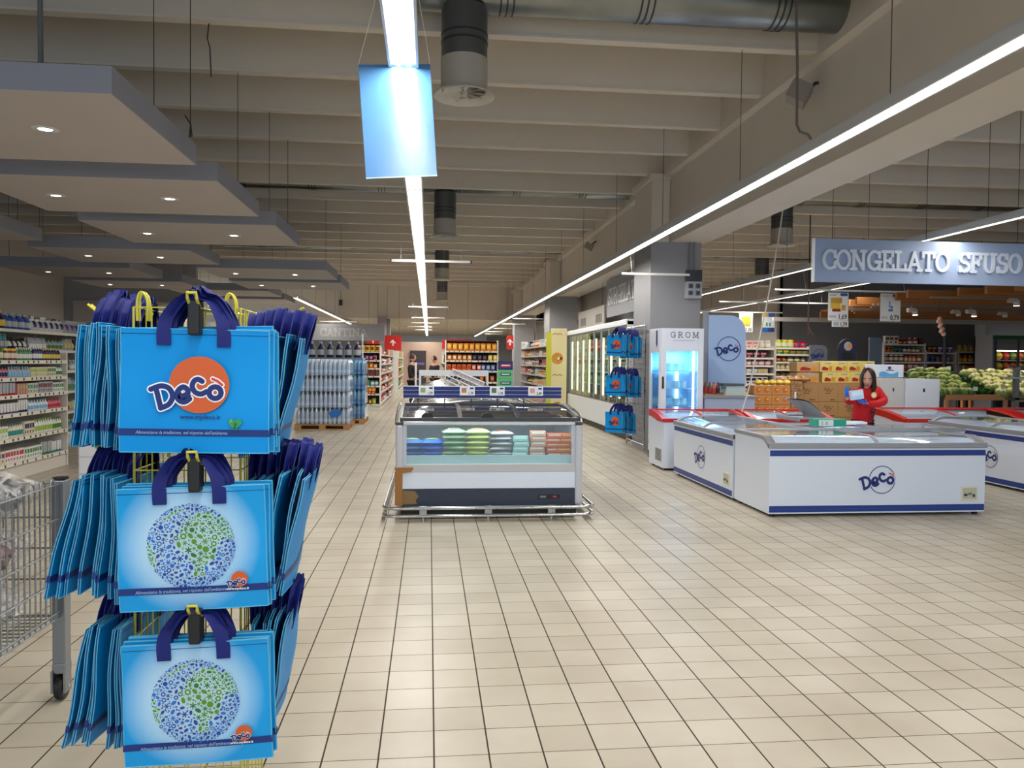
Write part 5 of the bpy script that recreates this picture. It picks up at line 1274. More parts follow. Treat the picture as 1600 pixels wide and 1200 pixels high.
# ---- green carton display
for k in range(5):
    x0 = 1.80; z0 = .42+k*.23; c1 = (96, 186, 128) if k < 4 else (24, 40, 110)
    t = T('display_carton', ['green display carton, lowest of the green stack', 'green display carton, second from the bottom of the stack', 'green display carton with dark blue band, middle of the stack', 'green display carton just under the dark blue one', 'dark blue starry carton on top of the green stack'][k], 'box', (x0, 20.4, z0))
    m = MB().box(0, 0, 0, .37, .3, .225, mat(c1, .45)); m.build('box', t)
    m = MB().box(.05, -.003, .07, .32, 0, .15, mat((16, 70, 110), .45) if k in (1, 2, 3) else mat((200, 60, 70), .45)).box(.08, -.005, .1, .29, -.003, .125, M_WHITEP); m.build('band', t)
tag(MB().box(1.78, 20.38, 0, 2.19, 20.72, .42, mat((70, 150, 100), .5)).base('green_pedestal'), 'green base under the stacked green cartons', 'display base')
# ---- right aisle shelving and the cookie panel
G7 = (3.42, 29.2, 0); LV7 = [.25, .55, .85, 1.15, 1.45, 1.75, 2.05]
shelving('cream shelving of small goods along the right aisle before the cookie panel', G7, -PI/2, 7.1, .33, 2.3, LV7, 1.18, (226, 220, 208), (186, 178, 166))
for j, z in enumerate(LV7): fill(G7, -PI/2, .05, 7.0, .02, z, ['pouch', 'carton'], ['white', 'cream', 'red', 'pink', 'silver', 'sky', 'yellow', 'black'], 'the right aisle shelving', ORD[j], 100+j, .2 if j < 6 else .26, (.26, .36), (2, 4))
a, b = aty(862, 513, 21.9), aty(880.5, 660, 21.9)
ck = T('cookie_panel', 'tall cream panel printed with a round biscuit beside the upright freezers', 'panel', ((a.x+b.x)/2, 21.9, 0))
m = MB().box(a.x, 21.9, 0, 3.86, 22.0, a.z, mat((224, 208, 160), .5)).box(a.x-.13, 21.93, 0, a.x, 22.05, a.z-.1, mat((196, 196, 50), .5)); m.build('board', ck, world=True)
m = MB(); c_ = aty(871, 560, 21.88); disc(m, c_.x, c_.z, .165, 21.893, mat((206, 140, 40), .5), 32); disc(m, c_.x+.04, c_.z, .035, 21.889, M_WHITEP, 16); disc(m, c_.x+.1, c_.z, .04, 21.887, mat((90, 20, 20), .5), 16)
for k in range(8): disc(m, c_.x-.05+.09*math.cos(k), c_.z+.1*math.sin(k*1.7), .012, 21.889, mat((120, 70, 24), .5), 8)
m.build('biscuit_print', ck, world=True)
m = MB(); 
for yy in (523, 587): p = aty(871, yy, 21.89); stroke(m, curve2([(-.13, .0), (-.06, .04), (0, .0), (.06, .035), (.13, 0)]), .02, 21.892, mat((150, 110, 50), .5), 1, p.x, p.z)
p = aty(871, 633, 21.89); disc(m, p.x, p.z, .13, 21.892, mat((190, 150, 60), .5), 20, .1); m.build('script_print', ck, world=True)
# ---- red boards over the aisle ends
for i, (x0, y0, x1, y1, Yb, lab) in enumerate([(573, 523, 593, 541, 34.5, 'red board left of the slim grey pillar far down the hall'), (601, 524, 627, 548, 35, 'red board right of the slim grey pillar far down the hall'), (691, 530, 738, 546, 33, 'red board above the far exit left of the amber shelving'), (792, 524, 802, 546, 33.5, 'narrow red board between the right pillars')]):
    a, b = aty(x0, y0, Yb), aty(x1, y1, Yb)
    t = T('red_board', lab, 'sign', ((a.x+b.x)/2, Yb, b.z)); m = MB().box(a.x, Yb, b.z, b.x, Yb+.06, a.z, M_RED); m.build('board', t, world=True)
    m = MB(); cxx, czz = (a.x+b.x)/2, (a.z+b.z)/2; stroke(m, [(0, -.1), (0, .12)], .05, Yb-.004, M_WHITEP, 1, cxx, czz); stroke(m, curve2([(-.1, .02), (-.02, .1), (.1, .0)]), .04, Yb-.005, M_WHITEP, 1, cxx, czz); m.build('symbol', t, world=True)
    for q in (.15, .85): MB().tube([(a.x+(b.x-a.x)*q, Yb+.03, a.z), (a.x+(b.x-a.x)*q, Yb+.03, 5.5)], .006, M_WIRE, 5).build('cord', t, world=True)
# ---- exit zone
m = MB().box(-1.2, 49.6, 0, -.2, 49.98, 2.2, mat((52, 44, 48), .5)).box(-1.1, 49.55, 1.3, -.3, 49.6, 1.45, mat((110, 90, 160), .5)); tag(m.base('dark_cabinet'), 'dark cabinet before the pinkish wall far down the hall', 'cabinet')
m = MB().box(1.4, 49.5, 0, 2.4, 49.98, 2.6, mat((66, 34, 30), .5)); tag(m.base('dark_cabinet'), 'dark brown tall cabinet behind the second far person', 'cabinet')
# ================================================================== people
def skin(name, pts, edges, root, mt, parent, levels=2):
    me = bpy.data.meshes.new(name); me.from_pydata([p[:3] for p in pts], edges, [])
    me.materials.append(mt); o = bpy.data.objects.new(name, me); COL.objects.link(o); o.parent = parent
    o.modifiers.new('skin', 'SKIN'); sv = me.skin_vertices[0].data if me.skin_vertices else None
    if sv is None:
        bm = bmesh.new(); bm.from_mesh(me); bm.verts.layers.skin.verify(); bm.to_mesh(me); bm.free(); sv = me.skin_vertices[0].data
    for i, p in enumerate(pts):
        r = p[3]; sv[i].radius = (r, r) if not isinstance(r, tuple) else r; sv[i].use_root = (i == root)
    o.modifiers['skin'].use_smooth_shade = True
    s = o.modifiers.new('sub', 'SUBSURF'); s.levels = levels; s.render_levels = levels
    return o
M_SKIN = noisy('skin', (204, 152, 130), (212, 162, 140), 9, .5)
M_HAIR = noisy('dark_brown_hair', (34, 22, 20), (58, 38, 32), 30, .45, .3, stretch=(1, 1, .15))
M_SWEAT = noisy('red_sweatshirt', (196, 22, 34), (216, 30, 42), 10, .75, .2)
M_GLOVE = mat((36, 120, 224), .4, name='blue_glove')
def head(parent, c, s, pitch, yaw, hairlen=.0, hair=M_HAIR, nm='head'):
    R_ = Matrix.Rotation(yaw, 3, 'Z')@Matrix.Rotation(pitch, 3, 'X'); C_ = Vector(c)
    m = MB()
    def f(u, v):
        a = u*2*PI; b = (v-.5)*PI; x, y, z = math.cos(a)*math.cos(b), math.sin(a)*math.cos(b), math.sin(b)
        w = .077*(1-.22*max(0, -z)**1.5-.06*max(0, z)); d = .098*(1-.12*max(0, -z)); h = .12
        yy = y*d; 
        if y < 0:
            nx, nz = x/.28, (z+.08)/.26
            yy -= .022*math.exp(-(nx*nx)*1.2-(nz*nz)*1.6)*(1 if z < .2 else .6)
            for sx in (-1, 1): yy += .010*math.exp(-((x-sx*.38)/.17)**2-((z-.08)/.12)**2)
            yy -= .006*math.exp(-(x/.3)**2-((z+.45)/.07)**2)
            yy -= .01*math.exp(-(x/.3)**2-((z+.8)/.2)**2)
        p = R_@Vector((x*w*s, yy*s, z*h*s)); return tuple(C_+p)
    m.grid(f, 32, 24, M_SKIN)
    o = m.build(nm, parent, 70)
    fm = MB()
    def P(x, y, z): return tuple(C_+R_@(Vector((x, y, z))*s))
    for sx in (-1, 1):
        e = [(sx*.03+.013*math.cos(q*PI/4), .006*math.sin(q*PI/4)+.012) for q in range(8)]
        fm.add([P(x, -.0905+abs(x)*.14, z) for x, z in e], [tuple(range(8))], M_WHITEP)
        e = [(sx*.03+.0085*math.cos(q*PI/4), .0065*math.sin(q*PI/4)+.012) for q in range(8)]
        fm.add([P(x, -.092+abs(x)*.14, z) for x, z in e], [tuple(range(8))], M_INK)
        fm.add([P(sx*x, -.094+x*.2, z) for x, z in ((.010, .028), (.03, .036), (.050, .028), (.050, .036), (.03, .046), (.010, .037))], [(0, 1, 4, 5), (1, 2, 3, 4)], hair)
    fm.add([P(x, -.098+abs(x)*.35, z) for x, z in ((-.024, -.052), (0, -.047), (.024, -.052), (0, -.061))], [(0, 1, 2, 3)], mat((140, 44, 50), .5))
    fm.build('face_features', parent)
    for sx in (-1, 1):
        e = MB(); e.lathe([(.006, -.03), (.013, -.012), (.015, .012), (.008, .03)], M_SKIN, 8, sy=1.6); e.v = [P(sx*.074+x*.6, y*.8+.01, z) for x, y, z in e.v]; e.build('ear', parent, 60)
    h = MB()
    def g(k):
        def q(u, v):
            a = PI*(-.5+1.16*(u-.5)*2*.72)+PI  # wraps the back of the head
            a = -PI/2+PI+(u-.5)*2*PI*.80
            top = 1-v; z = .135*math.cos(min(v, .55)/.55*PI*.5) if v < .55 else -(v-.55)/.45*hairlen
            rr = math.sin(min(v, .55)/.55*PI*.5) if v < .55 else 1+.05*math.sin((v-.55)*6)-.12*((v-.55)/.45)**2
            if v < .35: a = PI/2+(u-.5)*2*PI*(1.0-.2*v/.35)
            wv = 1+.035*math.sin(a*9+v*8)
            return P((.095*rr*math.cos(a)*wv+k*math.cos(a)), (.112*rr*math.sin(a)+.012)*wv+k*math.sin(a), z+.006*math.sin(a*5))
        return q
    h.grid(g(0), 36, 18, hair); h.grid(g(-.012), 36, 18, hair); h.build('hair', parent, 70)
    return o
def glove(parent, wrist, d, palmn, mt, curl=.5, nm='glove', s=1., side=1):
    d = Vector(d).normalized(); n = Vector(palmn).normalized(); n = (n-d*n.dot(d)).normalized(); lat = d.cross(n)*side; W_ = Vector(wrist)
    palm = W_+d*.045*s; pts = [(*W_, .026*s), (*palm, .032*s)]; ed = [(0, 1)]
    for i, (off, ln) in enumerate(((-.03, .062), (-.01, .074), (.011, .068), (.03, .052))):
        b = W_+d*.085*s+lat*off*s; k = len(pts); pts.append((*b, .011*s)); ed.append((1, k)); dirv = d.copy(); p = b
        for q in range(3):
            dirv = (dirv+n*curl*(.5+.3*q)).normalized(); p = p+dirv*ln*s*(.42, .33, .27)[q]; pts.append((*p, .0095*s-.0008*q)); ed.append((len(pts)-2, len(pts)-1))
    b = W_+d*.035*s-lat*.034*s; k = len(pts); pts.append((*b, .012*s)); ed.append((1, k)); dv = (d*.7-lat*.7+n*.3).normalized(); p = b
    for q in range(2): p = p+dv*.03*s; pts.append((*p, .0105*s)); ed.append((len(pts)-2, len(pts)-1)); dv = (dv+n*.6+d*.2).normalized()
    return skin(nm, pts, ed, 0, mt, parent, 1)
# the woman with the scanner box
wo = T('person', 'person in a red sweatshirt with long dark hair reading a small box', 'person', (5.80, 9.93, 0))
hx = -.02
legs = [(0, .06, .78, .09), (-.08, .06, .74, .07), (-.1, .05, .46, .06), (-.1, .06, .1, .042), (-.1, -.06, .04, .036), (.08, .06, .74, .07), (.1, .05, .46, .06), (.1, .06, .1, .042), (.1, -.06, .04, .036)]
skin('body', [(0, .07, .9, .07), (0, .05, 1.05, .07), (0, .0, 1.17, .09), (-.01, -.05, 1.28, .045), (-.02, -.09, 1.33, .045), (-.08, .07, .8, .05), (-.1, .05, .46, .04), (-.1, .06, .1, .03), (.08, .07, .8, .05), (.1, .05, .46, .04), (.1, .06, .1, .03), (.15, -.01, 1.2, .045), (.2, -.1, 1.06, .035), (-.14, -.29, 1.05, .025), (-.16, -.01, 1.2, .045), (-.29, -.12, 1.05, .035), (-.4, -.25, 1.12, .025)],
     [(0, 1), (1, 2), (2, 3), (3, 4), (0, 5), (5, 6), (6, 7), (0, 8), (8, 9), (9, 10), (2, 11), (11, 12), (12, 13), (2, 14), (14, 15), (15, 16)], 0, M_SKIN, wo)
skin('trousers', legs, [(0, 1), (1, 2), (2, 3), (3, 4), (0, 5), (5, 6), (6, 7), (7, 8)], 0, mat((30, 32, 44), .8), wo)
skin('sweatshirt', [(0, .05, .74, .16), (0, .05, .95, .145), (0, .02, 1.1, .14), (0, -.01, 1.2, .125), (-.01, -.03, 1.25, .085), (.165, .0, 1.19, .08), (.215, -.09, 1.07, .066), (.04, -.22, 1.04, .052), (-.14, -.29, 1.05, .038), (-.165, .0, 1.19, .08), (-.29, -.12, 1.06, .062), (-.35, -.19, 1.09, .048), (-.395, -.245, 1.12, .036)],
     [(0, 1), (1, 2), (2, 3), (3, 4), (3, 5), (5, 6), (6, 7), (7, 8), (3, 9), (9, 10), (10, 11), (11, 12)], 0, M_SWEAT, wo)
head(wo, (-.03, -.10, 1.375), 1.02, .42, -.6, .23)
glove(wo, (-.17, -.30, 1.05), (-1, -.25, .35), (-.2, 0, .9), M_GLOVE, .55)
glove(wo, (-.405, -.26, 1.13), (-.25, -.25, .9), (.9, -.1, .2), M_GLOVE, .5, side=-1)
m = MB(); R_ = Matrix.Rotation(-.3, 3, 'Y')
disc(m, .03, 1.155, .042, -.15, mat((236, 180, 60), .5), 24); disc(m, .025, 1.15, .028, -.153, mat((240, 230, 220), .5), 20); m.build('round_badge', wo)
m = MB()
for pth in ([(.0, .95), (.06, .96), (.06, .93), (.01, .93)], [(.0, .9), (.04, .92), (.06, .89), (.02, .87)], [(.0, .85), (.04, .84), (.03, .82)]): stroke(m, curve2(pth), .014, -.118, M_INK, 1, 0, 0)
m.build('sweatshirt_print', wo)
m = MB(); m.obox((-.325, -.345, 1.165), ((1, 0, .15), (0, 1, 0), (-.15, 0, 1)), (.085, .022, .06), mat((190, 214, 240), .4)); m.obox((-.325, -.368, 1.185), ((1, 0, .15), (0, 1, 0), (-.15, 0, 1)), (.07, .002, .03), mat((224, 234, 246), .4)); tag(m.base('small_box'), 'small pale blue box held up in blue-gloved hands', 'box')
bpy.data.objects[-1] if False else None
for o in bpy.data.objects:
    if o.name.startswith('small_box'): o.location = (o.location.x+5.80, o.location.y+9.93, o.location.z)
# two dark-clothed people far down the hall
M_BLK = mat((24, 24, 30), .8, name='black_clothes')
def stand(label, loc, rz, s=1., cloth=M_BLK):
    t = T('person', label, 'person', loc, rz)
    skin('body', [(0, 0, .92*s, .1), (0, 0, 1.15*s, .1), (0, 0, 1.42*s, .1), (0, 0, 1.53*s, .05), (-.1, 0, .85*s, .07), (-.11, 0, .48*s, .05), (-.11, 0, .09*s, .035), (.1, 0, .85*s, .07), (.11, 0, .48*s, .05), (.11, 0, .09*s, .035), (-.21, 0, 1.38*s, .045), (-.24, -.02, 1.12*s, .035), (-.22, -.18, .98*s, .025), (.21, 0, 1.38*s, .045), (.25, -.04, 1.13*s, .035), (.2, -.24, 1.12*s, .025)],
         [(0, 1), (1, 2), (2, 3), (0, 4), (4, 5), (5, 6), (0, 7), (7, 8), (8, 9), (2, 10), (10, 11), (11, 12), (2, 13), (13, 14), (14, 15)], 0, M_SKIN, t, 1)
    skin('jacket', [(0, 0, .88*s, .15), (0, 0, 1.12*s, .14), (0, 0, 1.38*s, .14), (0, 0, 1.47*s, .08), (-.21, 0, 1.38*s, .07), (-.25, -.02, 1.12*s, .055), (-.22, -.15, 1.0*s, .045), (.21, 0, 1.38*s, .07), (.26, -.04, 1.13*s, .055), (.21, -.2, 1.12*s, .045)], [(0, 1), (1, 2), (2, 3), (2, 4), (4, 5), (5, 6), (2, 7), (7, 8), (8, 9)], 0, cloth, t, 1)
    skin('trousers', [(0, 0, .9*s, .13), (-.1, 0, .82*s, .09), (-.11, 0, .46*s, .07), (-.11, 0, .08*s, .05), (-.11, -.1, .04, .04), (.1, 0, .82*s, .09), (.11, 0, .46*s, .07), (.11, 0, .08*s, .05), (.11, -.1, .04, .04)], [(0, 1), (1, 2), (2, 3), (3, 4), (0, 5), (5, 6), (6, 7), (7, 8)], 0, mat((20, 20, 24), .8), t, 1)
    head(t, (0, -.02, 1.65*s), 1., 0.1, 0, .03)
    for sx, p in ((-1, (-.22, -.2, .97*s)), (1, (.2, -.26, 1.12*s))): glove(t, p, (0, -1, -.1), (0, 0, -1), M_SKIN, .4, 'hand')
stand('person in black clothes walking by the barrier far down the hall', (-.55, 26.0, 0), 1.2, 1.0)
stand('person in a black jacket bending at the far exit, right of the other', (.2, 30.2, 0), -.9, .98)
t = T('barrier_post', 'thin white post with a red foot beside the far walking person', 'post', (-.42, 24.8, 0)); MB().tube([(0, 0, .7), (0, 0, 1.5)], .03, M_WHITE, 8).build('pole', t); MB().tube([(0, 0, 0), (0, 0, .7)], .05, M_RED, 8).build('red_foot', t)
# ================================================================== bags rack on the pillar
rk = T('grid_rack', 'grey wire grid on the pillar side hung with small blue bags', 'display stand', (3.72, 13.3, 0))
m = MB()
for y in (0, 1.2): m.tube([(0, y, .02), (0, y, 2.2)], .014, M_STEEL, 6)
m.tube([(0, 0, 2.2), (0, 1.2, 2.2)], .014, M_STEEL, 6); m.tube([(0, 0, .12), (0, 1.2, .12)], .01, M_STEEL, 6); m.build('frame', rk)
m = MB()
for k in range(1, 12): m.tube([(0, k*.1, .1), (0, k*.1, 2.2)], .004, M_STEEL, 5)
for k in range(1, 20): m.tube([(0, 0, .1+k*.105), (0, 1.2, .1+k*.105)], .004, M_STEEL, 5)
m.build('grid_wires', rk)
for z in (2.13, 1.45, .83):
    for y in (.08, .5): MB().tube([(0, y, z), (-.42, y-.05, z), (-.45, y-.05, z+.03)], .006, M_STEEL, 6).build('hook', rk)
pr = shopping_bag('small blue shopping bag hung on the pillar rack, logo half seen', 'logo', (0, 0, 0), 0, 'bags on the pillar rack', 77)
m = MB(); disc(m, .015, .191, .081, YP, M_ORANGE, 32, .079); logo(m, .044, .001, .168, YP-.0008, M_NAVYT, None, None); m.build('printed_logo', pr)
first = True
RT = [(2.12, 'top'), (1.45, 'middle'), (.83, 'bottom')]
for ti, (z, tn) in enumerate(RT):
    for st_i, (hx, hy, n) in enumerate(((3.12, 12.93, 5), (3.38, 13.1, 5)) if ti < 2 else ((3.12, 12.95, 5), (3.36, 13.1, 3))):
        for k in range(n):
            off = k*.05; yaw = -1.0-(.35 if k > 0 else 0)-.08*(k % 3)+(.05 if st_i else .1)
            loc = (hx+off*.8, hy+off*.5, z-BH-.11+.012*(k % 2)-.03*st_i)
            lab = '%s shopping bag in the %s pile of the pillar rack, %s tier' % ('front' if k == 0 else 'small blue', 'left' if st_i == 0 else 'right', tn)
            if first: pr.location = loc; pr.rotation_euler = (0, .03, yaw); pr['label'] = lab; first = False; pr['group'] = 'front bag of the top left pile'
            else: dup(pr, loc, rot=(0, .03*((k % 3)-1), yaw), label=lab, group='bags of the %s %s pile on the pillar rack' % (tn, 'left' if st_i == 0 else 'right') if k else 'front bag of the %s %s pile' % (tn, 'left' if st_i == 0 else 'right'))
# electric box on the pillar
eb = T('socket_box', 'grey box of four sockets under a dark box on the pillar', 'electric box', (4.47, 13.2, 2.8))
p0, p1 = aty(1072, 466, 13.1), aty(1097, 422, 13.1); zm = aty(1084, 440, 13.1).z
MB().box(p0.x, 13.08, p0.z, p1.x, 13.2, zm, mat((176, 180, 186), .4), .006).build('socket_panel', eb, world=True)
MB().box(p0.x+.01, 13.08, zm, p1.x, 13.2, p1.z, mat((52, 56, 62), .4), .006).build('meter_box', eb, world=True)
for i in (0, 1):
    for j in (0, 1):
        x = p0.x+.07+i*.13; z = p0.z+.05+j*.12; MB().box(x-.04, 13.065, z-.0, x+.04, 13.08, z+.08, mat((90, 96, 104), .4), .004).box(x-.02, 13.058, z+.02, x+.02, 13.066, z+.06, M_DARK).build('socket', eb, world=True)
for dx in (.07, .15): MB().tube([(p0.x+dx, 13.15, p1.z), (p0.x+dx, 13.15, 3.63)], .014, mat((120, 124, 130), .4), 8).build('conduit', eb, world=True)
# ================================================================== hanging signs
M_SIGN = noisy('grey_blue_sign_board', (138, 154, 184), (146, 162, 190), 1.2, .5)
M_SLET = mat((196, 204, 218), .4, name='raised_letter')
def hang_sign(label, text, x0, x1, z0, z1, y, th, hgt, xo, cords=(.1, .9)):
    t = T('hanging_sign', label, 'sign', ((x0+x1)/2, y, z0))
    MB().box(x0, y, z0, x1, y+.05, z1, M_SIGN).build('board', t, world=True)
    W_ = slab_width(text)*hgt; s = slab(text, hgt, y-.03, M_SLET, xo, th, wd=.15, depth=.03, xs=1.); s.build('raised_letters', t, world=True)
    for q in cords: x = x0+(x1-x0)*q; MB().tube([(x, y+.02, z1), (x, y+.02, CZ+.3)], .004, M_WIRE, 5).build('cord', t, world=True)
a, b = aty(1272, 440, 10.0), aty(1272, 370, 10.0)
Lw = 3.17; txt = 'CONGELATO SFUSO'; hh = .27; w0 = slab_width(txt)*hh
def hang_fit():
    x0, x1 = a.x, a.x+Lw; t = T('hanging_sign', 'blue-grey hanging board lettered CONGELATO SFUSO at upper right', 'sign', ((x0+x1)/2, 10.0, a.z))
    MB().box(x0, 10, a.z, x1, 10.05, b.z-.02, M_SIGN).build('board', t, world=True); MB().box(x0-.012, 9.99, a.z-.004, x0, 10.06, b.z-.016, M_WHITEP).build('edge_trim', t, world=True)
    sx = (Lw-.3)/w0; s = slab(txt, hh, 9.97, M_SLET, x0+.1, (a.z+b.z)/2-hh/2-.0, wd=.15, depth=.03, xs=sx); s.build('raised_letters', t, world=True)
    for q in (.08, .5, .92): x = x0+Lw*q; MB().tube([(x, 10.02, b.z-.02), (x, 10.02, CZ+.55)], .004, M_WIRE, 5).build('cord', t, world=True)
hang_fit()
# freezer wall sign, facing the aisle
sg = T('hanging_sign', 'grey board lettered SURGELATI above the upright freezers, cut by the pillar', 'sign', (4.4, 16, 2.62))
xs_ = 4.4; zb, zt = atx(966, 492, xs_).z, atx(966, 432, xs_).z; yf = atx(948, 470, xs_).y; zt = min(zt, 3.6)
MB().box(xs_, 14.0, zb, xs_+.05, yf, zt, mat((150, 152, 158), .5)).build('board', sg, world=True)
hh = (zt-zb)*.46; s = slab('SURGELATI', hh, 0, mat((206, 208, 212), .4), 0, zb+(zt-zb)*.3, wd=.14, xs=.9); s.v = [(xs_-.02+y, yf-.25-x, z) for x, y, z in s.v]; s.build('raised_letters', sg, world=True)
for y in (14.2, yf-.3): MB().tube([(xs_+.02, y, zt-.02), (xs_+.02, y, 3.64)], .004, M_WIRE, 5).build('cord', sg, world=True)
yn, yf2 = atx(944, 500, 4.45).y, atx(904, 500, 4.45).y; z0, z1 = atx(925, 513, 4.45).z, atx(925, 482, 4.45).z
s2 = T('hanging_sign', 'pale beige board farther along above the upright freezers', 'sign', (4.45, yn, z0)); MB().box(4.45, yn, z0, 4.49, yf2, z1, mat((176, 170, 158), .5)).build('board', s2, world=True)
m = MB()
for q in range(4): m.box(4.438, yn+.3+q*.2, z0+.12, 4.45, yn+.4+q*.2, z0+.34, mat((120, 116, 110), .5)).box(4.438, yf2-1.1+q*.2, z0+.12, 4.45, yf2-1.0+q*.2, z0+.34, mat((120, 116, 110), .5))
m.build('faint_strokes', s2, world=True)
for y in (yn+.3, yf2-.3): MB().tube([(4.47, y, z1), (4.47, y, 3.64)], .004, M_WIRE, 5).build('cord', s2, world=True)
# price posters
def poster(x0, y0, x1, y1, Yv, label, price, art, foot=None, strip=None):
    a, b = aty(x0, y0, Yv), aty(x1, y1, Yv); w_, h_ = b.x-a.x, a.z-b.z
    t = T('price_poster', label, 'poster', ((a.x+b.x)/2, Yv, b.z))
    MB().box(-w_/2, 0, 0, w_/2, .004, h_, M_PAPER).build('paper', t)
    m = MB()
    for (u0, v0, u1, v1, c) in art: m.add([(-w_/2+u0*w_, -.002, v0*h_), (-w_/2+u1*w_, -.002, v0*h_), (-w_/2+u1*w_, -.002, v1*h_), (-w_/2+u0*w_, -.002, v1*h_)], [(0, 1, 2, 3)], mat(c, .5))
    m.build('picture', t)
    text_mb(price, h_*.25, M_INK, w_*.44, h_*.05, -.003, 'RIGHT', offset=.002, xs=.8).build('price', t)
    return t
Ya = RODS['a'][2]-.03; Yc = RODS['c'][2]-.03
poster(1294.5, 457, 1325, 501, Ya, 'white poster priced 1,69 with yellow biscuit packets', '1,69', [(.12, .42, .6, .62, (232, 200, 60)), (.12, .62, .68, .82, (206, 160, 60)), (.2, .32, .62, .42, (160, 40, 30)), (.66, .36, .86, .56, (226, 160, 40)), (.6, .88, .95, .98, (60, 90, 170)), (.06, .89, .4, .93, (190, 190, 195)), (.06, .1, .4, .18, (196, 196, 200))])
poster(1300, 501, 1325.5, 511, Ya-.01, 'small white strip priced 1,79 under the 1,69 poster', '', [(.08, .2, .4, .8, (180, 196, 220))])
a_ = aty(1312, 509.5, Ya-.015); m = text_mb('1,79', .115, M_INK, a_.x, a_.z, Ya-.018, 'LEFT', offset=.002, xs=.8); tag(m.base('price_digits'), 'black digits 1,79 on the small strip', 'digits')
poster(1376, 458.5, 1406.5, 502.5, Ya, 'white poster priced 0,79 with a pale blue drawing', '0,79', [(.4, .36, .62, .44, (70, 120, 200)), (.42, .5, .5, .72, (120, 160, 220)), (.5, .46, .62, .56, (90, 140, 210)), (.6, .88, .95, .98, (60, 90, 170)), (.06, .89, .4, .93, (190, 190, 195)), (.06, .1, .36, .18, (210, 200, 205))])
poster(1155, 489, 1176, 519, Yc, 'poster priced 1,00 with a yellow packet, far left one', '1,00', [(.18, .42, .85, .82, (230, 200, 70)), (.3, .3, .8, .42, (220, 180, 60))])
poster(1191, 489, 1210, 519, Yc, 'blue and white poster priced 1,00 beside the yellow one', '1,00', [(0, .0, .55, .24, (40, 110, 190)), (.55, 0, 1, .24, (60, 90, 160)), (0, .8, .5, 1, (220, 180, 90)), (.5, .8, 1, 1, (60, 100, 190)), (.3, .3, .45, .5, (90, 170, 110)), (.55, .3, .7, .5, (90, 150, 210))])
# ================================================================== shop panels and checkout corner
def rounded_panel(x0, x1, z0, z1, r, y, th, mt, t, nm='board', cr='r'):
    pts = [(x0, z0), (x1, z0)]+[(x1-r+r*math.cos(q*PI/20), z1-r+r*math.sin(q*PI/20)) for q in range(11)]+[(x0, z1)]
    m = MB().prism(pts, 'y', y, y+th, mt); return m.build(nm, t, world=True)
M_LBLUE = mat((168, 194, 232), .4, name='light_blue_board')
a, b = aty(1108, 492, 12.75), aty(1163, 640, 12.75)
pn = T('shop_panel', 'light blue rounded panel with the round shop logo beside the fridge', 'panel', ((a.x+b.x)/2, 12.75, 0))
rounded_panel(a.x, b.x, 0, a.z, .28, 12.75, .05, M_LBLUE, pn); MB().box(a.x-.09, 12.78, 0, a.x, 12.84, a.z+.06, M_GREYFR).build('side_post', pn, world=True)
c_ = aty(1139, 545, 12.74); m = MB(); ring(m, c_.x+.0, c_.z, .2, .012, 12.744, M_NAVYT); logo(m, .093, c_.x-.0, c_.z-.02, 12.742, M_NAVYT, M_LBLUE, M_PRINTRED); m.build('logo', pn, world=True)
a, b = aty(1266, 539, 17.5), aty(1291, 640, 17.5)
pn = T('shop_panel', 'grey rounded panel with a dark logo behind the yellow packets', 'panel', ((a.x+b.x)/2, 17.5, 0)); gm = mat((104, 108, 118), .5)
rounded_panel(a.x, b.x, 0, a.z, .14, 17.5, .05, gm, pn); c_ = aty(1279, 556, 17.49); m = MB(); ring(m, c_.x, c_.z+.03, .12, .01, 17.494, M_NAVYT); logo(m, .07, c_.x, c_.z, 17.49, M_NAVYT, None, None); m.build('logo', pn, world=True)
a, b = aty(1359, 527, 17.5), aty(1376, 640, 17.5)
pn = T('shop_panel', 'dim narrow blue-grey panel behind the white tissue pack', 'panel', ((a.x+b.x)/2, 19, 0)); rounded_panel(a.x, b.x, 0, a.z, .1, 17.5, .05, mat((70, 82, 100), .5), pn)
pn = T('round_sign', 'dark round-topped stand with a moon-like disc', 'sign', (aty(1325, 560, 17).x, 17, 0)); c_ = aty(1325, 545, 17)
m = MB(); pts = [(c_.x-.2, .0), (c_.x+.2, 0)]+[(c_.x+.23*math.cos(-.5+(PI+1)*q/16), c_.z+.23*math.sin(-.5+(PI+1)*q/16)) for q in range(17)]
m.prism(pts, 'y', 17, 17.04, mat((34, 34, 66), .45)); m.build('board', pn, world=True)
m = MB(); disc(m, c_.x, c_.z+.06, .1, 16.996, mat((180, 176, 178), .5), 24); disc(m, c_.x+.03, c_.z+.07, .06, 16.993, mat((210, 150, 100), .5), 16); m.box(c_.x-.12, 16.99, c_.z-.22, c_.x+.12, 17, c_.z-.08, M_INK); m.build('print', pn, world=True)
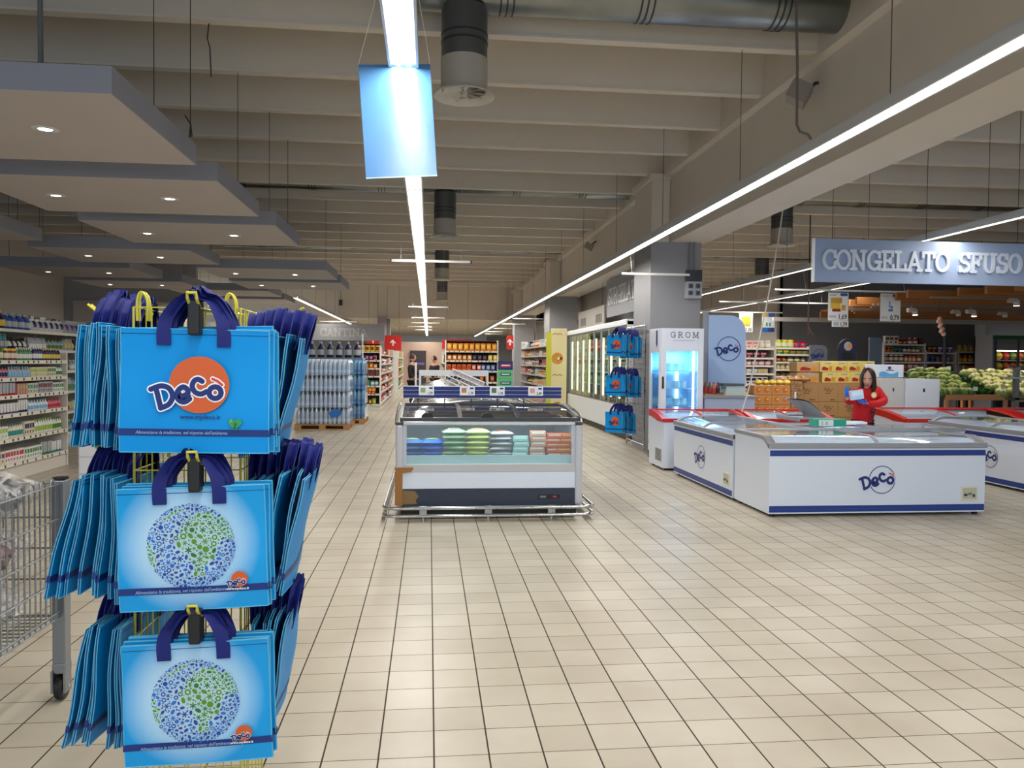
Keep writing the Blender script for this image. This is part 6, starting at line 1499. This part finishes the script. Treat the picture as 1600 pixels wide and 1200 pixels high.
# counter with drinks crate and scale
ct_ = T('service_counter', 'pale grey counter behind the left chest freezers', 'counter', (4.75, 12.1, 0))
a, b = aty(1105, 616, 12.1), aty(1192, 640, 12.1)
MB().box(4.36, 12.1, 0, 5.2, 12.7, 1.0, mat((176, 190, 214), .4), .01).box(4.34, 12.08, 1.0, 5.22, 12.72, 1.04, M_GREYFR).build('body', ct_, world=True)
x0 = aty(1101, 625, 12.15).x; x1 = aty(1133, 625, 12.15).x; zt, zb = aty(1115, 615, 12.15).z, aty(1115, 626, 12.15).z
cr = T('drinks_crate', 'wooden crate lettered Coca-Cola on the counter', 'crate', ((x0+x1)/2, 12.12, 1.04)); MB().box(x0, 12.12, 1.04, x1, 12.14, zt, mat((206, 170, 116), .6)).box(x0, 12.4, 1.04, x1, 12.42, zt, mat((206, 170, 116), .6)).box(x0, 12.14, 1.04, x0+.02, 12.4, zt, mat((206, 170, 116), .6)).box(x1-.02, 12.14, 1.04, x1, 12.4, zt, mat((206, 170, 116), .6)).box(x0+.02, 12.14, 1.04, x1-.02, 12.4, 1.05, mat((206, 170, 116), .6)).build('box', cr, world=True)
text_mb('Coca-Cola', .075, mat((60, 30, 20), .6), (x0+x1)/2, 1.04+(zt-1.04)*.3, 12.118, shear=.4, offset=.001, xs=.8).build('lettering', cr, world=True)
for k, (c1, c2) in enumerate((('brown', 'red'), ('brown', 'red'), ('orange', 'red'), ('maroon', 'black'))): put('bottle', prod('bottle', c1, c2, .07, .2), (x0+.05+k*.07, 12.27, 1.05), 0, '%s drink bottle with %s cap in the wooden crate' % (c1, c2), 'bottle', '%s drinks in the crate' % c1)
a, b = aty(1131, 609, 12.3), aty(1163, 624, 12.3)
t = T('kitchen_scale', 'pale green counter scale with a dark tray beside the crate', 'scale', ((a.x+b.x)/2, 12.3, 1.04)); MB().prism([(a.x, 1.04), (b.x, 1.04), (b.x-.02, 1.16), (a.x+.03, 1.18)], 'y', 12.25, 12.5, mat((196, 212, 204), .4)).build('body', t, world=True); MB().box(a.x-.03, 12.22, 1.19, b.x-.03, 12.52, 1.23, mat((80, 90, 88), .4), .01).build('tray', t, world=True)
# slanting white cord from the beam to the counter
m = MB().tube(smooth_pts([aty(1223, 328, 11.3), aty(1216, 376, 11.3), aty(1200, 466, 11.3), aty(1186, 532, 11.3), aty(1172, 600, 11.3), aty(1159, 644, 11.3)], 4), .011, mat((206, 200, 190), .4), 8)
m.tube([aty(1223, 328, 11.3), Vector((4.75, 11.3, 3.66))], .008, mat((206, 200, 190), .4), 6); tag(m.base('white_cable'), 'white slanting cord from the beam down to the freezers', 'cord')
# ================================================================== cartons and snack stacks behind the freezers
M_CARD = noisy('brown_cardboard', (176, 134, 88), (188, 146, 98), 5, .7); M_PRINTBR = mat((110, 78, 50), .6)
def carton(label, x0, y0, x1, y1, Yv, dep=.4, art='mark', base=None, group=None, z1=None):
    a, b = aty(x0, y0, Yv), aty(x1, y1, Yv); t = T('cardboard_box', label, 'box', ((a.x+b.x)/2, Yv, b.z), 0, group); w_, h_ = b.x-a.x, a.z-b.z
    MB().box(-w_/2+.004, 0, 0, w_/2-.004, dep, h_-.004, base or M_CARD, .006).build('box', t)
    m = MB()
    if art == 'mark':
        stroke(m, curve2([(-.08, .0), (-.05, .04), (-.02, -.03), (.01, .03), (.04, -.03), (.08, .02)]), .012, -.002, M_PRINTBR, 1, 0, h_*.62); stroke(m, [(-.06, -.06), (.05, -.06)], .012, -.002, M_PRINTBR, 1, 0, h_*.62, disc=0); stroke(m, [(w_*.1, h_*.1), (w_*.35, h_*.1)], .02, -.002, M_PRINTBR, disc=0)
    elif art == 'snack':
        m.add([(-w_*.35, -.002, h_*.12), (w_*.1, -.002, h_*.12), (w_*.12, -.002, h_*.35), (-w_*.2, -.002, h_*.5), (-w_*.33, -.002, h_*.4)], [tuple(range(5))], mat((176, 30, 30), .5))
        m.add([(w_*.14, -.002, h_*.1), (w_*.38, -.002, h_*.1), (w_*.4, -.002, h_*.52), (w_*.16, -.002, h_*.55)], [(0, 1, 2, 3)], mat((226, 150, 40), .5)); m.add([(-w_*.15, -.002, h_*.72), (w_*.3, -.002, h_*.72), (w_*.3, -.002, h_*.84), (-w_*.15, -.002, h_*.84)], [(0, 1, 2, 3)], mat((170, 170, 180), .5))
    elif art == 'orange':
        for q in (-.25, .2): disc(m, w_*q, h_*.5, h_*.3, -.002, mat((226, 110, 30), .5), 12); disc(m, w_*q+.02, h_*.55, h_*.12, -.003, mat((240, 200, 90), .5), 10)
    m.build('print', t); return t
YL = mat((236, 214, 120), .45, name='yellow_box')
g0 = aty(1300, 650, 13.6).z
carts = [(1180+0, 0)]
labs = ['left', 'middle', 'right']
floorz = 0
for c, (x0, x1) in enumerate(((1243, 1279), (1279, 1309), (1309, 1345))):
    for r, (y0, y1) in enumerate(((598, 627.5), (627.5, 652), (652, 676), (676, 700))):
        if r > 1 and aty(x0, y1, 13.6).z < 0: y1 = y1
        if aty(x0, y0, 13.6).z < .15: continue
        carton('brown carton, %s column, %s from the top of the stack by the woman' % (labs[c], ['first', 'second', 'third', 'fourth'][r]), x0, y0, x1, y1, 13.6, .5)
zb_ = aty(1300, 676, 13.6).z
tag(MB().box(aty(1243, 676, 13.6).x, 13.6, 0, aty(1345, 676, 13.6).x, 14.1, max(.02, aty(1300, 700, 13.6).z if aty(1300, 700, 13.6).z > .02 else .02), M_WOOD).base('wooden_pallet'), 'low wooden pallet under the brown cartons by the woman', 'pallet')
for r, (y0, y1) in enumerate(((564, 581), (581, 598))):
    for c in range(4):
        x0 = 1281+c*21.5+(4 if r else 0); carton('yellow toast box, %s row, %s from left above the cartons' % (['upper', 'lower'][r], ['first', 'second', 'third', 'fourth'][c]), x0, y0, x0+21.5, y1, 13.62, .3, 'snack', YL)
    carton('tan toast box, %s row, at the left end above the cartons' % ['upper', 'lower'][r], 1245, y0+1, 1280, y1, 13.62, .3, 'snack', mat((206, 166, 110), .5))
for r in range(8):
    y0 = 596+15*r; y1 = y0+15
    if aty(1245, y1, 13.3).z < .0: break
    carton('printed brown carton in the single column left of the stack, %s from top' % ['first', 'second', 'third', 'fourth', 'fifth', 'sixth', 'seventh', 'eighth'][r], 1236, y0, 1254, y1, 13.3, .28, 'mark')
for r in range(8):
    y0 = 602+15*r; y1 = y0+15
    if aty(1200, y1, 12.95).z < .0: break
    for c, (x0, x1) in enumerate(((1178, 1206), (1206, 1235))):
        carton('orange-printed snack box, %s column, %s from the top' % (['left', 'right'][c], ['first', 'second', 'third', 'fourth', 'fifth', 'sixth', 'seventh', 'eighth'][r]), x0, y0, x1, y1, 12.95, .3, 'orange', mat((214, 150, 84), .5))
for c in range(5):
    p = aty(1184+c*11, 602, 13.1); put('food_bag', pack_mesh(.13, .16, .1, (236, 206, 70), (210, 120, 40)), (p.x, 13.1, p.z-.0), .2*(c % 2), 'yellow snack bag lying on the orange snack boxes', 'bag', 'yellow bags on snack boxes')
for c in range(4):
    p = aty(1222+c*11, 596, 13.5); put('food_bag', pack_mesh(.16, .2, .12, (176, 130, 80), (214, 160, 90)), (p.x, 13.5, p.z-.02), .2*(c % 2), 'brown snack bag heaped left of the yellow boxes', 'bag', 'brown bags left of yellow boxes')
# white cabinets and tissue pack
wc1 = T('white_cabinet', 'tall cream cabinet right behind the woman', 'cabinet', (0, 0, 0))
def cab(label, x0, x1, y0, Yv, col):
    a, b = aty(x0, y0, Yv), aty(x1, y0, Yv); t = T('white_cabinet', label, 'cabinet', ((a.x+b.x)/2, Yv, 0)); w_ = b.x-a.x
    MB().box(-w_/2, 0, 0, w_/2, .55, a.z, mat(col, .4), .008).build('body', t); MB().box(-w_/2+.03, -.006, .1, w_/2-.03, 0, a.z-.04, mat(col, .35), .003).build('door', t); MB().box(w_*.0, -.01, a.z-.22, w_*.06, -.006, a.z-.16, M_DARK).build('lock', t)
bpy.data.objects.remove(wc1)
cab('cream tall cabinet right behind the woman', 1375, 1414.5, 591, 12.45, (206, 204, 200)); cab('white tall cabinet before the cabbages', 1415, 1469, 592, 12.45, (222, 226, 234))
a, b = aty(1364, 569.5, 12.6), aty(1412, 590, 12.6)
t = T('tissue_pack', 'white and blue tissue pack standing on the cream cabinet', 'pack', ((a.x+b.x)/2, 12.6, b.z)); w_, h_ = b.x-a.x, a.z-b.z
MB().box(-w_/2, 0, 0, w_/2, .25, h_, mat((226, 230, 238), .4), .008).build('pack', t)
m = MB(); m.add([(-w_*.3, -.002, .01)]+[(-w_*.3+w_*.62*q/8, -.002, h_*(.38+.1*math.sin(q*.9))) for q in range(9)]+[(w_*.32, -.002, .01)], [tuple(range(11))], mat((90, 170, 224), .4)); disc(m, .02, h_*.74, .035, -.0021, M_NAVY, 5, .03); stroke(m, [(-.04, h_*.56), (.1, h_*.56)], .014, -.0022, M_NAVY, disc=0); m.build('print', t)
# ================================================================== far right shelves
def shelf_wall(label, x0, x1, Yv, ys, ytop, seed, pal, kinds, where, depth=.45, hm=.2, col=(206, 198, 190)):
    a, b = aty(x0, ys[0], Yv), aty(x1, ys[0], Yv); xm = (x0+x1)/2
    lv = sorted(aty(xm, y, Yv).z for y in ys); L_ = b.x-a.x; loc = (a.x, Yv, 0)
    shelving(label, loc, 0, L_, depth, aty(xm, ytop, Yv).z, lv, 1.0, col, (110, 100, 96), (232, 224, 214), tick=False)
    for j, z in enumerate(lv):
        g = (lv+[z+.36])[j+1]-z-.05; fill(loc, 0, .03, L_-.03, .03, z, kinds, pal, where, ORD[j] if j < len(lv)-1 else 'top', seed+j, min(g, hm+.04), (.13, .2), (2, 4))
shelf_wall('lit shelving of jars right of the light blue panel', 1164, 1209, 20.5, (620, 601, 583.5, 571, 559, 544), 541, 200, ['white', 'pink', 'red', 'cream', 'navy', 'silver', 'black'], ['jar', 'carton', 'can'], 'the jar shelving')
shelf_wall('lit shelving right of the jar shelving', 1211, 1266, 20.5, (622, 604, 588, 577, 573.5-8, 553.5, 543.5), 541, 220, ['lime', 'green', 'yellow', 'orange', 'red', 'purple', 'brown'], ['pouch', 'jar', 'carton'], 'the second lit shelving')
DP = ['maroon', 'brown', 'navy', 'red', 'green', 'orange', 'black', 'white']
shelf_wall('dim shelving on the dark wall left of the hanging string', 1381, 1445, 24.0, (596, 580, 565.5, 551, 538), 536, 240, DP, ['bottle', 'jar', 'carton'], 'the dim left wall shelving', hm=.24)
shelf_wall('dim low shelving under the thin dark post', 1447, 1494, 24.0, (596, 580, 566, 551), 548, 260, DP+['blue', 'purple'], ['bottle', 'can', 'carton'], 'the dim middle wall shelving')
shelf_wall('dim shelving next to the glass coolers', 1497, 1549, 24.0, (596, 580, 566, 549.5), 547, 280, ['orange', 'brown', 'lime', 'red', 'cream', 'maroon'], ['jar', 'carton', 'bottle'], 'the dim right wall shelving')
# glass coolers at the right edge
cl = T('glass_cooler', 'glass-door produce cooler with a green stripe at the right edge', 'cooler', (17.2, 22, 0)); a = aty(1551, 530, 22.); zt = a.z; X_ = a.x
z1 = aty(1575, 502, 22).z; zg = aty(1560, 526, 22).z
MB().box(X_, 22.3, zt+.12, X_+3.0, 22.8, z1, mat((150, 152, 158), .5)).box(X_, 22, 0, X_+3.0, 22.8, .3, mat((150, 152, 158), .5)).box(X_, 22.75, .3, X_+3, 22.8, zt+.12, mat((60, 60, 64), .5)).box(X_, 22, .3, X_+.05, 22.8, zt+.12, mat((150, 152, 158), .5)).build('cabinet', cl, world=True)
MB().box(X_, 21.98, zt-.0, X_+3, 22.0, zt+.12, mat((40, 100, 60), .5)).build('green_stripe', cl, world=True)
for k in range(4): MB().box(X_+.05+k*.74, 21.97, .3, X_+.12+k*.74, 22.0, zt, mat((70, 70, 78), .4)).build('door_frame', cl, world=True)
for z in (.62, 1.0, 1.4, 1.71): 
    MB().box(X_+.06, 22.1, z, X_+2.95, 22.7, z+.03, mat((220, 220, 214), .4)).build('shelf', cl, world=True)
MB().box(X_+.1, 22.06, 1.36, X_+2.9, 22.09, 1.4, emission('cooler_tube', (255, 246, 224), 5)).box(X_+.1, 22.06, 2.0, X_+2.9, 22.09, 2.03, emission('cooler_tube', (255, 246, 224), 5)).box(X_+.1, 22.06, .98, X_+2.9, 22.09, 1.0, emission('cooler_tube', (255, 246, 224), 2)).build('cooler_tube', cl, world=True)
rnd = random.Random(5)
for j, z in enumerate((.65, 1.03, 1.43, 1.74)):
    for k in range(12):
        c1, cn = rnd.choice([((200, 90, 40), 'orange'), ((196, 170, 60), 'yellow'), ((110, 140, 60), 'green'), ((180, 50, 40), 'red')])
        put('produce_bag', pack_mesh(.2, .2, .24, c1, c1, 'produce_bag'), (X_+.2+k*.23, 22.3, z), 0, '%s produce bag on the %s shelf of the right edge cooler' % (cn, ['low', 'middle', 'upper', 'top'][j]), 'bag', '%s bags %d in cooler' % (cn, j))
# dark post, hanging ornaments
p = aty(1476, 548, 23.2); q = aty(1476, 470, 23.2); tag(MB().tube([(p.x, 23.2, 0), (p.x, 23.2, 3.1)], .05, M_DARK, 8).base('steel_post'), 'thin dark post against the dark wall', 'post')
a, b = aty(1467, 498, 16.), aty(1473, 522, 16.); t = T('hanging_string', 'string of pinkish garlic hanging under the wooden slats', 'ornament', (a.x, 16, b.z))
for k in range(7): u = k/6; c_ = a*(1-u)+b*u; o = MB().lathe([(.01, -.05), (.045, -.02), (.045, .02), (.01, .05)], mat((224, 168, 150), .5), 8, (c_.x+.02*(-1)**k, 16, c_.z)); o.build('bulb', t, 50, world=True)
MB().tube([a, (a.x, 16, 3.0)], .006, M_WIRE, 5).build('string', t, world=True)
a, b = aty(1263, 505, 17.), aty(1268, 522, 17.); t = T('hanging_string', 'dark twisted string hanging left of the wooden slats', 'ornament', (a.x, 17, b.z))
MB().tube(smooth_pts([(a.x, 17, 5.5), a, a+Vector((.04, 0, -.1)), b, b+Vector((.05, 0, -.02)), b+Vector((-.02, 0, .03))], 4), .014, mat((80, 56, 44), .6), 6).build('string', t, world=True)
# ================================================================== wooden slat canopy with spots
M_SLAT = noisy('warm_wood', (136, 82, 38), (164, 106, 54), 3, .5, .1, stretch=(1, 8, 8))
cn = T('slat_canopy', 'canopy of warm wooden slats hanging over the produce at right', 'ceiling canopy', (15, 17.5, 2.9))
for k in range(16):
    y = 13.0+k*.6; x0 = max(9.45, 10.4-.3*k)+(.18*(k % 3)) if k < 8 else 9.7+.1*k+.3*(k % 2)
    MB().box(x0, y, 2.9, 21, y+.07, 3.06, M_SLAT).build('slat', cn, world=True)
for k in range(3):
    MB().box(11.5+k*3.4, 13.0, 3.06, 11.58+k*3.4, 22.2, 3.16, M_SLAT).build('cross_beam', cn, world=True)
    for yy in (14, 20): MB().tube([(11.54+k*3.4, yy, 3.16), (11.54+k*3.4, yy, 5.5)], .008, M_WIRE, 5).build('hanging_rod', cn, world=True)
MB().box(9.8, 21.62, 2.78, 21, 21.72, 2.9, mat((170, 165, 158), .5)).build('pale_rail', cn, world=True)
sp = None
for i, (px, py, Yv) in enumerate([(1426, 488, 16.2), (1518, 490, 16.4), (1584, 473, 14.4), (1494, 490, 17.6), (1567, 492, 18.)]):
    c_ = aty(px, py, Yv); c_.z = min(c_.z, 2.86); t = T('spotlight', ['leftmost lit spotlight under the wooden slats', 'middle lit spotlight under the wooden slats', 'nearest lit spotlight under the slats at the right edge', 'small box spotlight between the two lit ones', 'small box spotlight near the right edge'][i], 'spotlight', (c_.x, Yv, c_.z-.06))
    MB().box(-.12, -.05, .06, .05, .05, .15, mat((176, 172, 168), .4), .01).build('driver_box', t); MB().lathe([(.05, 0), (.06, .03), (.045, .12)], mat((190, 188, 184), .4), 12, (.06, 0, -.0)).build('lamp_head', t, 50); MB().tube([(-.03, 0, .14), (-.03, 0, 2.862-c_.z+.06)], .012, M_STEEL, 6).build('stem', t)
    MB().box(9.7, Yv-.015, 2.86, 21, Yv+.015, 2.9, mat((120, 112, 104), .4)).build('spot_track', cn, world=True)
    if i < 3:
        m = MB(); m.lathe([(.001, -.004), (.05, -.002)], emission('spot_glow', (255, 250, 240), 30), 12, (.06, 0, 0), cap=False); m.build('lens', t)
        L = bpy.data.lights.new('produce_spot', 'SPOT'); L.energy = 55; L.spot_size = 1.7; L.color = (1, .9, .74); L.shadow_soft_size = .06
        o = bpy.data.objects.new('produce_spot', L); COL.objects.link(o); o.location = (c_.x+.06, Yv, c_.z-.08)
# ================================================================== produce stands
def table(label, x0, x1, Yv, z, D=1.3):
    t = T('produce_stand', label, 'produce stand', ((x0+x1)/2, Yv, 0)); Wd = mat((176, 124, 84), .5, name='stand_wood'); Dk = mat((70, 56, 46), .6)
    MB().box(x0, Yv, z-.08, x1, Yv+.04, z+.03, Wd, .006).build('front_lip', t, world=True)
    MB().prism([(Yv+.04, z-.08), (Yv+D, z+.25), (Yv+D, z+.3), (Yv+.04, z-.02)], 'x', x0, x1, Dk).build('sloping_tray', t, world=True)
    MB().box(x0, Yv+.05, .42, x1, Yv+.6, .46, Wd).box(x0, Yv, .40, x1, Yv+.05, .52, Wd).build('lower_shelf', t, world=True)
    for x in (x0, x1-.06): MB().box(x, Yv+.002, 0, x+.06, Yv+.06, z-.08, Wd).build('leg', t, world=True)
    for x in (x0, x1-.06): MB().box(x, Yv+D-.08, 0, x+.06, Yv+D, z+.2, Wd).build('leg', t, world=True)
def cauli_mesh(r, c, leaf, seed):
    rnd = random.Random(seed); m = MB(); A = mat(c, .6); G_ = mat(leaf, .55)
    def f(u, v):
        a = u*2*PI; b = (v-.35)*PI*.77
        k = 1+.07*math.sin(7*a+seed)*math.cos(5*b)+.05*math.sin(13*a+9*b)
        return (r*k*math.cos(a)*math.cos(b), r*k*math.sin(a)*math.cos(b), r*.85+r*.85*k*math.sin(b))
    m.grid(f, 18, 10, A)
    for q in range(7):
        a = q*2*PI/7+rnd.uniform(-.2, .2)
        def g(u, v, a=a):
            w = .55*r*math.sin((.12+.88*v)*PI)**.7; rr = r*(1.02+.18*math.sin(v*PI)); ph = -1.15+v*2.0
            x, y, z = rr*math.cos(ph), (u-.5)*2*w, r*.85+rr*math.sin(ph)*.85
            return (x*math.cos(a)-y*math.sin(a), x*math.sin(a)+y*math.cos(a), max(.002, z))
        m.grid(g, 4, 5, G_)
    return m.mesh('cauliflower', 60)
caul = [cauli_mesh(.115, (176, 180, 104), (84, 116, 44), 1), cauli_mesh(.105, (156, 172, 84), (70, 104, 40), 2)]
caulw = [cauli_mesh(.125, (206, 196, 150), (112, 132, 60), 3), cauli_mesh(.12, (200, 192, 124), (96, 120, 50), 4)]
TZ = .96; TY = 14.3; tx0 = aty(1478, 618, TY).x; tx1 = aty(1575, 618, TY).x
table('wooden produce stand of green cauliflowers at right', tx0, tx1, TY, TZ); table('wooden produce stand cut by the right edge', tx1+.12, tx1+2.2, TY, TZ-.03)
rnd = random.Random(3)
for r_ in range(6):
    for k in range(6):
        x = tx0-.12+k*.135+rnd.uniform(-.02, .02)+(.06 if r_ % 2 else 0); y = TY+.13+r_*.17
        put('cauliflower', caul[(k+r_) % 2], (x, y, TZ-.03+r_*.075+.02*(k % 2)), rnd.uniform(0, 6), 'green cauliflower heaped on the left half of the produce stand', 'vegetable', 'green cauliflowers on the stand', rot=(rnd.uniform(-.3, .2), rnd.uniform(-.2, .2), rnd.uniform(0, 6)))
for r_ in range(6):
    for k in range(7):
        x = tx1-.05+k*.2+rnd.uniform(-.03, .03)-(.1 if r_ % 2 else 0); y = TY+.12+r_*.19
        put('cauliflower', caulw[(k+r_) % 2], (x, y, TZ-.04+r_*.07+.02*(k % 2)), rnd.uniform(0, 6), 'whitish cauliflower piled behind the steel scale post', 'vegetable', 'whitish cauliflowers at the right', rot=(rnd.uniform(-.3, .2), rnd.uniform(-.2, .2), rnd.uniform(0, 6)))
def greens(name, label, x0, x1, y0, y1, z0, slope, c, n, seed, L_=.13, cat='leafy greens'):
    rnd = random.Random(seed); m = MB(); ms = [mat(c, .6), mat((c[0]*.7, c[1]*.75, c[2]*.7), .6), mat((min(255, c[0]*1.3), min(255, c[1]*1.2), c[2]), .6)]
    for _ in range(n):
        x, y = rnd.uniform(x0, x1), rnd.uniform(y0, y1); z = z0+(y-y0)*slope+rnd.uniform(0, .06); a = rnd.uniform(0, 2*PI); e = rnd.uniform(.2, 1.2); l = L_*rnd.uniform(.5, 1); w_ = l*.25
        dx, dy, dz = math.cos(a)*math.cos(e)*l, math.sin(a)*math.cos(e)*l, math.sin(e)*l; px, py = -math.sin(a)*w_, math.cos(a)*w_
        m.add([(x, y, z), (x+dx*.5+px, y+dy*.5+py, z+dz*.6), (x+dx, y+dy, z+dz*.85), (x+dx*.5-px, y+dy*.5-py, z+dz*.6)], [(0, 1, 2, 3)], rnd.choice(ms))
    tag(m.base(name), label, cat, kind='stuff')
greens('parsley_heap', 'dark green leafy heap right of the green cauliflowers', tx0+.68, tx1-.35, TY+.08, TY+1.2, TZ, .3, (40, 110, 36), 1400, 1)
greens('red_leaf_heap', 'dim brownish leafy heap right of the dark greens', tx1-.38, tx1-.08, TY+.08, TY+1.2, TZ, .3, (64, 52, 40), 500, 2)
greens('green_heap', 'leafy greens on the left of the lower produce shelf', tx0, tx0+.3, TY+.05, TY+.5, .48, .1, (90, 130, 60), 300, 4)
for k in range(5): put('cabbage', caulw[k % 2], ([tx0+.3, tx0+.55, tx0+.72+.1, tx1-.32, tx1+.3][k], TY+.2, .462), k*1.3, 'pale cabbage on the lower shelf of the produce stand', 'vegetable', 'cabbages on the lower shelf')
for k in range(4): tag(MB().tube([(tx0+.78+k*.06, TY+.15, .5), (tx0+.84+k*.06, TY+.5, .62)], [.02, .012], mat((120, 60, 90), .5), 8).base('radicchio_stalk'), 'dark purple stalk on the lower produce shelf', 'vegetable', 'purple stalks on the lower shelf')
for i, (px, py, lab) in enumerate(((1524, 609, 'small price card on the front lip before the dark greens'), (1568, 609, 'pinkish price card before the whitish cauliflowers'), (1482, 577, 'white price card at the back of the green cauliflowers'))):
    c_ = aty(px, py, TY+.03 if i < 2 else TY+1.1); t = T('price_card', lab, 'price card', (c_.x, c_.y, c_.z-.07)); MB().box(-.05, 0, .05, .05, .004, .13, mat((220, 200, 206) if i == 1 else (226, 224, 222), .5)).build('card', t); MB().tube([(0, .004, -.02), (0, .004, .06)], .004, M_STEEL, 5).build('pin', t)
# self-service scale post
c0 = aty(1590, 600, 13.4); t = T('scale_column', 'steel scale column standing at the right edge before the produce', 'scale', (c0.x, 13.4, 0))
MB().box(-.04, 0, 0, .04, .08, 1.5, mat((110, 108, 104), .3, .6)).build('column', t); MB().box(-.17, -.05, 1.32, .17, .25, 1.36, M_STEEL, .006).build('platform', t); MB().lathe([(.14, 0), (.15, .03), (.12, .06)], M_STEEL, 16, (.06, .1, 1.5)).build('pan', t, 40); MB().box(-.2, 0, .93, .2, .06, .97, mat((70, 56, 46), .5)).build('crossbar', t)
